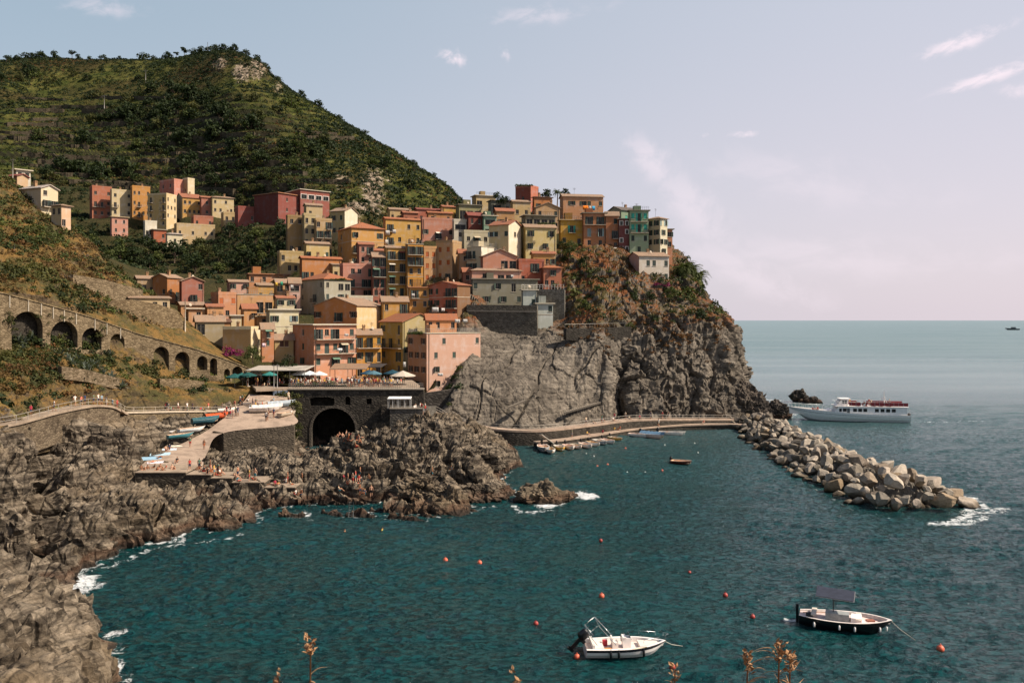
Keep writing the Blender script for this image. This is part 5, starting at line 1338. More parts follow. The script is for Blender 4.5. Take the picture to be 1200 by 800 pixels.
back_panel('niche', pl4, 362, 394, 462.5, 476.5, 2.0, br); back_panel('niche', pl4, 403, 438, 462.5, 476, 1.4, br)
# voussoir ring and deck edge
vr = MB(); ap = arch_px(pl4, 366, 417, 477.5, 533); ap2 = arch_px(pl4, 363.5, 419.5, 474.5, 533)
for i in range(len(ap) - 1):
    Q = []
    for off in (.703, .80):
        for (a, z_) in (ap[i], ap[i + 1], ap2[i + 1], ap2[i]):
            Q.append(pl4.A + pl4.u * a + pl4.n * off + Vector((0, 0, z_)))
    vr.hexa(Q)
vr.build('arch_ring', masonry('#6f675c', '#57504a', 2.6), br)
coping([plpt(pl4, x_, 456.2, .02) for x_ in (338, 400, 470, 497)], 1.9, .2, 'coping', br, plain('#9d9181', .9))
rl = MB()
rp = [Vector(plpt(pl4, x_, 456.2, .22)) + pl4.n * .4 for x_ in np.linspace(339, 496, 64)]
for p in rp: rl.box((p.x, p.y, p.z + .5), (.05, .05, 1.0))
for hh in (.35, .68, 1.02): rl.tube([p + Vector((0, 0, hh)) for p in rp[::7] + [rp[-1]]], .028, 5)
rl.build('railing', plain('#7d7a74', .5), br)
# buttress pillar on the right
pb = MB(); q = atd(456, 168.4, 0); pb.box((q.x, q.y - .6, 3.5), (2.6, 2.2, 9.5)); pb.build('pier', DARKWALL, br)

# platform with small white canopies right of the bridge
tb = thing('terrace_wall', 'grey stone terrace wall right of the bridge pier', 'retaining wall', atd(478, 163, 0))
mb = MB(); mb.hexa([(-3.2, -1.6, 1), (3.0, -1.6, 1), (5.0, 4, 1), (-4, 4, 1), (-3.2, -1.6, 8.2), (3.0, -1.6, 8.2), (5.0, 4, 8.2), (-4, 4, 8.2)]); mb.build('wall', masonry('#6f6a62', '#5a554e', 1.4), tb)
mb = MB(); mb.bx(-3.3, 3.1, -1.75, -1.2, 8.204, 8.42); mb.build('coping', plain('#9d9181', .9), tb)

hb_ = thing('house_footing', 'shaded concrete footing wall under the pink corner house', 'retaining wall')
Xa, Xb = atd(476, 184, 0), atd(546, 186.5, 0); plx = Plane2(Xa, Xb)
wall_mesh('wall', [plx(*q) for q in ((476, 458), (500, 460), (536, 455), (536, 470), (524, 488), (505, 500), (476, 500))], [], 1.6, Xa, Xb, masonry('#5d5852', '#4a4540', 1.0), hb_)  # shade on the grey concrete is put into this dark colour
# bastion of rough stone under the grey block
bs = thing('bastion_wall', 'rough grey stone bastion wall under the grey cement block', 'retaining wall')
Da, Db = atd(548, 216.5, 0), atd(630, 214.5, 0); pl5 = Plane2(Da, Db)
wall_mesh('wall', [pl5(*q) for q in ((548, 357), (590, 357.5), (630, 358), (630, 402), (590, 400), (566, 412), (540, 425), (548, 395))], [], 3.0, Da, Db, masonry('#6d675d', '#565149', 1.3), bs)
wall_mesh('ledge', [pl5(*q) for q in ((549, 363.5), (629, 364.5), (629, 366), (549, 365))], [], 3.4, Da, Db, plain('#7d766b', .9), bs)
b2 = thing('terrace_bastion', 'square stone terrace wall behind the pale tower house', 'retaining wall')
Ea, Eb = atd(626, 222, 0), atd(662, 221, 0); pl6 = Plane2(Ea, Eb)
wall_mesh('wall', [pl6(*q) for q in ((626, 339), (662, 339.5), (662, 395), (626, 395))], [], 3.0, Ea, Eb, masonry('#757068', '#5c574f', 1.4), b2)
rl = MB()
for x_ in np.linspace(612, 661, 15): p = Vector(plpt(pl6, x_, 339, 0)) + pl6.n * 1.2; rl.box((p.x, p.y, p.z + .6), (.07, .07, 1.3))
for hh in (.6, 1.15): rl.tube([Vector(plpt(pl6, x_, 339, hh)) + pl6.n * 1.2 for x_ in (612, 661)], .035, 5)
rl.build('railing', WHITE, b2)
# garden terrace walls on the cliff
g1_ = thing('garden_wall', 'dark grey garden terrace wall below the white and pink house', 'retaining wall')
Ga, Gb = atd(735, 224, 0), atd(808, 230, 0); pl7 = Plane2(Ga, Gb)
wall_mesh('wall', [pl7(*q) for q in ((735, 355), (770, 354), (808, 353), (806, 368), (770, 372), (735, 372))], [], 1.2, Ga, Gb, masonry('#6b655b', '#55504a', 1.3), g1_)
rl = MB()
for x_ in np.linspace(736, 807, 16): p = Vector(plpt(pl7, x_, 354.5 - (x_ - 735) / 60, 0)); rl.box((p.x, p.y, p.z + .45), (.05, .05, .95))
rl.tube([Vector(plpt(pl7, 736, 354.5, .95)), Vector(plpt(pl7, 807, 353.3, .95))], .03, 5)
rl.build('railing', plain('#8f8a82', .5), g1_)
g2_ = thing('ledge_wall', 'long low dark wall along the rust coloured ledge of the cliff', 'retaining wall')
Ia, Ib = atd(662, 205, 0), atd(738, 212, 0); pl8 = Plane2(Ia, Ib)
wall_mesh('wall', [pl8(*q) for q in ((662, 385), (700, 384.5), (738, 383), (738, 396), (700, 402), (662, 398))], [], 1.6, Ia, Ib, masonry('#4f4a43', '#3d3934', 1.2), g2_)
rl = MB()
for x_ in np.linspace(662, 738, 14): p = Vector(plpt(pl8, x_, 384.5, 0)); rl.box((p.x, p.y, p.z + .5), (.05, .05, 1.1))
rl.tube([Vector(plpt(pl8, 662, 384.7, 1.0)), Vector(plpt(pl8, 738, 383.2, 1.0))], .035, 5)
rl.build('railing', plain('#b5aca0', .5), g2_)
# dry stone walls on the near hillside
for i, (pts, dd, hh, lab) in enumerate([
    (((84, 324), (120, 330), (166, 342)), (164, 170, 178), 3.6, 'buff dry stone wall stepping down the near hillside behind the road'),
    (((-20, 312), (30, 314), (84, 326)), (158, 160, 164), 2.4, 'dark upper dry stone wall on the grassy near hillside'),
    (((186, 446), (208, 446), (238, 449)), (158.5, 162, 166.5), 3.2, 'square stone wall block on the slope under the tall arches'),
    (((70, 432), (100, 436), (138, 446)), (136, 141, 149), 1.6, 'broken low stone wall among the agaves under the arches'),
    (((232, 456), (262, 458), (292, 459)), (165, 169, 173), 2.6, 'stone wall at the foot of the road beside the green parasols'),
    (((-20, 296), (40, 302), (80, 322)), (166, 167, 168), .5, 'low crumbling stone edge of the footpath on the near hillside')]):
    dw = thing('dry_stone_wall', lab, 'stone wall')
    mb = MB()
    P_ = [at(x_, y_, d_) for (x_, y_), d_ in zip(pts, dd)]
    for a, b in zip(P_[:-1], P_[1:]):
        n_ = Vector((b.y - a.y, -(b.x - a.x), 0)).normalized() * .4; dz = Vector((0, 0, hh)); dn_ = Vector((0, 0, .4))
        mb.hexa([a - n_ - dz, a + n_ - dz, b + n_ - dz, b - n_ - dz, a - n_ + dn_, a + n_ + dn_, b + n_ + dn_, b - n_ + dn_])
    mb.build('wall', masonry(('#8d7c63', '#5d5348', '#8a7860', '#857560', '#8d7c63', '#a8946f')[i], ('#6b5c48', '#463f37', '#63553f', '#5f523f', '#655743', '#83704f')[i], 1.6), dw)

# ================================================================ PATHS, SLIPWAY, QUAY
def ribbon(name, pts, w, th, mat, kind='structure', parent=None):
    """pts: centre points (x,y,z) of a level path of width w"""
    mb = MB(); L_ = []; R_ = []
    for i, p in enumerate(pts):
        t_ = Vector(pts[min(i + 1, len(pts) - 1)]) - Vector(pts[max(i - 1, 0)]); t_.z = 0; t_.normalize(); n_ = Vector((t_.y, -t_.x, 0)) * w / 2
        L_.append(Vector(p) - n_); R_.append(Vector(p) + n_)
    for i in range(len(pts) - 1):
        q = [L_[i], R_[i], R_[i + 1], L_[i + 1]]; dz = Vector((0, 0, th))
        mb.hexa([a - dz for a in q] + q)
    o = mb.build(name, mat, parent)
    if kind: tag(o, kind=kind)
    return o
def fine(pts, n=8):
    return [Vector(p) for p in cr_axis(np.array([tuple(p) for p in pts]), (len(pts) - 1) * n + 1, 0)]
upath = fine([at(-80, 508, 106), at(0, 497, 113.5), at(30, 490, 119), at(60, 482, 126), at(100, 474.5, 135), at(122, 475, 140), at(134, 480, 143.5)])
ribbon('path', upath, 2.4, .35, PAVE2)
pth = thing('path_wall', 'rough stone wall propping up the clifftop path at the left', 'retaining wall'); dw_ = None
upath2 = fine([at(133, 479.5, 143.2), at(146, 483.3, 147.4), at(200, 481.8, 155.5), at(268, 480.5, 164), at(300, 462, 172)])
ribbon('path', upath2, 2.8, .4, PAVE2)
def railing(name, label, pts, h, mat, post=1.8, r=.03, rails=(.5, 1.0), group=None):
    t_ = thing(name, label, 'railing', pts[0], group=group); o = Vector(pts[0]); last = None
    for p in pts:
        p = Vector(p)
        if last is None or (p - last).length >= post:
            mb = MB(); mb.box(tuple(p - o + Vector((0, 0, h / 2))), (r * 2, r * 2, h)); last = p; mb.build('post', mat, t_)
    rb = MB()
    for hh in rails: rb.tube([Vector(p) - o + Vector((0, 0, h * hh)) for p in pts], r, 5)
    rb.build('rail', mat, t_)
    return t_
side = lambda pts, off: [Vector(p) + Vector(((Vector(pts[min(i + 1, len(pts) - 1)]) - Vector(pts[max(i - 1, 0)])).y, -(Vector(pts[min(i + 1, len(pts) - 1)]) - Vector(pts[max(i - 1, 0)])).x, 0)).normalized() * off for i, p in enumerate(pts)]
# rubble wall above the old road and the plots behind it
rw = thing('rubble_wall', 'rough rubble wall rising above the old road below the tan roofed shed', 'retaining wall')
Ra, Rb = atd(120, 166, 0), atd(214, 182, 0); pl9 = Plane2(Ra, Rb)
wall_mesh('wall', [pl9(*q) for q in ((112, 362), (135, 352), (150, 351), (180, 356), (204, 364), (214, 380), (214, 405), (180, 400), (140, 390), (112, 380))], [], 2.0, Ra, Rb, masonry('#8a785d', '#64543f', 1.7), rw)
railing('path_railing', 'grey metal railing along the clifftop path at the far left', side(upath, 1.05), 1.05, plain('#a59d92', .5), 2.2)
railing('path_railing', 'low pale railing along the upper path above the boat stores', side(upath2, 1.2), .95, plain('#b8ad9d', .6), 2.0)

slipc = [
 [at(160, 556, 121.8), at(171, 540, 130.5), at(202, 525, 139), at(238, 507, 147), at(258, 493, 152), at(272, 482, 157), at(285, 471, 162.5), at(292, 462, 167)],
 [at(190, 556.5, 121.6), at(205, 543, 129), at(222, 527, 138), at(252, 507, 147), at(285, 494, 151.5), at(297, 482, 157), at(306, 472, 162), at(312, 463, 167)],
 [at(240, 557, 121.4), at(238, 546, 128), at(243, 530, 136.5), at(262, 507, 146.5), at(343, 497.5, 150.5), at(344, 485, 156), at(340, 474, 161.5), at(336, 464, 167)],
]
Psl = sheet_points(slipc, 24, 60)
tag(grid_obj('slipway', Psl, PAVE), kind='structure')
# retaining walls of the slipway platform and the bathing terrace
pw = thing('platform_wall', 'shaded stone wall holding up the boat platform', 'retaining wall')
def drop_wall(parent, pts, depth, mat, th=.5, name='wall'):
    mb = MB()
    for a, b in zip(pts[:-1], pts[1:]):
        a = Vector(a); b = Vector(b); n_ = Vector((b.y - a.y, -(b.x - a.x), 0)).normalized() * th; dz = Vector((0, 0, depth))
        mb.hexa([a - n_ - dz, a - dz, b - dz, b - n_ - dz, a - n_, a, b, b - n_])
    return mb.build(name, mat, parent)
drop_wall(pth, [q + Vector((0, 0, -.30)) for q in side(upath, .95)], 4.5, masonry('#7d6f5c', '#5b4f41', 1.5), .8)
drop_wall(pw, [at(249, 505, 147.0), at(262, 507.5, 146.3), at(344.5, 498.2, 150.2)], 6.5, masonry('#6b6154', '#544c42', 1.7))
drop_wall(pw, [at(344.5, 498.2, 150.2), at(346, 478, 160), at(340, 463, 168)], 6.5, masonry('#6b6154', '#544c42', 1.7), name='side_wall')
bt = thing('bathing_terrace', 'stepped stone bathing terrace with a shaded front wall above the rocks', 'terrace')
mb = MB(); steps = [(158, 218, 554, 121.2, 6.5), (218, 247, 556.5, 120.8, 5.5), (247, 272, 560.5, 120.2, 5), (272, 310, 565.5, 119.4, 4.5), (310, 346, 571.5, 118.2, 4)]
for (x0, x1, y_, d_, dep) in steps:
    a, b = at(x0 + .02, y_, d_), at(x1 - .02, y_, d_)
    mb.bx(a.x, b.x, d_, d_ + dep, a.z - 3.8, a.z)
mb.build('step', masonry('#5f574c', '#4b443b', 1.2), bt)
mb = MB()
for (x0, x1, y_, d_, dep) in steps:
    a, b = at(x0 + .02, y_, d_), at(x1 - .02, y_, d_); mb.bx(a.x, b.x, d_ - .1, d_ + dep, a.z + .004, a.z + .12)
mb.build('paving', PAVE2, bt)

qp = fine([at(506, 481, 172), at(520, 487, 173.5), at(538, 493.5, 173.5), at(570, 500, 172.5), at(605, 503.2, 171.5), at(640, 502.5, 173), at(690, 497, 181), at(740, 491, 190), at(800, 490.5, 198), at(858, 490.5, 204)])
ribbon('path', [p + Vector((0, 0, 0)) for p in qp], 2.6, .35, PAVE)
qw = thing('quay_wall', 'long stone quay wall along the foot of the cliff', 'quay')
drop_wall(qw, [p + Vector((0, 0, -.02)) for p in side(qp, 1.25)], 5.0, DARKWALL, .9)
railing('quay_railing', 'thin railing along the upper quay path at the foot of the cliff', [p + Vector((0, 0, .0)) for p in side(qp, 1.1)], 1.0, plain('#b9afa2', .5), 2.0, .03)
lq = fine([atz(x_, y_, 1.1) for x_, y_ in ((628, 517.5), (660, 514), (700, 508), (740, 502), (775, 498.5), (820, 496.5), (862, 496.5), (880, 499))])
ribbon('quay', lq, 1.9, .3, PAVE)
qb = thing('mooring_quay', 'dark stone base of the low quay beside the moored boats', 'quay'); drop_wall(qb, [q_ + Vector((0, 0, -.31)) for q_ in side(lq, .8)], 3.0, DARKWALL, 1.5)
# little jetty ramp among the small boats
ribbon('ramp', [atz(648, 519, .7), atz(633, 508, 2.9)], .8, .15, plain('#a8a095', .8), kind=None)
o = bpy.data.objects['ramp']; tag(o, 'narrow gangway from the upper quay down to the small boats', 'gangway')
# stair flight zigzag on the cliff foot
for (a, b, lab) in ((at(596, 476, 179), at(616, 468, 182.5), 'short pale stair slanting up the grey cliff face'), (at(662, 482, 187), at(711, 468, 197), 'long pale stair climbing the foot of the cliff towards the cleft')):
    st_ = thing('stair', lab, 'stairs', a); mb = MB(); n = 22
    for i in range(n):
        p = (b - a) * (i / n); mb.box((p.x, p.y + .1, p.z - .25 + .0), ((b - a).x / n * .98, 1.5, .42), 0)
    mb.build('step', plain('#8f8475', .9), st_)
# ladder into the sea
ld = thing('bathing_ladder', 'steel ladder going down the rocks into the sea', 'ladder', atz(411, 606, 0)); mb = MB()
for sx in (-.28, .28): mb.tube([(sx, 0, -.3), (sx, .5, 2.0)], .05, 6)
mb.build('rail', plain('#4a4f50', .5), ld); mb = MB()
for i in range(7): mb.tube([(-.28, .05 + i * .055, i * .3), (.28, .05 + i * .055, i * .3)], .035, 5)
mb.build('rung', plain('#4a4f50', .5), ld)
# ================================================================ BREAKWATER BOULDERS
def ico(sub):
    import bmesh
    bm = bmesh.new(); bmesh.ops.create_icosphere(bm, subdivisions=sub, radius=1.0)
    V = np.array([v.co[:] for v in bm.verts]); Fc = np.array([[v.index for v in f.verts] for f in bm.faces]); bm.free()
    return V, Fc
IV, IF = ico(4)
def _boulder(t):
    g = t('ShaderNodeNewGeometry'); v = t('ShaderNodeTexCoord').outputs['Object']; wp = g.outputs['Position']
    pz = t('ShaderNodeSeparateXYZ', i_Vector=wp).outputs[2]
    rnd = t('ShaderNodeObjectInfo').outputs['Random']
    n1 = t.noise(v, 1.1, 6, .65); n2 = t.noise(v, 5, 5, .7)
    c = t.ramp(rnd, [(0, lin('#6b645b')), (.3, lin('#928a7e')), (.6, lin('#a4998c')), (.85, lin('#7f766d')), (1., lin('#8a7860'))])
    oi = t('ShaderNodeObjectInfo').outputs['Color']
    c = t.mix(1., c, oi, 'MULTIPLY')
    c = t.mix(.6, c, t.ramp(n1, [(.3, .4), (.65, 1.15)]), 'MULTIPLY')
    c = t.mix(.5, c, t.ramp(n2, [(.3, .5), (.7, 1.15)]), 'MULTIPLY')
    zw = t.math('ADD', pz, t.math('MULTIPLY', n1, .9))
    c = t.mix(t.math('MULTIPLY', t.mapr(zw, 1.3, .7), .75), c, (.055, .038, .020))
    c = t.mix(t.math('MULTIPLY', t.mapr(zw, .75, .45), .85), c, (.014, .013, .011))
    t.out(c, .9, t.math('ADD', n1, t.math('MULTIPLY', n2, .4)), .7, .12, .2)
BOULD = M('breakwater rock', _boulder)
BM = []
for i in range(12):
    V = IV.copy()
    for k in range(rng.integers(12, 20)):     # knock flat faces off the block
        n_ = rng.normal(size=3); n_ /= np.linalg.norm(n_); dd = rng.uniform(.50, .80)
        s = V @ n_; ex = np.clip(s - dd, 0, None); V -= ex[:, None] * n_
    V *= 1 + .035 * fbm(V * 2.2 + i * 7, 3)[:, None] + .03 * fbm(V * 6 + i * 3, 2)[:, None]
    V *= np.array([1.25, .95, .8]) * rng.uniform(.85, 1.15, 3)
    o = np_mesh('boulder', V, IF, BOULD, smooth=False); BM.append(o.data); bpy.data.objects.remove(o)
bl = []
def bline(t_):  # centre line on plan from the landward end to the tip
    return np.array([np.interp(t_, [0, .35, .7, 1], [58, 54.8, 53.6, 54.6]), np.interp(t_, [0, .35, .7, 1], [203, 172, 140, 112])])
tries = 0; placed = []
while len(placed) < 298 and tries < 40000:
    tries += 1
    t_ = rng.uniform(0, 1) ** .8 if rng.random() < .6 else rng.uniform(0, 1)
    hw = np.interp(t_, [0, .5, 1], [6.0, 7.0, 8.2])
    o_ = rng.uniform(-1.05, 1.05)
    c = bline(t_); dr = bline(min(1, t_ + .02)) - bline(max(0, t_ - .02)); dr /= np.linalg.norm(dr); nr = np.array([-dr[1], dr[0]])
    if t_ > .93: o_ *= math.sqrt(max(.05, 1 - ((t_ - .93) / .075) ** 2)) if t_ < 1 else .4
    p = c + nr * hw * o_
    s = np.interp(t_, [0, .4, 1], [.80, .92, 1.15]) * rng.uniform(.55, 1.45)
    z_ = 3.2 * (1 - abs(o_) ** 1.7) * min(1, (1.02 - t_) / .07 + .15) - .1 + rng.uniform(-.35, .35)
    if any((p[0] - q[0]) ** 2 + (p[1] - q[1]) ** 2 < (.56 * (s + q[3])) ** 2 for q in placed): continue
    placed.append((p[0], p[1], z_, s, t_, o_))
BG = 'boulders piled up as the breakwater'
for (x_, y_, z_, s, t_, o_) in placed:
    big = s > 1.05; tip = t_ > .6
    if big and tip: lab = 'big pale block among the largest boulders near the seaward end of the breakwater'
    elif tip: lab = 'small boulder wedged between the big blocks near the seaward end of the breakwater'
    elif t_ < .3: lab = 'brownish boulder at the landward end of the breakwater by the headland'
    else: lab = 'middling grey boulder in the middle stretch of the breakwater'
    o = bpy.data.objects.new('boulder', random.choice(BM)); COL.objects.link(o)
    o.location = (x_, y_, z_); o.scale = (s, s, s); o.rotation_euler = (random.uniform(-.5, .5), random.uniform(-.5, .5), random.uniform(0, 6.28))
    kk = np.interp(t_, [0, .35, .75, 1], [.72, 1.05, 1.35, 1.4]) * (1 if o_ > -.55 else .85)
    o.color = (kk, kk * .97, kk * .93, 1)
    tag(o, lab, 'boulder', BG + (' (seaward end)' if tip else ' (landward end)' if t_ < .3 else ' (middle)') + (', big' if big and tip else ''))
# core of rubble under the boulders
cv = []
for i in range(60):
    t_ = i / 59; c = bline(t_); dr = bline(min(1, t_ + .02)) - bline(max(0, t_ - .02)); dr /= np.linalg.norm(dr); nr = np.array([-dr[1], dr[0]]); hw = np.interp(t_, [0, .5, .95, 1], [6.0, 6.8, 7.4, 4.8])
    cv.append([(*(c + nr * hw * s_), -1.5 + 3.3 * (1 - abs(s_) ** 1.6) * min(1, (1.0 - t_) / .08 + .1)) for s_ in np.linspace(-1, 1, 24)])
cv = np.array(cv); cv = cr_axis(cr_axis(cv, 240, 0), 70, 1)
fq, eq = facets(cv * .75, .7, .95, 8); fq2, eq2 = facets(cv * 1.6, .7, .95, 9); cv[..., 2] += .9 * fq + .45 * fq2 - .5 * np.clip(1 - eq / .15, 0, 1) + .35
grid_o = grid_obj('rubble', cv, BOULD); tag(grid_o, kind='stuff')

# ---- single rocks: headland toe, sea stack, islet
def rock_blob(name, label, c, r, sc, seed, mat, cat='rock', amp_=.35):
    V, Fc = ico(6 if r > 3 else 5)
    V = V * np.array(sc)
    d = V / np.linalg.norm(V, axis=1, keepdims=True)
    q = d * r / 2.2 + seed * 13.1
    V = V * r * (1 + amp_ * ridged(q * .9, 4) + .25 * fbm(q * .5, 3))[:, None]
    W_ = V + np.array(c)
    fa, ea = facets(W_ * .5, .8, .95, 5); fb_, eb = facets(W_ * 1.3, .8, .95, 6); sr = min(1, r / 3)
    V = V + d * (sr * (.35 * strata(W_, (.5, .2, .8), 1.4, .5, .2) + .7 * fa - .25 * np.clip(1 - ea / .1, 0, 1)) + .3 * fb_ + .15 * ridged(W_ * .7, 4))[:, None]
    o = np_mesh(name, V + np.array(c), Fc, mat)
    return tag(o, label, cat)
DARKROCK = M('dark wet rock', _rock, '#57504a', '#3f3a35', '#6b6055', True, None, .5, 1.0, None)
ISLET = M('pale islet rock', _rock, '#8a7a66', '#5e5446', '#6b5a45', True, None, .5, 1.2, None)
a = atz(886, 498, 0); rock_blob('headland_rock', 'dark jagged rock mass at the foot of the headland behind the breakwater', (a.x + 1.0, 214, 1.2), 4.4, (1.0, .95, 1.25), 1, DARKROCK)
rock_blob('headland_rock', 'lower dark rock shoulder sloping off the headland toward the ferry', (at(908, 480, 218).x, 218, .3), 3.4, (1.1, 1.0, .95), 2, DARKROCK)
rock_blob('headland_rock', 'tall dark crag against the cliff end above the breakwater root', (at(874, 470, 219).x, 219, 2.5), 4.0, (.8, .9, 1.4), 5, DARKROCK)
rock_blob('sea_stack', 'small dark pointed rock standing in the sea behind the ferry bow', (at(938, 470, 262).x, 262, .8), 2.4, (.95, .8, 1.15), 3, DARKROCK)
rock_blob('sea_stack', 'low dark rock beside the pointed one behind the ferry bow', (at(953, 473, 258).x, 258, .1), 1.8, (1.2, .8, .8), 4, DARKROCK)
a = atz(634, 588, 0); rock_blob('islet', 'small brown rock islet with surf breaking over it in the cove', (a.x, a.y + 1.2, .1), 2.6, (1.35, .85, .72), 6, ISLET)
a = atz(655, 582, 0); rock_blob('islet_fragment', 'tiny half submerged rock just right of the islet in the cove', (a.x + 1.0, a.y + .5, -.25), 1.1, (1.4, .8, .6), 7, ISLET)
a = atz(602, 548, 0)
# big slabs on the middle shore and at the stream mouth
for i, (px, py, z_, r_, sc, lab) in enumerate([
    (515, 512, 4.2, 4.6, (1.25, 1, .72), 'broad pale sloping rock slab on top of the middle headland'), (548, 535, 2.2, 4.0, (1.3, 1, .7), 'rounded pale rock slab on the seaward side of the middle headland'),
    (470, 545, 2.4, 3.6, (1.3, .9, .7), 'brown rock slab in the centre of the middle headland'), (500, 570, .9, 3.4, (1.5, .8, .75), 'dark layered rock ledge low on the middle headland'),
    (562, 573, .4, 3.4, (1.5, .8, .6), 'dark seaward rock point of the middle headland'), (388, 555, 1.4, 2.4, (1.2, .9, .8), 'rounded boulder right of the stream pool'), (330, 560, 1.5, 2.2, (1.4, .8, .8), 'squared rock block left of the stream pool')]):
    p = atz(px, py, z_ + .8); rock_blob('rock_slab', lab, (p.x, p.y, z_ - .6), r_, sc, 20 + i, ROCK, 'rock', .22)

# ================================================================ TREES AND PLANTS
def tree_variant(i, h, cr, kind, mat, n=420, leaf=.34):
    """root empty with crown and trunk, base at the origin"""
    root = empty('tree'); r2 = np.random.default_rng(100 + i)
    tb = MB(); th = h * (.45 if kind == 'round' else .62)
    bend = [(0, 0, -.4), (.06 * h * r2.normal() * .3, 0, th * .5), (.1 * r2.normal(), .1 * r2.normal(), th), (0.1 * r2.normal(), 0, h * .85)]
    tb.tube(bend, [.05 * h * .5, .045 * h * .5, .035 * h * .5, .012 * h], 7)
    lobes = []
    nl = 9 if kind == 'round' else 7
    for k in range(nl):
        a = 2 * math.pi * k / nl + r2.uniform(-.3, .3)
        rr_ = cr * r2.uniform(.25, .75); zc = h * (r2.uniform(.22, .8) if kind == 'round' else r2.uniform(.72, .95))
        c = np.array([rr_ * math.cos(a), rr_ * math.sin(a), zc]); lobes.append((c, cr * r2.uniform(.32, .55)))
        if k % 2 == 0: tb.tube([bend[1] if kind == 'round' else bend[2], tuple(c * .9)], [.018 * h, .006 * h], 5)
    lobes.append((np.array([0, 0, h * .82]), cr * .5))
    C = []; O = []; T = []
    for c, r_ in lobes:
        m = n // len(lobes); d = r2.normal(size=(m, 3)); d /= np.linalg.norm(d, axis=1, keepdims=True)
        C.append(c + d * r_ * (r2.uniform(.25, 1, (m, 1)) ** .5) * np.array([1, 1, .75 if kind == 'round' else .5])); O.append(d); T.append(np.full(m, .45 + r2.normal(0, .13)) + r2.normal(0, .13, m))
    V, Fq, TT = leaf_quads(np.concatenate(C), np.full(len(np.concatenate(C)), leaf * cr * .5), np.concatenate(T), outward=np.concatenate(O) * .8, rg=r2)
    np_mesh('crown', V, Fq, mat, root, attrs={'tint': TT})
    tb.build('trunk', BARK, root)
    return root
TV = {'dark': [tree_variant(i, 5, 2.7, 'round', LEAF_DARK) for i in range(4)], 'olive': [tree_variant(10 + i, 4, 2.2, 'round', LEAF_OLIVE) for i in range(3)],
      'green': [tree_variant(20 + i, 4.4, 2.3, 'round', LEAF_GREEN) for i in range(3)], 'pine': [tree_variant(30 + i, 9, 3.2, 'pine', LEAF_DARK) for i in range(3)],
      'big': [tree_variant(40 + i, 5, 2.6, 'round', LEAF_GREEN if i else LEAF_DARK, 1500, .17) for i in range(3)]}
USED = set()
def put_tree(kind, p, s, label, cat='tree', group=None, name='tree'):
    v = random.choice(TV[kind])
    if v.name in USED: o = copy_tree(v)
    else: o = v; USED.add(v.name)
    o.name = name; o.location = p; o.scale = (s * random.uniform(.85, 1.15), s * random.uniform(.85, 1.15), s); o.rotation_euler = (0, 0, random.uniform(0, 6.28))
    return tag(o, label, cat, group)
PhF = Ph.reshape(-1, 3); hpx = CX + PhF[:, 0] / PhF[:, 1] * F; hpy = HY - (PhF[:, 2] - EYE) / PhF[:, 1] * F
okh = PhF[:, 1] < 730
def hill_at(px, py):
    dd = (hpx - px) ** 2 + (hpy - py) ** 2 + np.where(okh, 0, 1e6); return Vector(PhF[dd.argmin()])
G1 = 'dark trees scattered over the terraced mountain'
for px, py, k, s in [(12,71,'dark',1.6),(20,70,'dark',1.5),(30,69,'dark',1.9),(38,68,'dark',1.6),(48,66,'dark',2.0),(56,64,'pine',.95),(64,63,'dark',2.2),(70,60,'pine',1.15),(77,60,'pine',1.25),(84,61,'pine',1.05),(92,66,'dark',1.5),(105,70,'dark',1.2),(122,70,'dark',1.5),(140,69,'dark',1.0),(168,68,'dark',1.9),(180,68,'dark',1.2),(196,66,'dark',1.9),(206,63,'pine',.8),(215,62,'pine',1.2),(226,60,'dark',1.6),(236,57,'dark',1.7),(252,55,'dark',1.7),(246,56,'dark',1.4),(262,54,'dark',1.6),(273,54,'dark',1.8),(290,62,'dark',1.5),(8,72,'pine',.8),(300,72,'dark',1.8),(310,80,'dark',1.6),(325,96,'dark',1.5),(352,112,'dark',1.6),(374,122,'dark',1.5),(430,154,'dark',1.2),(508,206,'dark',1.0),(398,138,'dark',1.0),(486,190,'dark',1.0)]:
    lab = {'pine': 'umbrella shaped pine standing on the mountain skyline', 'dark': 'round dark tree on the skyline of the mountain ridge'}[k]
    put_tree(k, hill_at(px, py + 1) - Vector((0, 0, 1.7 * s if k == 'dark' else 2.4 * s)), s, lab, 'pine tree' if k == 'pine' else 'tree', 'trees along the mountain skyline', 'pine_tree' if k == 'pine' else 'tree')
r3 = random.Random(3)
for i in range(185):
    z_ = r3.choice([(140, 20, 142, 14), (180, 26, 135, 12), (205, 24, 132, 14), (235, 20, 135, 16), (270, 40, 120, 22), (310, 30, 150, 25), (350, 30, 175, 25), (300, 40, 190, 20), (380, 30, 165, 20), (60, 50, 110, 30), (120, 60, 175, 25), (250, 50, 200, 14), (230, 60, 170, 20), (40, 40, 90, 12), (430, 40, 200, 25), (330, 20, 200, 14), (100, 60, 205, 8)])
    px = r3.gauss(z_[0], z_[1]); py = r3.gauss(z_[2], z_[3])
    if py < np.interp(px, [0, 75, 205, 270, 330, 420, 545], [80, 75, 78, 75, 115, 165, 245]) or px < -30 or py > 235: continue
    p = hill_at(px, py); s = r3.uniform(1.0, 2.7) * (1 if p.y > 420 else .75)
    put_tree(r3.choice(['dark', 'dark', 'dark', 'olive', 'green']), p - Vector((0, 0, 1.3 * s)), s, 'bushy tree among the terraces of the mountain behind the village', 'tree', G1)
for i in range(46):
    px = r3.uniform(95, 345); py = r3.uniform(205, 248)
    p = hill_at(px, py); put_tree(r3.choice(['green', 'olive', 'dark']), p - Vector((0, 0, .3)), r3.uniform(.6, 1.15), 'small orchard tree on the terraces just above the back row of houses', 'tree', 'orchard trees above the back row of houses')
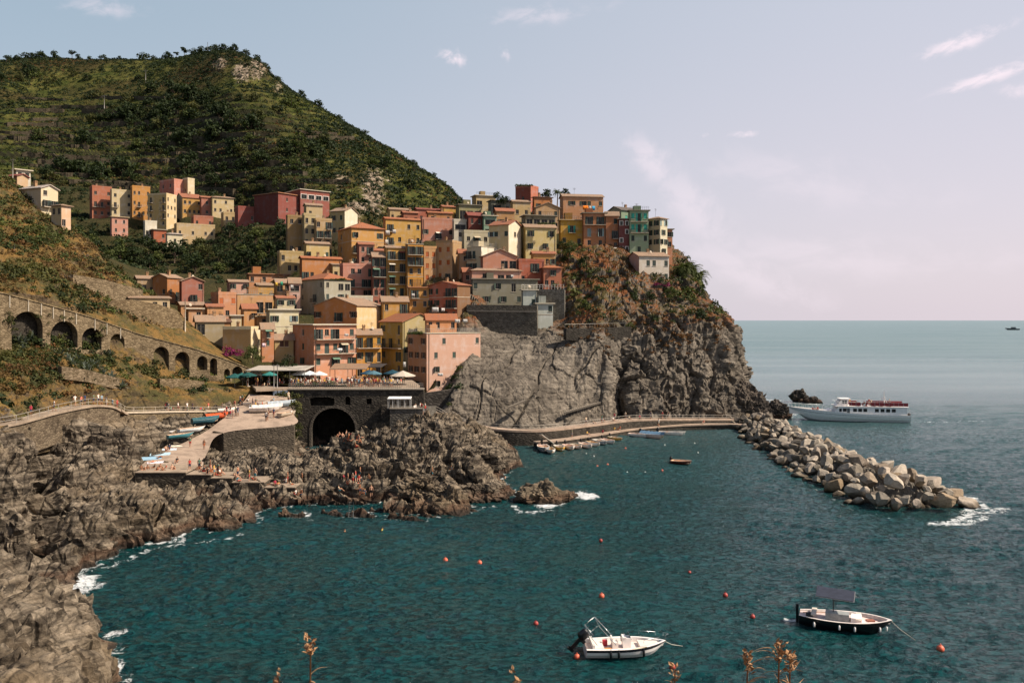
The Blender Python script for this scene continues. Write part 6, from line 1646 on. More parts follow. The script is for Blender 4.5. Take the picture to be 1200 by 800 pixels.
def vill_at(px, d): 
    x_ = (px - CX) * d / F; return Vector((x_, d, ground_at(x_, d)))
for i in range(62):
    px = r3.uniform(85, 335); d = r3.uniform(262, 330)
    p = vill_at(px, d); py = HY - (p.z - EYE) / d * F
    if py < 268 or any((h[1] - p).length < 7 for h in HOUSES): continue
    put_tree(r3.choice(['dark', 'dark', 'olive', 'green', 'dark']), p - Vector((0, 0, .4)), r3.uniform(.7, 1.5), 'leafy dark tree in the hollow between the back row and the lower village', 'tree', 'trees in the hollow below the back row of houses')
for px, py, d, k, s, lab in [
    (338, 446, 183.5, 'big', 1.15, 'dark spreading tree in front of the salmon pink house'), (327, 446, 184, 'big', .75, 'smaller dark tree left of the salmon pink house'), (296, 425, 182.5, 'big', .8, 'green shrub tree by the tan block and the bougainvillea'),
    (583, 240, 288, 'dark', .9, 'dark tree beside the grey roof terrace at the top of the spur'), (592, 241, 290, 'dark', .7, 'small dark tree between the roof terraces at the top of the spur'), (640, 236, 290, 'dark', .9, 'dark tree left of the palm on top of the spur'), (662, 232, 290, 'dark', .7, 'bushy dark tree right of the palm on top of the spur'),
    (668, 300, 238, 'big', .9, 'broad green tree under the ochre house in the cliff garden'), (660, 296, 239, 'big', .8, 'dark green tree at the left end of the cliff garden'), (700, 306, 237, 'big', .5, 'small bush below the tall orange house'),
    (742, 356, 224.5, 'big', .55, 'rounded garden bush at the left of the garden wall'), (762, 352, 225.5, 'big', .6, 'pale rounded garden bush above the garden wall'), (786, 352, 227, 'big', .75, 'dark garden bush under the white and pink house'), (775, 340, 229, 'big', .6, 'bush beneath the loggia of the white and pink house'),
    (797, 330, 237, 'big', .9, 'bright green bush right of the white and pink house'), (811, 334, 240, 'big', .9, 'outermost green bush at the edge of the headland'), (822, 350, 238, 'big', .6, 'small bush on the brow of the headland'),
    (365, 250, 318, 'green', .8, 'green tree growing in front of the dark red wing'), (378, 452, 171.5, 'big', .01, '')]:
    if lab: put_tree(k, at(px, py, d), s, lab, 'bush' if 'bush' in lab else 'tree', name='bush' if 'bush' in lab else 'tree')
for lst in TV.values():
    for v in lst:
        if v.name not in USED and v.get('label') is None:
            for ch in list(v.children): bpy.data.objects.remove(ch)
            bpy.data.objects.remove(v)
# palms / reeds
def palm(name, label, base, h, n, L, mat, cat):
    root = thing(name, label, cat, base); tb = MB()
    if h > .5: tb.tube([(0, 0, -.5), (.1, 0, h * .5), (.05, .05, h)], [.22, .17, .15], 8); tb.build('trunk', BARK, root)
    C = []; O = []; V = []; 
    vs = []; fs = []; tt = []
    for k in range(n):
        a = random.uniform(0, 6.28); el = random.uniform(-.1, 1.35); l = L * random.uniform(.75, 1.1); pts = []
        for j in range(6):
            s = j / 5; e = el - s * s * 1.5
            prev = pts[-1] if pts else Vector((0, 0, h))
            pts.append(prev + Vector((math.cos(a) * math.cos(e), math.sin(a) * math.cos(e), math.sin(e))) * l / 5 if pts else prev)
        sd = Vector((-math.sin(a), math.cos(a), 0))
        for j in range(5):
            for q in range(3):
                for sg in (-1, 1):
                    b = pts[j].lerp(pts[j + 1], q / 3); w_ = L * .26 * (1 - j / 6); o_ = len(vs)
                    tip = b + sd * sg * w_ + (pts[j + 1] - pts[j]) * .8 + Vector((0, 0, -w_ * .35))
                    vs += [b, b + (pts[j + 1] - pts[j]) * .22, tip, tip - (pts[j + 1] - pts[j]) * .05]; fs.append((o_, o_ + 1, o_ + 2, o_ + 3)); tt += [random.uniform(.3, .8)] * 4
    np_mesh('crown', [tuple(v) for v in vs], fs, mat, root, attrs={'tint': tt})
    return root
palm('palm_tree', 'slender palm tree standing out against the sky on top of the spur', at(653, 241, 282), 4.3, 34, 2.3, LEAF_GREEN, 'palm tree')
for i, (px, py, d) in enumerate([(800, 322, 238), (808, 326, 240), (817, 332, 242)]):
    palm('giant_reed', 'tall pale reed clump on the headland brow, number'.replace(', number', ['  beside the white and pink house', ' between two other clumps', ' farthest out over the sea'][i]).replace('  ', ' '), at(px, py, d) + Vector((0, -1, .8)), .6, 60, 4.4, LEAF_GREEN, 'reed')
def agave(label, base, L, n=26):
    root = bpy.data.objects.new('agave', None)
    vs = []; fs = []; tt = []
    for k in range(n):
        a = random.uniform(0, 6.28); el = random.uniform(.05, 1.4); l = L * random.uniform(.7, 1.1)
        dv = Vector((math.cos(a) * math.cos(el), math.sin(a) * math.cos(el), math.sin(el))); sd = Vector((-math.sin(a), math.cos(a), 0)) * .085 * L
        m = dv * l * .5; e = dv * l + Vector((0, 0, -.12 * l)); o_ = len(vs)
        vs += [Vector((0, 0, 0)) - sd * .6, sd * .6, m + sd, m - sd, m - sd, m + sd, e + sd * .1, e - sd * .1]; fs += [(o_, o_ + 1, o_ + 2, o_ + 3), (o_ + 4, o_ + 5, o_ + 6, o_ + 7)]; tt += [random.uniform(.2, .9)] * 8
    o = np_mesh('agave', [tuple(v) for v in vs], fs, LEAF_GREY, attrs={'tint': tt}); o.location = base
    return tag(o, label, 'agave')
PnF = Pn2.reshape(-1, 3); npx = CX + PnF[:, 0] / PnF[:, 1] * F; npy = HY - (PnF[:, 2] - EYE) / PnF[:, 1] * F
def near_at(px, py):
    dd = (npx - px) ** 2 + (npy - py) ** 2; return Vector(PnF[dd.argmin()])
AG = 'agaves below the old road arches'
for i, (px, py) in enumerate([(14, 398), (22, 402), (30, 404), (38, 399), (27, 410), (72, 418), (80, 424), (86, 428), (92, 424), (97, 433), (103, 438), (110, 430), (116, 436), (122, 442), (130, 418), (96, 445), (132, 448), (144, 455), (88, 440)]):
    tag(agave('pale spiky agave on the slope below the arches of the old road', near_at(px, py) + Vector((0, -.3, .2)), random.uniform(1.4, 2.4)), group=AG)
# bushes right under the old wall and by the path, as one mass of undergrowth each
def mass(name, pts, mat, per=60, leaf=.28):
    C = np.array([tuple(p) for p, _ in pts]); r_ = np.array([q for _, q in pts]); V, Fq, T = bushes(C, r_, per, tn(C, .3, .45, .6), .85, leaf)
    return tag(np_mesh(name, V, Fq, mat, attrs={'tint': T}), kind='stuff')
r4 = random.Random(5)
mass('slope_undergrowth', [(near_at(r4.gauss(a, b), r4.gauss(c, d)), r4.uniform(.7, 1.7)) for (a, b, c, d, n) in ((28, 16, 400, 8, 16), (75, 18, 412, 10, 16), (112, 14, 425, 12, 22), (95, 16, 345, 10, 10), (120, 20, 358, 8, 16), (15, 20, 470, 8, 14), (235, 25, 452, 5, 10)) for k in range(n)], LEAF_DARK)
mass('slope_scrub', [(near_at(r4.gauss(a, b), r4.gauss(c, d)), r4.uniform(.6, 1.4)) for (a, b, c, d, n) in ((60, 25, 405, 8, 14), (130, 20, 430, 12, 12), (110, 25, 350, 10, 12), (230, 25, 448, 6, 14), (60, 40, 300, 20, 18), (70, 20, 280, 10, 10)) for k in range(n)], LEAF_GREEN)
mass('rust_scrub', [(near_at(r4.gauss(a, b), r4.gauss(c, d)), r4.uniform(.5, 1.2)) for (a, b, c, d, n) in ((40, 30, 425, 14, 26), (100, 25, 452, 8, 10), (60, 30, 290, 18, 16), (130, 15, 318, 8, 14), (20, 25, 255, 20, 14)) for k in range(n)], LEAF_RUST)
mass('wall_creeper', [(Vector(plpt(pl, px, py)) + pl.n * .9, r4.uniform(.35, .9)) for px, py in [(r4.uniform(-5, 150), r4.uniform(352, 410)) for k in range(26)] if py > 352 + px * .24] + [(Vector(plpt(pl2, px, py)) + pl2.n * .9, r4.uniform(.3, .8)) for px, py in [(r4.uniform(155, 300), r4.uniform(400, 455)) for k in range(22)] if py > 400 + (px - 155) * .3], LEAF_OLIVE)
mass('verge_grass', [(Vector(plpt(pl, px, 345 + px * .28)) - pl.n * 1.4 + Vector((0, 0, .2)), r4.uniform(.4, 1.0)) for px in [r4.uniform(-20, 150) for k in range(40)]], LEAF_DRY)
mass('stream_scrub', [(at(r4.uniform(322, 352), r4.uniform(462, 476), 168 + r4.uniform(-1.5, 1)), r4.uniform(.6, 1.3)) for k in range(26)], LEAF_OLIVE)
mass('hanging_creeper', [(at(r4.uniform(340, 352), r4.uniform(468, 515), 161 + r4.uniform(-2, 2)), r4.uniform(.5, 1.1)) for k in range(26)], LEAF_OLIVE)
o = mass('bougainvillea', [(at(r4.uniform(263, 288), r4.uniform(409, 417), 182.5), r4.uniform(.4, .9)) for k in range(22)], LEAF_PINK, 50); o['kind'] = 'thing'; del o['kind']; tag(o, 'magenta bougainvillea spilling over the old road wall', 'bougainvillea')
o = mass('flowering_shrub', [(at(r4.uniform(768, 785), r4.uniform(331, 336), 228.5), r4.uniform(.4, .8)) for k in range(12)], LEAF_PINK, 40); del o['kind']; tag(o, 'pinkish flowering shrub under the white and pink house', 'shrub')
# ================================================================ BOATS
def hull_mesh(L, B, zg0, zg1, bowp=2.6, transom=.86, draft=.35, floor=.25, rim=.10, ns=26, band=None, flare=1.0):
    """bow at +x. returns (outer MB, inner MB). materials outer: 0 hull 1 band 2 rim"""
    out = MB(); inn = MB(); S_ = []
    for i in range(ns):
        t_ = i / (ns - 1)
        x_ = -L / 2 + L * t_
        b = B / 2 * (transom + (1 - transom) * math.sin(min(1, t_ / .45) * math.pi / 2)) * max(0.012, (1 - max(0, (t_ - .42) / .58) ** bowp))
        zg = zg0 + (zg1 - zg0) * t_ ** 2
        zk = -draft + (draft + zg * .55) * max(0, (t_ - .72) / .28) ** 2
        xo = .10 * L * max(0, (t_ - .6) / .4) ** 2
        f = min(floor, zg - .12)
        q = lambda k: zk + (zg - zk) * k
        S_.append(dict(o=[(x_ - xo * .8, 0, zk), (x_ - xo * .5, b * .72, q(.28)), (x_ - xo * .2, b * .93, q(.58)), (x_ - xo * .08, b * .985, q(.8)), (x_, b, zg)],
                       r=(x_ - (.12 if t_ > .95 else 0), max(0.004, b - rim), zg + .004), f=(x_ - (.25 if t_ > .9 else 0), max(.003, (b - rim) * .92), f)))
    for sg in (1, -1):
        m = lambda p: (p[0], p[1] * sg, p[2])
        for i in range(ns - 1):
            a, b = S_[i], S_[i + 1]
            for k in range(4):
                f = [m(a['o'][k]), m(b['o'][k]), m(b['o'][k + 1]), m(a['o'][k + 1])]
                if sg > 0: f = f[::-1]
                out.add(f, [(0, 1, 2, 3)], 1 if (band and k in band) else 0, True)
            for (p, q_, mb, mi) in (('r', None, out, 2),):
                f = [m(a['o'][4]), m(b['o'][4]), m(b['r']), m(a['r'])]
                if sg > 0: f = f[::-1]
                out.add(f, [(0, 1, 2, 3)], 2)
            f = [m(a['r']), m(b['r']), m(b['f']), m(a['f'])]
            if sg > 0: f = f[::-1]
            inn.add(f, [(0, 1, 2, 3)], 0)
            f = [m(a['f']), m(b['f']), (b['f'][0], 0, b['f'][2]), (a['f'][0], 0, a['f'][2])]
            if sg > 0: f = f[::-1]
            inn.add(f, [(0, 1, 2, 3)], 1)
    a = S_[0]
    tr = [p for p in a['o']] + [(p[0], -p[1], p[2]) for p in a['o'][::-1][:-1]]
    out.poly(tr, 0)
    inn.poly([(a['r'][0] + .02, a['r'][1], a['r'][2]), (a['r'][0] + .02, -a['r'][1], a['r'][2]), (a['f'][0] + .02, -a['f'][1], a['f'][2]), (a['f'][0] + .02, a['f'][1], a['f'][2])], 0)
    return out, inn, S_
GEL = plain('#e9e2dc', .3, .5, .08); GELP = plain('#dcc9bf', .6, .3, .15); BLK = plain('#0d0e12', .35, .5, .2); CUSH = plain('#d9cfc6', .8, .2, .12); WOOD = plain('#a06f43', .6, .3, .35); CHROME = plain('#b9bcbe', .25, .6, .1, .8)

def outboard(name, parent, x_, z_, s=1.0, tilt=.5):
    root = empty(name); root.parent = parent; root.location = (x_, 0, z_); root.rotation_euler = (0, tilt, 0); root.scale = (s, s, s)
    mb = MB(); mb.lathe((-.32, 0, .1), [(.02, .62), (.16, .6), (.23, .48), (.25, .2), (.22, 0), (.14, -.06)], 12, 0, True, 1.25, .85)
    mb.build('cowling', BLK, root)
    mb = MB(); mb.box((-.3, 0, -.35), (.2, .12, .8)); mb.box((-.3, 0, -.8), (.42, .08, .2)); mb.box((-.1, 0, .05), (.3, .26, .2)); mb.lathe((-.5, 0, -.82), [(.03, -.02), (.16, 0), (.03, .02)], 8); mb.build('leg', BLK, root)
    return root
# ---- white motorboat
mb_c = atz(733, 763, .0)
mot = thing('motorboat', 'white motorboat with dark stripe, black outboard and folded awning frame', 'motorboat', (mb_c.x, mb_c.y, 0), R(3))
o_, i_, St = hull_mesh(6.2, 2.75, .62, .80, 2.4, .88, .35, .38, .26, 30, band=(3,))
o_.build('hull', [GEL, plain('#16161f', .4), GEL], mot); i_.build('deck', [GEL, GELP], mot)
mb = MB(); mb.bx(-2.55, -1.75, -1.0, 1.0, .384, .62); mb.bx(-2.62, -2.45, -1.0, 1.0, .624, .86); mb.build('stern_seat', CUSH, mot)
mb = MB(); mb.hexa([(1.0, -.62, .384), (2.45, -.28, .384), (2.45, .28, .384), (1.0, .62, .384), (1.0, -.7, .62), (2.45, -.3, .68), (2.45, .3, .68), (1.0, .7, .62)]); mb.build('sun_pad', CUSH, mot)
mb = MB(); mb.bx(-.25, .35, -.32, .32, .384, 1.12); mb.bx(-.28, .0, -.36, .36, 1.124, 1.2); mb.build('console', GEL, mot)
mb = MB(); mb.hexa([(.36, -.3, 1.0), (.40, -.3, 1.0), (.40, .3, 1.0), (.36, .3, 1.0), (.18, -.26, 1.5), (.21, -.26, 1.5), (.21, .26, 1.5), (.18, .26, 1.5)]); mb.build('windscreen', plain('#4c5458', .15), mot)
mb = MB(); n = 14; mb.tube([(-.34 , .2 * math.cos(2 * math.pi * k / n), 1.02 + .2 * math.sin(2 * math.pi * k / n)) for k in range(n + 1)], .022, 5); mb.build('steering_wheel', BLK, mot)
mb = MB(); mb.bx(-1.05, -.6, -.36, .36, .384, .8); mb.bx(-1.12, -1.0, -.36, .36, .804, 1.15); mb.build('helm_seat', CUSH, mot)
mb = MB()
for sg in (-1, 1):
    mb.tube([(-2.3, sg * .98, .9), (-2.95, sg * .95, 1.75), (-2.2, sg * .9, 2.35)], .025, 5); mb.tube([(-.9, sg * 1.02, .9), (-2.2, sg * .9, 2.35)], .025, 5)
mb.tube([(-2.95, -.95, 1.75), (-2.95, .95, 1.75)], .025, 5); mb.tube([(-2.2, -.9, 2.35), (-2.2, .9, 2.35)], .025, 5); mb.build('awning_frame', CHROME, mot)
mb = MB(); mb.tube([(2.95, -.35, 1.04), (2.95, -.35, 1.28), (3.25, 0, 1.3), (2.95, .35, 1.28), (2.95, .35, 1.04)], .022, 5); mb.tube([(1.2, -.95, .98), (1.2, -.95, 1.2), (2.4, -.6, 1.24), (2.4, -.6, 1.0)], .02, 5); mb.tube([(1.2, .95, .98), (1.2, .95, 1.2), (2.4, .6, 1.24), (2.4, .6, 1.0)], .02, 5); mb.build('bow_rail', CHROME, mot)
for x_ in (-1.35, -.75, 1.15):
    mb = MB(); mb.lathe((x_, -1.42 if x_ < 1 else -1.22, .02), [(.01, 0), (.09, .06), (.09, .48), (.03, .54), (.012, .75)], 10); mb.build('fender', BLK, mot)
mb = MB(); mb.bx(-1.7, -1.35, .15, .45, .385, .80); mb.build('cool_box', plain('#b3303a', .5), mot)
outboard('outboard_motor', mot, -3.2, .75, 1.25, .75)
mb = MB(); mb.tube([(3.0, .1, .7), (3.6, .3, .35), (4.6, .9, -.02)], .022, 5); mb.build('mooring_line', plain('#c9c2b4', .8), mot)
mb = MB(); mb.tube([(2.7 + .12 * math.cos(k * .7), .12 * math.sin(k * .7), .70 + .004 * k) for k in range(28)], .02, 5); mb.build('rope_coil', plain('#3d5a78', .8), mot)
mb = MB(); mb.box((-1.4, -.45, .42), (.5, .3, .06), .3); mb.build('towel', plain('#c98f5a', .9), mot)
mb = MB(); mb.tube([(.3, -1.25, .66), (1.4, -1.05, .72)], .03, 5); mb.build('boat_hook', plain('#c9a63a', .5), mot)
# ---- black launch with solar awning
a, b = atz(937, 727, 0), atz(1046, 741, 0); mid = (a + b) / 2
lau = thing('launch', 'black hulled open launch with blush deck and flat dark awning on a post', 'boat', (mid.x, mid.y, 0), math.atan2(b.y - a.y, b.x - a.x))
LL = (b - a).length
o_, i_, St = hull_mesh(LL, 3.15, .74, 1.02, 2.9, .55, .4, .62, .2, 30)
o_.build('hull', [BLK, BLK, plain('#d8cdc6', .5)], lau); i_.build('deck', [plain('#c9bdb6', .6), plain('#d9c4be', .7)], lau)
mb = MB(); mb.bx(-1.5, .3, -.72, .2, .624, 1.18); mb.build('engine_box', plain('#8b8f8e', .6), lau)
mb = MB(); mb.bx(.45, 1.25, -.7, .55, .624, 1.0); mb.build('locker', GEL, lau)
for x_ in (-2.4, 1.0): 
    mb = MB(); mb.bx(x_ - .2, x_ + .2, -.95, .95, .9, .97); mb.build('thwart', plain('#c9bcae', .7), lau)
mb = MB(); mb.tube([(-.9, -.2, .62), (-.9, -.2, 2.5)], .045, 6); mb.tube([(-.9, -.2, 2.1), (.3, -.2, 2.1)], .035, 5); mb.build('post', plain('#3c3d40', .5), lau)
aw = MB(); aw.box((-.75, .1, 2.58), (2.9, 1.6, .03), R(-2), 0, R(14), R(2)); pa = aw.build('awning', plain('#343845', .7, .2), lau)
mb = MB(); mb.box((-.75, .1, 2.54), (2.96, 1.65, .03), R(-2), 0, R(14), R(2)); mb.build('awning_edge', plain('#8d8a8c', .6), lau)
mb = MB(); mb.lathe((3.1, .0, .64), [(.3, 0), (.3, .12), (.2, .16), (.05, .16)], 12); mb.build('rope_coil', BLK, lau)
mb = MB(); mb.lathe((-2.75, -.35, .64), [(.28, 0), (.28, .25), (.1, .28)], 10); mb.build('bucket', BLK, lau)
mb = MB(); mb.box((-LL / 2 - .18, 0, .55), (.22, .1, 1.7)); mb.build('rudder', BLK, lau)
for x_ in (-2.3, -.4, .75, 2.6, 3.1):
    mb = MB(); bb = 1.6 * (1 - max(0, ((x_ / LL + .5) - .42) / .58) ** 2.9); mb.lathe((x_, -bb - .06, .2), [(.01, 0), (.08, .05), (.08, .34), (.02, .42)], 8); mb.build('fender', GEL, lau)

mb = MB(); mb.tube([(LL / 2 - .2, 0, 1.0), (LL / 2 + .6, -.3, .4), (LL / 2 + 1.6, -.9, -.05)], .025, 5); mb.build('mooring_line', plain('#b9b2a4', .8), lau)
mb = MB(); mb.tube([(-3.3, .3, .66), (-2.0, .75, .70), (-.3, .9, .72)], .03, 5); mb.build('oar', WOOD, lau)
mb = MB(); mb.box((1.9, .3, .66), (.6, .45, .12), .4); mb.build('cushion', plain('#8f5a4a', .9), lau)
# ---- passenger ferry (bow toward the left of the photograph)
fa, fb = atz(935, 492.5, 0), atz(1067, 495.0, 0); fm_ = (fa + fb) / 2; FL = (fb - fa).length + 2.0
fer = thing('ferry', 'white two deck passenger ferry with red upper deck railings off the breakwater', 'ferry', (fm_.x - .5, fm_.y + 2.5, 0), math.atan2(fa.y - fb.y, fa.x - fb.x))
o_, i_, St = hull_mesh(FL, 6.0, 1.75, 3.3, 2.2, .9, .8, 1.5, .15, 34)
o_.build('hull', [plain('#c9cfce', .45, .4, .15), plain('#c9cfce', .45), GEL], fer); i_.build('deck', [GEL, plain('#b9a79a', .8)], fer)
y0, y1 = -2.6, 2.6
mb = MB(); mb.hexa([(-FL / 2 + .9, y0, 1.504), (4.2, y0, 1.504), (4.2, y1, 1.504), (-FL / 2 + .9, y1, 1.504), (-FL / 2 + .9, y0, 3.6), (2.6, y0, 3.6), (2.6, y1, 3.6), (-FL / 2 + .9, y1, 3.6)]); mb.build('cabin', plain('#dcdedd', .45, .4, .12), fer)
mb = MB(); mb.hexa([(4.25, y0 + .5, 1.6), (6.6, y0 + 1.1, 1.7), (6.6, y1 - 1.1, 1.7), (4.25, y1 - .5, 1.6), (4.1, y0 + .5, 2.9), (5.4, y0 + 1.1, 2.5), (5.4, y1 - 1.1, 2.5), (4.1, y1 - .5, 2.9)]); mb.build('fore_cabin', GEL, fer)
mb = MB(); mb.bx(-FL / 2 + .5, 3.3, y0 - .15, y1 + .15, 3.604, 3.76); mb.build('upper_deck', GEL, fer)
mb = MB(); mb.hexa([(.2, -1.7, 3.764), (3.0, -1.7, 3.764), (3.0, 1.7, 3.764), (.2, 1.7, 3.764), (.2, -1.6, 5.4), (1.7, -1.6, 5.4), (1.7, 1.6, 5.4), (.2, 1.6, 5.4)]); mb.build('wheelhouse', GEL, fer)
mb = MB(); mb.bx(-.4, 2.2, -1.9, 1.9, 5.404, 5.52); mb.build('wheelhouse_roof', GEL, fer)
GLS = plain('#12161a', .15, .5)
for sg in (-1, 1):
    for x_ in (-10.2, -8.9, -7.6, -6.3, -3.6, -2.4, -1.2, 1.2):
        mb = MB(); mb.bx(x_ - .45, x_ + .45, sg * 2.6 - .03, sg * 2.6 + .03, 2.45, 3.25); mb.build('window', GLS, fer)
    mb = MB(); mb.bx(.0, .65, sg * 2.6 - .03, sg * 2.6 + .03, 1.6, 3.3); mb.build('door', plain('#4f575a', .4), fer)
    mb = MB(); mb.bx(1.9, 2.5, sg * 2.6 - .035, sg * 2.6 + .035, 2.4, 3.2); mb.build('window', GLS, fer)
    mb = MB(); mb.hexa([(2.7, sg * 2.1 - .04, 2.2), (3.7, sg * 2.1 - .04, 2.0), (3.7, sg * 2.1 + .04, 2.0), (2.7, sg * 2.1 + .04, 2.2), (2.7, sg * 2.1 - .04, 2.2 + .6), (3.0, sg * 2.1 - .04, 2.8), (3.0, sg * 2.1 + .04, 2.8), (2.7, sg * 2.1 + .04, 2.8)]); 
    mb = MB(); mb.bx(.5, 1.0, sg * 1.66 - .04, sg * 1.66 + .04, 4.4, 5.1); mb.build('window', GLS, fer)
    mb = MB(); mb.bx(1.15, 1.6, sg * 1.66 - .04, sg * 1.66 + .04, 4.4, 5.1); mb.build('window', GLS, fer)
for k in (-1.1, 0, 1.1):
    mb = MB(); mb.hexa([(2.55, k - .45, 4.35), (2.62, k - .45, 4.35), (2.62, k + .45, 4.35), (2.55, k + .45, 4.35), (1.98, k - .45, 5.2), (2.05, k - .45, 5.2), (2.05, k + .45, 5.2), (1.98, k + .45, 5.2)]); mb.build('windscreen', GLS, fer)
RED = plain('#8e2f33', .6)
for (x0, x1) in ((-FL / 2 + .7, -5.0), (-2.6, .2)):
    for sg in (-1, 1):
        mb = MB(); mb.bx(x0, x1, sg * 2.68 - .03, sg * 2.68 + .03, 3.9, 4.72); mb.build('railing_cloth', RED, fer)
mb = MB()
for sg in (-1, 1):
    for x_ in np.arange(-FL / 2 + .7, 2.9, 1.1): mb.tube([(x_, sg * 2.72, 3.76), (x_, sg * 2.72, 4.85)], .03, 5)
    mb.tube([(-FL / 2 + .7, sg * 2.72, 4.85), (3.2, sg * 2.72, 4.85)], .035, 5)
    mb.tube([St[i]['o'][4][:1] + (sg * St[i]['o'][4][1] * .93,) + (St[i]['o'][4][2] + .9,) for i in range(20, 34)], .03, 5)
    for i in range(20, 34, 1): mb.tube([(St[i]['o'][4][0], sg * St[i]['o'][4][1] * .93, St[i]['o'][4][2]), (St[i]['o'][4][0], sg * St[i]['o'][4][1] * .93, St[i]['o'][4][2] + .9)], .025, 4)
mb.build('railing', plain('#c3c5c6', .4), fer)
mb = MB(); mb.tube([(-8.6, 0, 3.76), (-8.6, 0, 7.4)], [.12, .05], 6); mb.tube([(-8.6, -1.1, 6.1), (-8.6, 1.1, 6.1)], .04, 5); mb.box((-8.4, 0, 5.6), (.9, .25, .2)); mb.tube([(-9.6, 0, 3.8), (-8.6, 0, 6.0)], .05, 5); mb.build('mast', GEL, fer)
mb = MB(); mb.tube([(.4, -.9, 5.5), (.0, -.9, 7.2)], .02, 4); mb.build('aerial', plain('#888888', .4), fer)
for x_ in (-9.5, -7.6, -5.9, -4.0, -2.2):
    mb = MB()
    for sg in (-1.2, 1.2): mb.bx(x_ - .2, x_ + .2, sg - .9, sg + .9, 3.77, 4.2); mb.bx(x_ - .25, x_ - .2, sg - .9, sg + .9, 4.2, 4.7)
    mb.build('bench', plain('#7d3a3a', .7), fer)
mb = MB()
for sg in (-1, 1): 
    for i in range(33):
        a_, b_ = St[i]['o'][3], St[i + 1]['o'][3]; mb.tube([(a_[0], sg * (a_[1] + .03), a_[2]), (b_[0], sg * (b_[1] + .03), b_[2])], .05, 4, cap=False)
mb.build('rubbing_strake', plain('#7f8a8c', .6), fer)
for x_ in (3.0, -1.5, -5.5, -9.5):
    mb = MB(); mb.lathe((x_, -3.05, 1.2), [(.12, -.05), (.34, -.04), (.34, .04), (.12, .05)], 10); mb.build('tyre_fender', BLK, fer)
mb = MB(); mb.lathe((-FL / 2 + .2, -1.6, 1.9), [(.02, -.35), (.34, -.25), (.38, .2), (.05, .4)], 10); mb.lathe((-FL / 2 + .2, 1.6, 1.9), [(.02, -.35), (.34, -.25), (.38, .2), (.05, .4)], 10); mb.build('life_raft', BLK, fer)
# ---- distant speedboat
p = atz(1186, 386.6, 0); sp = thing('speedboat', 'far off speedboat with two dark figures trailing a wake near the horizon', 'speedboat', (p.x, p.y, 0), R(170))
o_, i_, S2 = hull_mesh(34, 9, 3.5, 5.5, 2.4, .85, 1, 2, .5, 14); o_.build('hull', [plain('#3c4448', .5), BLK, GEL], sp); i_.build('deck', [GEL, GELP], sp)
mb = MB(); mb.bx(-8, 2, -2.6, 2.6, 2, 7.5); mb.build('cabin', plain('#525a5e', .6), sp)

# ---- small boats: one kind built once, then copied
def small_boat(hc, ic, L=4.0, B=1.5, motor=True, cover=None, name='small_boat'):
    root = empty(name)
    o_, i_, S2 = hull_mesh(L, B, .5, .68, 2.5, .8, .2, .16, .08, 16)
    o_.build('hull', [hc, hc, plain('#cfc5b8', .6)], root); i_.build('interior', [ic, ic], root)
    for x_ in (-.22 * L, .12 * L):
        mb = MB(); mb.bx(x_ - .14, x_ + .14, -B * .42, B * .42, .36, .41); mb.build('thwart', WOOD, root)
    if motor: outboard('outboard_motor', root, -L / 2 - .02, .45, .8, .3)
    if cover is not None:
        cv_ = MB(); n = 12
        for i in range(n):
            for sg in (1, -1):
                a, b = S2[min(15, int(i * 15 / n))], S2[min(15, int((i + 1) * 15 / n))]
                q = [(a['o'][4][0], sg * (a['o'][4][1] + .03), a['o'][4][2] - .06), (b['o'][4][0], sg * (b['o'][4][1] + .03), b['o'][4][2] - .06), (b['o'][4][0], 0, b['o'][4][2] + .32 + .05 * (i % 2)), (a['o'][4][0], 0, a['o'][4][2] + .32 + .05 * ((i + 1) % 2))]
                cv_.add(q if sg < 0 else q[::-1], [(0, 1, 2, 3)], 0, True)
        cv_.build('cover', cover, root)
    return root
SB = 'small boats moored side by side at the quay'
paints = ['#8b8f94', '#ded8d0', '#c9983f', '#e0dad2', '#d9bfb2', '#ddd5ca', '#e3dfda']
inters = ['#e0cdbf', '#d0b48c', '#d8d2c8', '#dcc3b4', '#c9bda8']
mar = [(637, 524, -86, 1.25, 'grey inflatable dinghy with black motor at the left end of the moored boats'), (645, 526, -84, 1.0, 'white rowing boat second in the line of boats by the gangway'), (656, 523, -80, 1.0, 'yellowish open boat beside the gangway in the line of boats'), (667, 522, -77, 1.0, 'pale boat with orange interior in the left half of the moored line'), (676, 521, -74, .9, 'blush boat between the pale and the cream ones in the moored line'), (687, 520, -72, 1.0, 'cream boat near the middle of the moored line'),
       (696, 518, -70, .95, 'slim white boat near the middle of the moored line'), (704, 516, -68, 1.0, 'salmon boat right of the middle of the moored line'), (713, 515, -66, .95, 'small grey white boat near the right end of the moored line'), (722, 512, -64, .9, 'last white boat at the right end of the tight moored line'),
       (751, 510, -30, 1.05, 'tan wooden boat moored alone right of the tight line'), (765, 511, -50, 1.25, 'white boat with blue canopy frame moored off the quay'), (788, 508, -20, 1.15, 'lone pale boat floating off the middle of the quay')]
for i, (px, py, rz, s, lab) in enumerate(mar):
    p = atz(px, py + (3.5 if i < 10 else 1.5), .0)
    b = small_boat(plain(paints[i % 7], .5), plain(inters[i % 5], .7), 4.3, 1.55, i % 3 != 1, plain('#5f7f9a', .7) if i == 11 else None)
    b.location = (p.x, p.y, 0); b.rotation_euler = (0, 0, R(rz)); b.scale = (s, s, s); b.scale = (s * 1.2,) * 3; tag(b, lab, 'boat', SB if i < 10 else None)
p = atz(799, 543, 0); b = small_boat(plain('#5a2f22', .5), plain('#e0bd9f', .7), 3.7, 2.0, True, name='small_boat'); b.location = (p.x, p.y, 0); b.rotation_euler = (0, 0, R(-32)); tag(b, 'little wooden boat with peach interior anchored alone in the cove', 'boat')
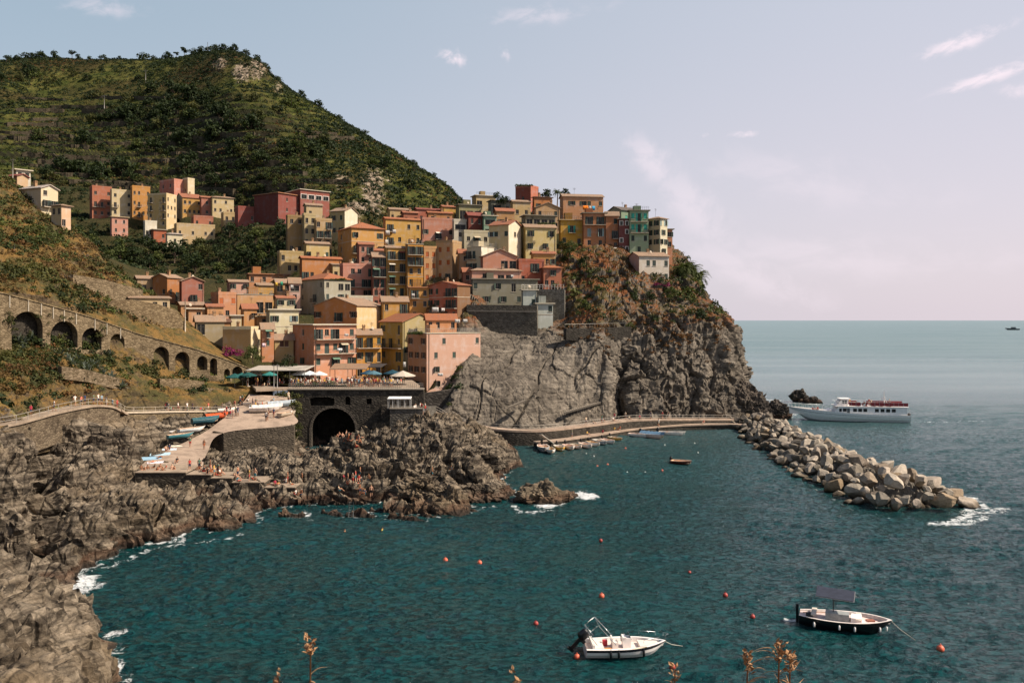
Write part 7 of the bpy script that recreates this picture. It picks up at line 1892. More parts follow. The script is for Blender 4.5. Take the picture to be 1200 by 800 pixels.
# boats hauled out on the slipway
for (px, py, d, rz, s, hc, cov, lab) in [
    (212, 514, 143, 42, 1.05, '#3c7780', None, 'teal and white rowing boat lying on the lower slipway'), (225, 507, 146.5, 42, 1.1, '#cfd3d2', None, 'white dinghy hauled out behind the teal rowing boat'), (241, 497, 150.5, 40, 1.15, '#2f5560', '#33565c', 'dark teal boat under a cover on the slipway'),
    (254, 491, 153, 35, .95, '#b8502c', '#c4552c', 'orange covered boat on the slipway'), (267, 484, 156.5, 30, .85, '#d6c4b8', '#d9c6ba', 'rounded boat under a pale pink tarpaulin on the upper slipway'), (312, 484, 157, 8, 1.4, '#d8cfc4', '#dcd3cb', 'large white covered boat on a cradle at the platform'),
    (330, 478, 160, 20, 1.2, '#8f9aa0', '#a3abb0', 'grey covered boat right of the large white one'), (300, 476, 161.5, 10, 1.1, '#c9c0b4', None, 'cream open boat behind the large white covered one'), (337, 488, 155.5, 60, 1.0, '#b6a894', None, 'small tan skiff at the right edge of the platform'), (192, 510, 146.3, 20, .9, '#d8d4cf', None, 'white rowing boat stored in the second arch')]:
    b = small_boat(plain(hc, .5), plain('#b59a80', .7), 4.2, 1.6, False, plain(cov, .8, .2) if cov else None, 'beached_boat'); q = at(px, py, d)
    b.location = q + Vector((0, 0, .28 * s)); b.rotation_euler = (0, 0, R(rz)); b.scale = (s, s, s); tag(b, lab, 'boat')
# ---- buoys
def buoy_mesh(name, c, r):
    mb = MB(); prof = [(r * math.sin(math.pi * k / 10), -r * math.cos(math.pi * k / 10)) for k in range(11)]; prof += [(r * .18, r * .98), (r * .18, r * 1.3), (.01, r * 1.32)]
    mb.lathe((0, 0, r * .35), prof, 14); o = mb.build(name, plain(c, .45)); me = o.data; bpy.data.objects.remove(o); return me
BO = [buoy_mesh('buoy', '#d2664a', .36), buoy_mesh('buoy', '#a04038', .3), buoy_mesh('buoy', '#e2dcd4', .25)]
def buoy(px, py, k, lab, s=1., group=None):
    o = bpy.data.objects.new('buoy', BO[k]); COL.objects.link(o); p = atz(px, py, 0); o.location = (p.x, p.y, -.08); o.scale = (s * .7,) * 3; tag(o, lab, 'buoy', group)
buoy(522, 656, 0, 'orange mooring buoy farthest left in the cove'); buoy(562, 659, 0, 'orange mooring buoy beside the farthest left one'); buoy(704, 633, 1, 'small red buoy behind the two white boats in mid cove'); buoy(705, 698, 0, 'salmon buoy directly behind the white motorboat')
buoy(628, 730, 1, 'dull red buoy left of the white motorboat'); buoy(676, 769, 0, 'orange buoy by the stern of the white motorboat', .9); buoy(788, 781, 1, 'red buoy off the bow of the white motorboat', 1.1); buoy(850, 697, 1, 'dark red buoy upright between the two near boats', 1.1); buoy(882, 722, 1, 'small dark buoy left of the black launch')
buoy(1102, 760, 0, 'large orange buoy right of the black launch', 1.15); buoy(808, 670, 1, 'tiny red buoy in the middle of the open cove', .8)
for i, (px, py) in enumerate([(733, 525), (779, 521), (696, 534), (700, 546), (735, 553), (756, 553), (776, 551), (814, 519), (687, 531), (712, 544), (818, 530)]):
    buoy(px, py, 2 if i % 3 else 0, 'little white or orange float off the quay', .75, 'floats scattered off the quay')
# ================================================================ PEOPLE
SK = {}
def person_mesh(pose):
    J = {'pel': (0, 0, .95), 'sp': (0, 0, 1.15), 'ch': (0, 0, 1.36), 'nk': (0, 0, 1.51), 'hd': (0, -.01, 1.62), 'ht': (0, 0, 1.74)}
    for s, k in ((1, 'r'), (-1, 'l')):
        J['sh' + k] = (.18 * s, 0, 1.43); J['el' + k] = (.24 * s, .04, 1.14); J['ha' + k] = (.25 * s, -.08, .90); J['fi' + k] = (.25 * s, -.11, .80)
        J['hp' + k] = (.10 * s, 0, .90); J['kn' + k] = (.11 * s, -.02, .50); J['an' + k] = (.11 * s, .02, .09); J['to' + k] = (.13 * s, -.16, .04)
    if pose == 'walk':
        J['knr'] = (.1, -.2, .52); J['anr'] = (.1, -.16, .1); J['tor'] = (.1, -.34, .07); J['knl'] = (-.1, .04, .5); J['anl'] = (-.1, .3, .14); J['tol'] = (-.1, .2, .03)
        J['elr'] = (.24, .15, 1.16); J['har'] = (.25, .1, .92); J['fir'] = (.25, .06, .83); J['ell'] = (-.24, -.1, 1.15); J['hal'] = (-.22, -.28, .98); J['fil'] = (-.22, -.36, .95)
    if pose == 'sit':
        dz = .82
        for n_ in ('pel', 'sp', 'ch', 'nk', 'hd', 'ht', 'shr', 'shl'): x_, y_, z_ = J[n_]; J[n_] = (x_, y_ + .12 * (z_ - .95), z_ - dz)
        for s, k in ((1, 'r'), (-1, 'l')):
            J['hp' + k] = (.1 * s, -.02, .12); J['kn' + k] = (.15 * s, -.38, .42); J['an' + k] = (.14 * s, -.62, .08); J['to' + k] = (.15 * s, -.8, .05)
            J['el' + k] = (.26 * s, .02, .38); J['ha' + k] = (.2 * s, -.28, .42); J['fi' + k] = (.17 * s, -.38, .42)
    if pose == 'lie':
        Q = {}
        for n_, (x_, y_, z_) in J.items(): Q[n_] = (x_ * 1.1, z_ - .95, .13 + (-y_) * .5)
        J = Q; J['knr'] = (.13, -.42, .30); J['anr'] = (.12, -.68, .10); J['tor'] = (.12, -.86, .08)
    E = [('pel', 'sp'), ('sp', 'ch'), ('ch', 'nk'), ('nk', 'hd'), ('hd', 'ht')]
    for k in 'rl': E += [('ch', 'sh' + k), ('sh' + k, 'el' + k), ('el' + k, 'ha' + k), ('ha' + k, 'fi' + k), ('pel', 'hp' + k), ('hp' + k, 'kn' + k), ('kn' + k, 'an' + k), ('an' + k, 'to' + k)]
    RAD = {'pel': .135, 'sp': .12, 'ch': .14, 'nk': .055, 'hd': .095, 'ht': .075, 'sh': .065, 'el': .045, 'ha': .035, 'fi': .025, 'hp': .09, 'kn': .062, 'an': .045, 'to': .035}
    names = list(J); me = bpy.data.meshes.new('person'); me.from_pydata([J[n_] for n_ in names], [(names.index(a), names.index(b)) for a, b in E], [])
    o = bpy.data.objects.new('person', me); COL.objects.link(o)
    m = o.modifiers.new('skin', 'SKIN'); m.use_smooth_shade = True
    if not me.skin_vertices: me.attributes.new('skin_vertices', 'FLOAT', 'POINT')
    sv = me.skin_vertices[0].data if me.skin_vertices else None
    if sv:
        for i, n_ in enumerate(names):
            r_ = RAD.get(n_, RAD.get(n_[:2], .05)); sv[i].radius = (r_, r_ * (.8 if n_ in ('pel', 'sp', 'ch') else 1)); sv[i].use_root = n_ == 'pel'
    s2 = o.modifiers.new('sub', 'SUBSURF'); s2.levels = 1; s2.render_levels = 1
    dg = bpy.context.evaluated_depsgraph_get(); out = bpy.data.meshes.new_from_object(o.evaluated_get(dg)); bpy.data.objects.remove(o)
    out.materials.clear()
    for c in ('#c08a68', '#b04a3a', '#33405a', '#2d2019'): out.materials.append(plain(c, .8, .2))
    segs = [(np.array(J[a]), np.array(J[b]), a, b) for a, b in E]
    for p in out.polygons:
        c = np.array(p.center); best = None
        for a, b, na, nb in segs:
            ab = b - a; t_ = np.clip((c - a) @ ab / (ab @ ab), 0, 1); d_ = np.linalg.norm(c - a - ab * t_)
            if best is None or d_ < best[0]: best = (d_, na, nb, t_)
        _, na, nb, t_ = best; k = (na, nb)
        mi = 0
        if k in (('sp', 'ch'), ('ch', 'nk'), ('ch', 'shr'), ('ch', 'shl')) or (k == ('pel', 'sp') and t_ > .3) or (na[:2] == 'sh' and t_ < .45): mi = 1
        elif k[0] == 'pel' or (na[:2] == 'hp' and t_ < .7): mi = 2
        elif k == ('hd', 'ht') and (t_ > .35 or (c[1] > .03 and pose != 'lie')): mi = 3
        p.material_index = mi; p.use_smooth = True
    return out
PM = {p: person_mesh(p) for p in ('stand', 'walk', 'sit', 'lie')}
SKIN = ['#b08064', '#9a6a4e', '#b98f76', '#845a42']; TOPS = ['#d8d2c8', '#b03a34', '#2f3f5c', '#c9a24a', '#8fa6b0', '#e4ddd4', '#3a3a3a', '#c46a58', '#d9c6a8', '#5f7f6a', '#a8384a']; BOT = ['#2e3a52', '#4a4a4c', '#c9bca4', '#7a3630', '#26324a', '#8a8f94']; HAIR = ['#2b1e16', '#4a3323', '#151312', '#8a6a40', '#b8b0a4']
rp_ = random.Random(21)
def person(pose, loc, label, group, rz=None, swim=False):
    o = bpy.data.objects.new('person', PM[pose]); COL.objects.link(o); o.location = loc; o.rotation_euler = (0, 0, rp_.uniform(0, 6.28) if rz is None else rz)
    s = rp_.uniform(.92, 1.06); o.scale = (s, s, s)
    sk = rp_.choice(SKIN); cols = [sk, sk if swim and rp_.random() < .6 else rp_.choice(TOPS), rp_.choice(BOT) if not swim else rp_.choice(['#b03030', '#23304a', '#1d1d20', '#c96a3a', '#3f7f8a']), rp_.choice(HAIR)]
    for i, c in enumerate(cols): o.material_slots[i].link = 'OBJECT'; o.material_slots[i].material = plain(c, .8, .2)
    tag(o, label, 'person', group)
    return o
def ray_ground(objs_pts, px, py):
    """nearest terrain grid point to a photo pixel"""
    P_, ax, ay = objs_pts; dd = (ax - px) ** 2 + (ay - py) ** 2 + P_[:, 1] * .02
    return Vector(P_[dd.argmin()])
ShF = Psh.reshape(-1, 3); SH = (ShF, CX + ShF[:, 0] / ShF[:, 1] * F, HY - (ShF[:, 2] - EYE) / ShF[:, 1] * F)
SlF = Psl.reshape(-1, 3); SL = (SlF, CX + SlF[:, 0] / SlF[:, 1] * F, HY - (SlF[:, 2] - EYE) / SlF[:, 1] * F)
for i in range(112):
    px = rp_.uniform(343, 474); d = 171.2 + rp_.random() ** 2 * 9
    person(rp_.choice(['stand', 'stand', 'walk']), atd(px, d, zsq), 'standing person in summer clothes in the crowd behind the bridge railing', 'crowd behind the bridge railing')
for i in range(26):
    px = rp_.uniform(286, 342); d = rp_.uniform(172, 183)
    person(rp_.choice(['stand', 'walk', 'stand', 'sit']), atd(px, d, zsq), 'person among the cafe parasols on the left of the square', 'people on the left part of the square')
for px, py in [(93, 477), (97, 476), (104, 475), (109, 474.5), (113, 474), (117, 474), (124, 473), (128, 472), (132, 472), (60, 482), (145, 472), (42, 487)]:
    k = np.argmin([abs(CX + p.x / p.y * F - px) for p in upath]); person(rp_.choice(['stand', 'walk']), upath[k] + Vector((rp_.uniform(-.5, .5), rp_.uniform(-.4, .4), 0)), 'walker in summer clothes on the clifftop path at the left', 'walkers on the clifftop path')
for i in range(16):
    px = rp_.uniform(195, 268); k = np.argmin([abs(CX + p.x / p.y * F - px) for p in upath2]); person(rp_.choice(['stand', 'sit', 'walk']), upath2[k] + Vector((rp_.uniform(-.8, .8), rp_.uniform(-.5, .8), 0)), 'person resting on the upper path above the boat stores', 'people on the path above the boat stores')
for px, py, po in [(166, 551, 'sit'), (170, 553, 'sit'), (174, 552, 'sit'), (180, 550, 'sit'), (184, 553, 'sit'), (188, 549, 'sit'), (191, 553, 'sit'), (195, 552, 'sit'), (201, 551, 'sit'), (205, 554, 'sit'), (187, 536, 'lie'), (192, 526, 'sit'), (198, 527, 'sit'), (178, 541, 'lie'), (208, 541, 'sit')]:
    person(po, ray_ground(SL, px, py) + Vector((0, 0, .02)), 'sunbather in swimwear on the sloping concrete by the towels', 'sunbathers on the lower slipway', R(rp_.uniform(-60, 60)), True)
for px, py in [(223, 525), (240, 525)]: person('stand', ray_ground(SL, px, py), ['bather standing at the left of the slipway step', 'bather standing at the right of the slipway step'][px > 230], None, 0, True)
for i in range(30):
    s_ = rp_.choice(steps[1:]); px = rp_.uniform(s_[0], s_[1]); d = s_[3] + rp_.uniform(.5, s_[4] * .8); a = at((s_[0] + s_[1]) / 2, s_[2], s_[3])
    person(rp_.choice(['sit', 'sit', 'lie', 'stand']), atd(px, d, a.z + .12), 'bather on the steps of the stone bathing terrace', 'bathers on the bathing terrace', None, True)
for (cx_, cy_, sx_2, sy_2, n, lab, g_) in ((414, 516, 12, 6, 26, 'bather on the rocks in front of the bridge arch', 'bathers below the bridge'), (416, 572, 10, 6, 22, 'bather standing on the dark rocks by the steel ladder', 'bathers by the ladder'), (352, 585, 8, 8, 14, 'bather on the rocks at the end of the bathing terrace', 'bathers at the end of the terrace'), (350, 500, 5, 8, 8, 'person beside the creeper at the platform edge', 'people at the platform edge'), (480, 572, 30, 12, 8, 'lone bather scattered on the middle headland', 'bathers scattered on the headland')):
    for i in range(n):
        p = ray_ground(SH, rp_.gauss(cx_, sx_2), rp_.gauss(cy_, sy_2))
        if p.z > .4: person(rp_.choice(['sit', 'stand', 'sit', 'lie', 'stand']), p + Vector((0, 0, .03)), lab, g_, None, True)
for i in range(26):
    px = rp_.uniform(262, 342); person(rp_.choice(['stand', 'walk', 'sit']), ray_ground(SL, px, rp_.uniform(468, 496)), 'person among the boats on the platform', 'people among the hauled out boats')
for i in range(12):
    k = rp_.choice(range(46, 66)); k = min(k, len(qp) - 1); person(rp_.choice(['stand', 'walk', 'sit']), qp[k] + Vector((rp_.uniform(-.7, .7), rp_.uniform(-.4, .4), 0)), 'person walking along the upper quay under the cliff', 'people on the quay under the cliff')
for i in range(9):
    p = lq[rp_.randrange(8, len(lq) - 12)]; person(rp_.choice(['stand', 'sit']), p + Vector((rp_.uniform(-.5, .5), rp_.uniform(-.5, .5), 0)), 'person on the low quay beside the moored boats', 'people on the low quay')
for i in range(8): person('stand', atd(rp_.uniform(484, 500), rp_.uniform(160, 166), 8.25 if False else ground_at(0, 0) * 0 + float(shore_z(np.array([(rp_.uniform(484, 500) - 600) * .162]), np.array([162.]))[0]) + .6), 'person on the rocks beside the little white canopies', 'people by the white canopies')
fM = Matrix.Translation(fer.location) @ Matrix.Rotation(fer.rotation_euler.z, 4, 'Z')
for i in range(15): person(rp_.choice(['stand', 'sit']), fM @ Vector((rp_.uniform(-11, -.5), rp_.uniform(-2.3, 2.3), 3.77)), 'passenger on the open upper deck of the ferry', 'passengers on the upper deck of the ferry')
for i in range(6): person('stand', fM @ Vector((rp_.uniform(6.9, 8.6), rp_.uniform(-.9, .9), 1.51)), 'passenger on the bow deck of the ferry', 'passengers on the bow of the ferry')
for px, py, lab in ((448, 621, 'swimmer in the water below the dark rocks'), (404, 623, 'swimmer splashing left of the steel ladder'), (592, 560, 'swimmer beside the rock point of the middle headland')):
    p = atz(px, py, 0); o = person('stand', (p.x, p.y, -1.32), lab, None, R(80), True)
# ================================================================ SQUARE FURNITURE, POLES, LAUNDRY
def parasol(label, base, r, h, c, group=None, sides=8):
    root = thing('parasol', label, 'parasol', base, random.uniform(0, 1), group); mb = MB()
    mb.lathe((0, 0, 0), [(.02, h + .02), (r, h - r * .38), (r - .01, h - r * .38 - .16), (r - .05, h - r * .38 - .02), (.02, h - .04)], sides, 0, False); mb.build('canopy', plain(c, .85, .15, .15), root)
    mb = MB(); mb.tube([(0, 0, 0), (0, 0, h)], .04, 6); mb.lathe((0, 0, 0), [(.35, 0), (.35, .08), (.06, .1)], 10); mb.build('pole', plain('#a8a196', .5), root)
for px, d, r, c, lab in [(275, 173, 1.9, '#24504e', 'dark green parasol at the left edge of the square'), (284, 175.5, 1.9, '#2b5f5b', 'teal green parasol beside the dark green one'), (291, 172.5, 1.7, '#234c49', 'green parasol nearest the boat platform'), (316, 174, 1.6, '#347670', 'bright teal parasol right of the cafe tables'), (300, 178, 2.0, '#c9bfa8', 'cream parasol under the edge of the long canopy'),
    (352, 178, 1.9, '#d8d4cf', 'white parasol left of the arcade roof'), (363, 177, 1.9, '#c9d0d2', 'pale parasol second from the left behind the railing crowd'), (374, 176, 1.8, '#d3cfca', 'off white parasol in front of the arcade'), (432, 180, 1.9, '#2a485c', 'blue parasol by the amber house'), (438, 178, 1.7, '#4f6f7a', 'faded blue parasol beside the deeper blue one'), (460, 181, 2.0, '#23424f', 'dark blue parasol in the shade near the corner house'), (472, 177.5, 2.7, '#b7ab9c', 'large beige parasol near the pink corner house')]:
    parasol(lab, atd(px, d, zsq if px > 288 else zsq - .3), r, 2.9, c)
def canopy(name, label, x0, x1, d0, d1, zt, zb, mat, pm, cat, tilt=0.):
    a, b = atd(x0, d0, 0), atd(x1, d0, 0); root = thing(name, label, cat, (a.x, d0, zb)); W = b.x - a.x; Dp = d1 - d0; h = zt - zb
    mb = MB(); mb.hexa([(0, 0, h), (W, 0, h), (W, Dp, h + tilt), (0, Dp, h + tilt), (0, 0, h + .14), (W, 0, h + .14), (W, Dp, h + .14 + tilt), (0, Dp, h + .14 + tilt)]); mb.build('roof', mat, root)
    n = max(2, int(W / 2.6))
    for i in range(n + 1):
        for yy in (.12, Dp - .12):
            q = MB(); q.bx(.1 + (W - .2) * i / n - .06, .1 + (W - .2) * i / n + .06, yy - .06, yy + .06, 0, h - .003 + tilt * yy / Dp); q.build('post', pm, root)
canopy('restaurant_canopy', 'long flat grey restaurant canopy left of the salmon pink house', 288, 357, 175, 184, zsq + 3.0, zsq, plain('#a89f93', .8), plain('#57524c', .7), 'canopy', .5)
canopy('arcade_roof', 'tan tiled arcade roof against the front of the salmon pink house', 386, 429, 179.5, 184.8, zsq + 3.0, zsq, tiles('#b4916f', 'X'), plaster('#cfa088'), 'arcade', .9)
canopy('awning', 'dark awning in front of the amber yellow house', 420, 446, 183, 193, zsq + 3.2, zsq, plain('#3a3432', .8), plain('#4a4440', .7), 'awning', .3)
for x0, x1, lab in ((454, 466, 'small white canopy nearest the bridge pier'), (466.5, 481, 'second small white canopy on the terrace right of the bridge')):
    canopy('market_canopy', lab, x0, x1, 161.8, 164, 10.0, 8.25 if True else 0, plain('#e4e0da', .8), plain('#b9b5ae', .6), 'canopy', .2)
def pole(name, label, base, h, r, arms=(), mat=None, cat='pole'):
    root = thing(name, label, cat, base); mb = MB(); mb.tube([(0, 0, -1), (0, 0, h)], [r, r * .7], 7); mb.build('post', mat or plain('#8d857a', .8), root)
    for (z_, w) in arms:
        q = MB(); q.box((0, 0, z_), (w, .12, .12)); q.build('crossarm', mat or plain('#6d665c', .7), root)
pole('utility_pole', 'wooden utility pole on the crest of the near hillside', at(15, 207, 205), 4.4, .12, ((4.0, 1.3),), cat='utility pole')
pole('utility_pole', 'tall pale utility pole beside the old road', at(217, 402, 181), 9.4, .14, (), plain('#c4b7a4', .8), 'utility pole')
pole('utility_pole', 'small pole on the grassy near hillside below the crest houses', at(17, 302, 165), 2.6, .07, (), cat='utility pole')
pole('lamp_post', 'left of the two grey lamp posts by the long canopy', atd(321, 168.6, zsq), 4.6, .09, ((4.4, .7),), plain('#8f8b86', .5), 'lamp post')
pole('lamp_post', 'right of the two grey lamp posts by the long canopy', atd(325, 168.9, zsq), 4.7, .09, ((4.5, .5),), plain('#8f8b86', .5), 'lamp post')
for px, py, h, lab in ((122, 132, 11, 'power pylon half way up the terraced mountain'), (171, 98, 10, 'power pylon high on the terraced mountain'), (243, 56, 8, 'thin mast on the mountain skyline')):
    p = hill_at(px, py); pole('power_pylon' if h > 9 else 'mast', lab, p, h, .22, ((h - .8, 3.2),) if h > 9 else (), plain('#9a948c', .6), 'pylon' if h > 9 else 'mast')
def cloth(label, px, py, d, w, h, c, group, rz=.1):
    p = at(px, py, d); root = bpy.data.objects
    n = 6; V = []; Fq = []
    for i in range(n + 1):
        for k, zz in ((0, 0), (1, -h * .5), (2, -h)): V.append((w * (i / n - .5), .07 * math.sin(i * 1.9 + k) - .04 * k, zz + .05 * math.sin(i * 1.3) * (k > 0)))
    for i in range(n):
        for k in range(2): Fq.append((i * 3 + k, i * 3 + k + 1, i * 3 + k + 4, i * 3 + k + 3))
    o = np_mesh('laundry', V, Fq, plain(c, .9, .1, .12), smooth=True); o.scale = (.85, 1, .8); m = o.modifiers.new('thickness', 'SOLIDIFY'); m.thickness = .02
    o.location = p; o.rotation_euler = (0, 0, rz); tag(o, label, 'laundry', group)
LG = 'laundry hung under windows'
for a in [(686, 241, 260.3, 1.9, 1.6, '#e07a28', 'orange sheet hung under the windows of the wide peach house'), (691.5, 241.5, 260.4, .7, 1.5, '#b9b5af', 'white sheet beside the orange one on the wide peach house'), (695.5, 241.5, 260.6, 1.1, 1.6, '#4a9fc4', 'blue sheet on the wide peach house'), (454, 270, 267.5, 1.5, 1.8, '#b9b5af', 'white sheet on the left of the long terracotta roofed yellow house'), (462, 269, 267.8, 1.3, 1.6, '#b9b5af', 'second white sheet on the yellow house with the long roof'), (453, 281, 267.3, 1.2, 2.0, '#b9b5af', 'long white sheet low on the yellow house with the long roof'),
    (510, 360, 211.5, 1.9, 1.5, '#b9b5af', 'large white sheet billowing on the brick red house'), (519, 361, 211.8, 1.0, 1.0, '#d8cfc6', 'small cloths on a line at the brick red house'), (536, 374, 197.5, 1.4, 1.0, '#b9b5af', 'white towels on the terrace line of the pink corner house'), (545, 374, 198, 1.2, .9, '#b9b5af', 'white shirts on the terrace line of the pink corner house'), (516, 437, 188.5, 1.4, .8, '#b9b5af', 'pale washing under a window of the pink corner house'), (342, 334, 222, .9, 1.3, '#b9b5af', 'white cloth on the slim pinkish house'), (330, 330, 222.8, .8, 1.3, '#3f9a7a', 'green cloth on the terrace of the tan roofed peach house'), (324, 331, 222.8, .7, 1.1, '#d8b04a', 'yellow cloth on the terrace of the tan roofed peach house'),
    (309, 402, 186.5, .9, 1.1, '#e0c4c8', 'pinkish cloth on the slim orange house'), (474, 424, 187.5, .7, 1.4, '#b9b5af', 'white cloth at the corner of the pink corner house'), (398, 408, 184.2, 1.3, .7, '#e4e0da', 'white towels on the balcony of the salmon pink house'), (406, 391, 185.5, 1.0, .6, '#b9b5af', 'towels on the upper balcony of the salmon pink house'), (600, 322, 222.3, .8, .9, '#b9b5af', 'white towels on the veranda of the pink veranda house'), (721, 290, 242.8, 1.1, .9, '#b9b5af', 'white sheet under the burnt orange house'), (484, 344, 217.3, .9, .9, '#b9b5af', 'white washing on the ochre lower house balcony')]:
    cloth(a[6], *a[:6], None)
# towels on the slipway
for i, (px, py, c, w, h, lab) in enumerate([(176, 537, '#8fb0c4', 3.4, 2.0, 'large pale blue towel spread on the slipway'), (188, 533, '#a9c4d2', 3.0, 1.8, 'light blue towel above the large one on the slipway'), (198, 527, '#c9d4da', 2.2, 1.4, 'greyish white towel near the top of the towels'), (183, 541, '#d8d0d4', 2.4, 1.2, 'white towel at the lower edge of the towels'), (206, 523, '#d9c8b4', 1.8, 1.2, 'sand coloured towel at the top right of the towels')]):
    p = ray_ground(SL, px, py); V = []; 
    mb = MB(); n = 8
    for ii in range(n):
        for jj in range(n): 
            f = lambda a, b: (w * (a / n - .5), h * (b / n - .5), .05 + .02 * math.sin(a * 2.1 + b * 1.3) + (h * (b / n - .5)) * .10)
            mb.add([f(ii, jj), f(ii + 1, jj), f(ii + 1, jj + 1), f(ii, jj + 1)], [(0, 1, 2, 3)], 0, True)
    o = mb.build('towel', plain(c, .9, .1, .2)); o.location = p; o.rotation_euler = (0, 0, .35); tag(o, lab, 'towel')
# parapet plants on roof terraces
def planters(name, label, pts, r_):
    for i, q in enumerate(pts):
        V, Fq, T = bushes(np.array([tuple(q)]), np.array([r_ * random.uniform(.8, 1.2)]), 80, np.array([.45]), .9, .4); o = np_mesh('potted_plant', V, Fq, LEAF_GREEN, attrs={'tint': T}); tag(o, label, 'plant', label.split(' on ')[-1].split(' along ')[-1] + ' plants')
planters('roof_plant', 'green pot plant on the roof of the small red tower house', [at(605 + i * 2.6, 217.6, 286 + (i % 2)) for i in range(8)], .55)
planters('roof_plant', 'green pot plant along the pillared terrace of the butter yellow house', [at(632 + i * 2.8, 262.5, 239.5) for i in range(7)], .5)
planters('roof_plant', 'green pot plant on the terrace of the pink corner house', [at(479 + i * 2.4, 391, 191.5) for i in range(8)], .55)
planters('roof_plant', 'green pot plant on the roof terrace of the pale grey house', [at(388 + i * 2.6, 328, 221) for i in range(7)], .5)

# ================================================================ FOREGROUND: viewpoint ground and dry sprigs
hx = np.linspace(-16, 16, 80); hy = np.linspace(-8, 26, 90); HXg, HYg = np.meshgrid(hx, hy, indexing='ij')
HZ = np.where(HYg < 1.2, 23.3, 23.3 - (HYg - 1.2) * .62 - np.clip(HYg - 6, 0, 40) * .55) + .12 * fbm(np.stack([HXg * .8, HYg * .8, 0 * HXg], -1), 3) - .012 * HXg ** 2
tag(grid_obj('headland', np.stack([HXg, HYg, HZ], -1), ROCK_HILL), kind='structure')
DRYM = plain('#a07a58', .8, .2, .35, 0., 40); DRYD = plain('#8a5a34', .8, .2, .35, 0., 40)
def sprig(label, px, py, d, kind):
    topp = at(px, py, d); base = Vector((topp.x - .02, d + .03, float(np.interp(d, [1.2, 6, 26], [23.3, 20.3, 8])) - .05))
    root = thing('dry_plant', label, 'dry plant', base); tp = topp - base; mb = MB(); rr = random.Random(int(px))
    mb.tube([(0, 0, 0), tuple(tp * .5 + Vector((.01, 0, 0))), tuple(tp * .8), tuple(tp)], [.004, .0038, .0034, .002], 6); mb.build('stem', DRYD, root)
    lf = MB(); hb = None
    def curl(p, a, l, up, w):
        d_ = Vector((math.cos(a), math.sin(a) * .6, up)).normalized(); pts = [p]
        for j in range(7): d_ = (d_ + Vector((0, 0, -.18 * (1 if up > 0 else -.4)))).normalized(); pts.append(pts[-1] + d_ * l / 7)
        lf.tube(pts, [w * .5, w, w, w * .9, w * .7, w * .5, w * .35, w * .15], 5)
    n = {0: 10, 1: 26, 2: 7}[kind]
    for i in range(n):
        s = rr.uniform(.80, 1.0) if kind else rr.uniform(.72, 1.0); a = rr.uniform(0, 6.28)
        curl(tp * s, a, rr.uniform(.025, .06) * (1.6 if kind == 1 else 1), rr.uniform(-.2, 1.3), rr.uniform(.0012, .0026))
    if kind == 1:
        for a, l in ((.4, .16), (2.6, .13), (1.2, .10), (5.6, .15)):
            q = tp * .84; e = q + Vector((math.cos(a) * l, math.sin(a) * l * .4, l * .45)); lf.tube([q, q.lerp(e, .5) + Vector((0, 0, .012)), e], [.003, .0035, .0015], 5)
            for j in range(7): curl(e, rr.uniform(0, 6.28), rr.uniform(.03, .06), rr.uniform(-.6, .8), rr.uniform(.0012, .0024))
    lf.build('leaf', DRYM, root)
    hv = []; hf = []
    for i in range({0: 30, 1: 34, 2: 16}[kind]):   # papery bracts, each a folded flake
        c = tp + Vector((rr.uniform(-.013, .013), rr.uniform(-.013, .013), rr.uniform(-.045, .02))); a = rr.uniform(0, 6.28); l = rr.uniform(.012, .028); w_ = l * rr.uniform(.25, .45)
        u_ = Vector((math.cos(a) * .6, math.sin(a) * .6, rr.uniform(.2, 1.2))).normalized() * l; s_ = Vector((-math.sin(a), math.cos(a), 0)) * w_; m_ = c + u_ * .5 + u_.cross(s_).normalized() * l * .18; o_ = len(hv)
        hv += [c, c + u_ * .5 + s_, c + u_, m_, c + u_ * .5 - s_]; hf += [(o_, o_ + 1, o_ + 2, o_ + 3), (o_, o_ + 3, o_ + 2, o_ + 4)]
    hb.add(hv, hf) if False else None
    np_mesh('seed_head', [tuple(v) for v in hv], hf, DRYM, root)
    return root
sprig('dry seed stalk at the lower left with curled bracts', 364, 752, 2.6, 0); sprig('short dry bud left of the dry seed stalk', 326, 793, 2.6, 2); sprig('tiny dry bud peeping over the lower edge in the middle', 604, 794, 2.6, 2); sprig('thin dry sprig below the bow of the white motorboat', 791, 786, 2.8, 2)
sprig('branched dry plant with splayed seed pods below the black launch', 913, 760, 2.7, 1); sprig('split dry pod left of the branched dry plant', 876, 772, 2.7, 1); sprig('withered twig right of the branched dry plant', 926, 772, 2.7, 1)

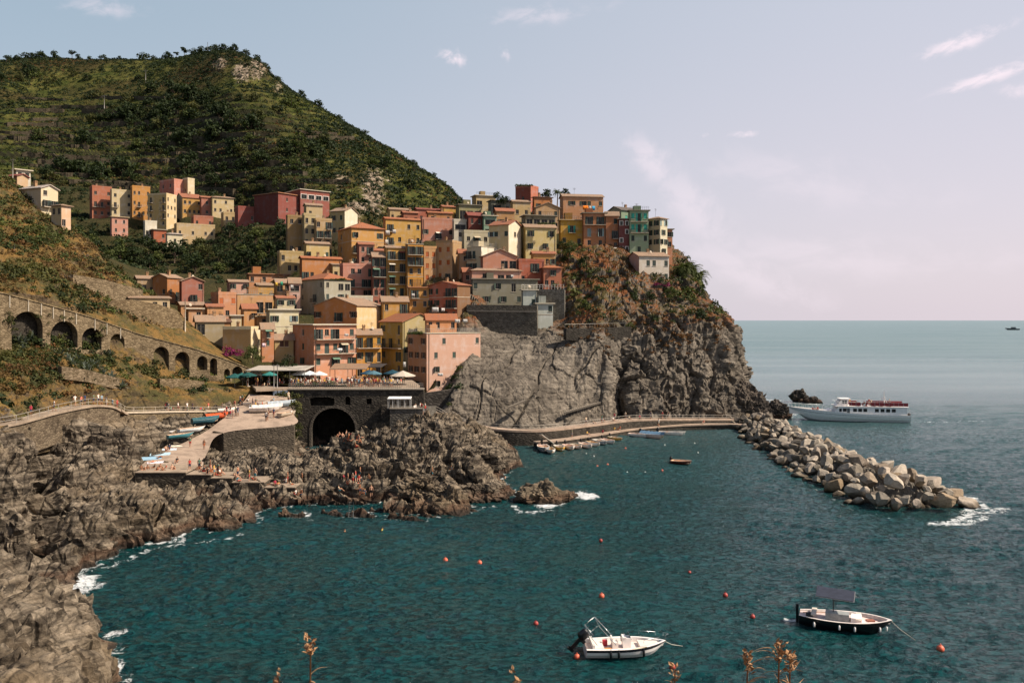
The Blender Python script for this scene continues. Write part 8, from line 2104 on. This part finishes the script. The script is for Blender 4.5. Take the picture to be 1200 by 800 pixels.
# dry stone terrace walls on the mountain
r6 = random.Random(9); WALLM = masonry('#5a5142', '#40392e', .9)
for py0 in range(118, 226, 8):
    px = r6.uniform(-15, 60)
    while px < (360 if py0 > 150 else 300):
        L_ = r6.uniform(35, 105); y0 = py0 + r6.uniform(-2.5, 2.5); sl = r6.uniform(-.03, .05)
        if py0 > 150 or px < 190:
            pts = []
            for q in np.arange(px, px + L_, 5.):
                h_ = hill_at(q, y0 + sl * (q - px)); pts.append(h_)
            pts = [p_ for i_, p_ in enumerate(pts) if i_ == 0 or abs(p_.y - pts[i_ - 1].y) < 14]
            pts = [Vector(v) for v in cr_axis(np.array([tuple(v) for v in pts]), max(2, len(pts)), 0)]
            if len(pts) > 3 and max(abs(a.y - b.y) for a, b in zip(pts[:-1], pts[1:])) < 16:
                ys = np.convolve([v.y for v in pts], np.ones(3) / 3, 'same'); mb = MB(); o = pts[len(pts) // 2]
                wl = r6.uniform(1.5, 2.6)
                for a, b in zip(pts[1:-1], pts[2:-1]):
                    n_ = Vector((b.y - a.y, -(b.x - a.x), 0)).normalized() * .5; dz = Vector((0, 0, 1.2)); up = Vector((0, 0, wl)); a = a - o; b = b - o; bk = -n_ * 5
                    mb.hexa([a - dz + n_, b - dz + n_, b - dz + bk, a - dz + bk, a + up + n_, b + up + n_, b + up + bk, a + up + bk])
                if mb.f:
                    w = mb.build('stone_terrace', WALLM); w.location = o
                    tag(w, 'low dark dry stone wall holding a terrace on the mountain above the village', 'terrace wall', 'dry stone terrace walls on the mountain')
        px += L_ + r6.uniform(4, 40)
# overhead cable to the salmon pink house
cb = MB(); a_, b_ = atd(325, 168.9, zsq + 4.6), at(372, 424, 186); cb.tube([a_.lerp(b_, k / 10) + Vector((0, 0, -1.1 * math.sin(math.pi * k / 10))) for k in range(11)], .03, 4)
tag(cb.build('overhead_cable', IRON), 'sagging overhead cable from the lamp posts to the salmon pink house', 'cable')
for px_, py_, d_, qx, qy, qd, lab in ((684, 768, 62, 676, 769, 63.0, ''), ):
    pass
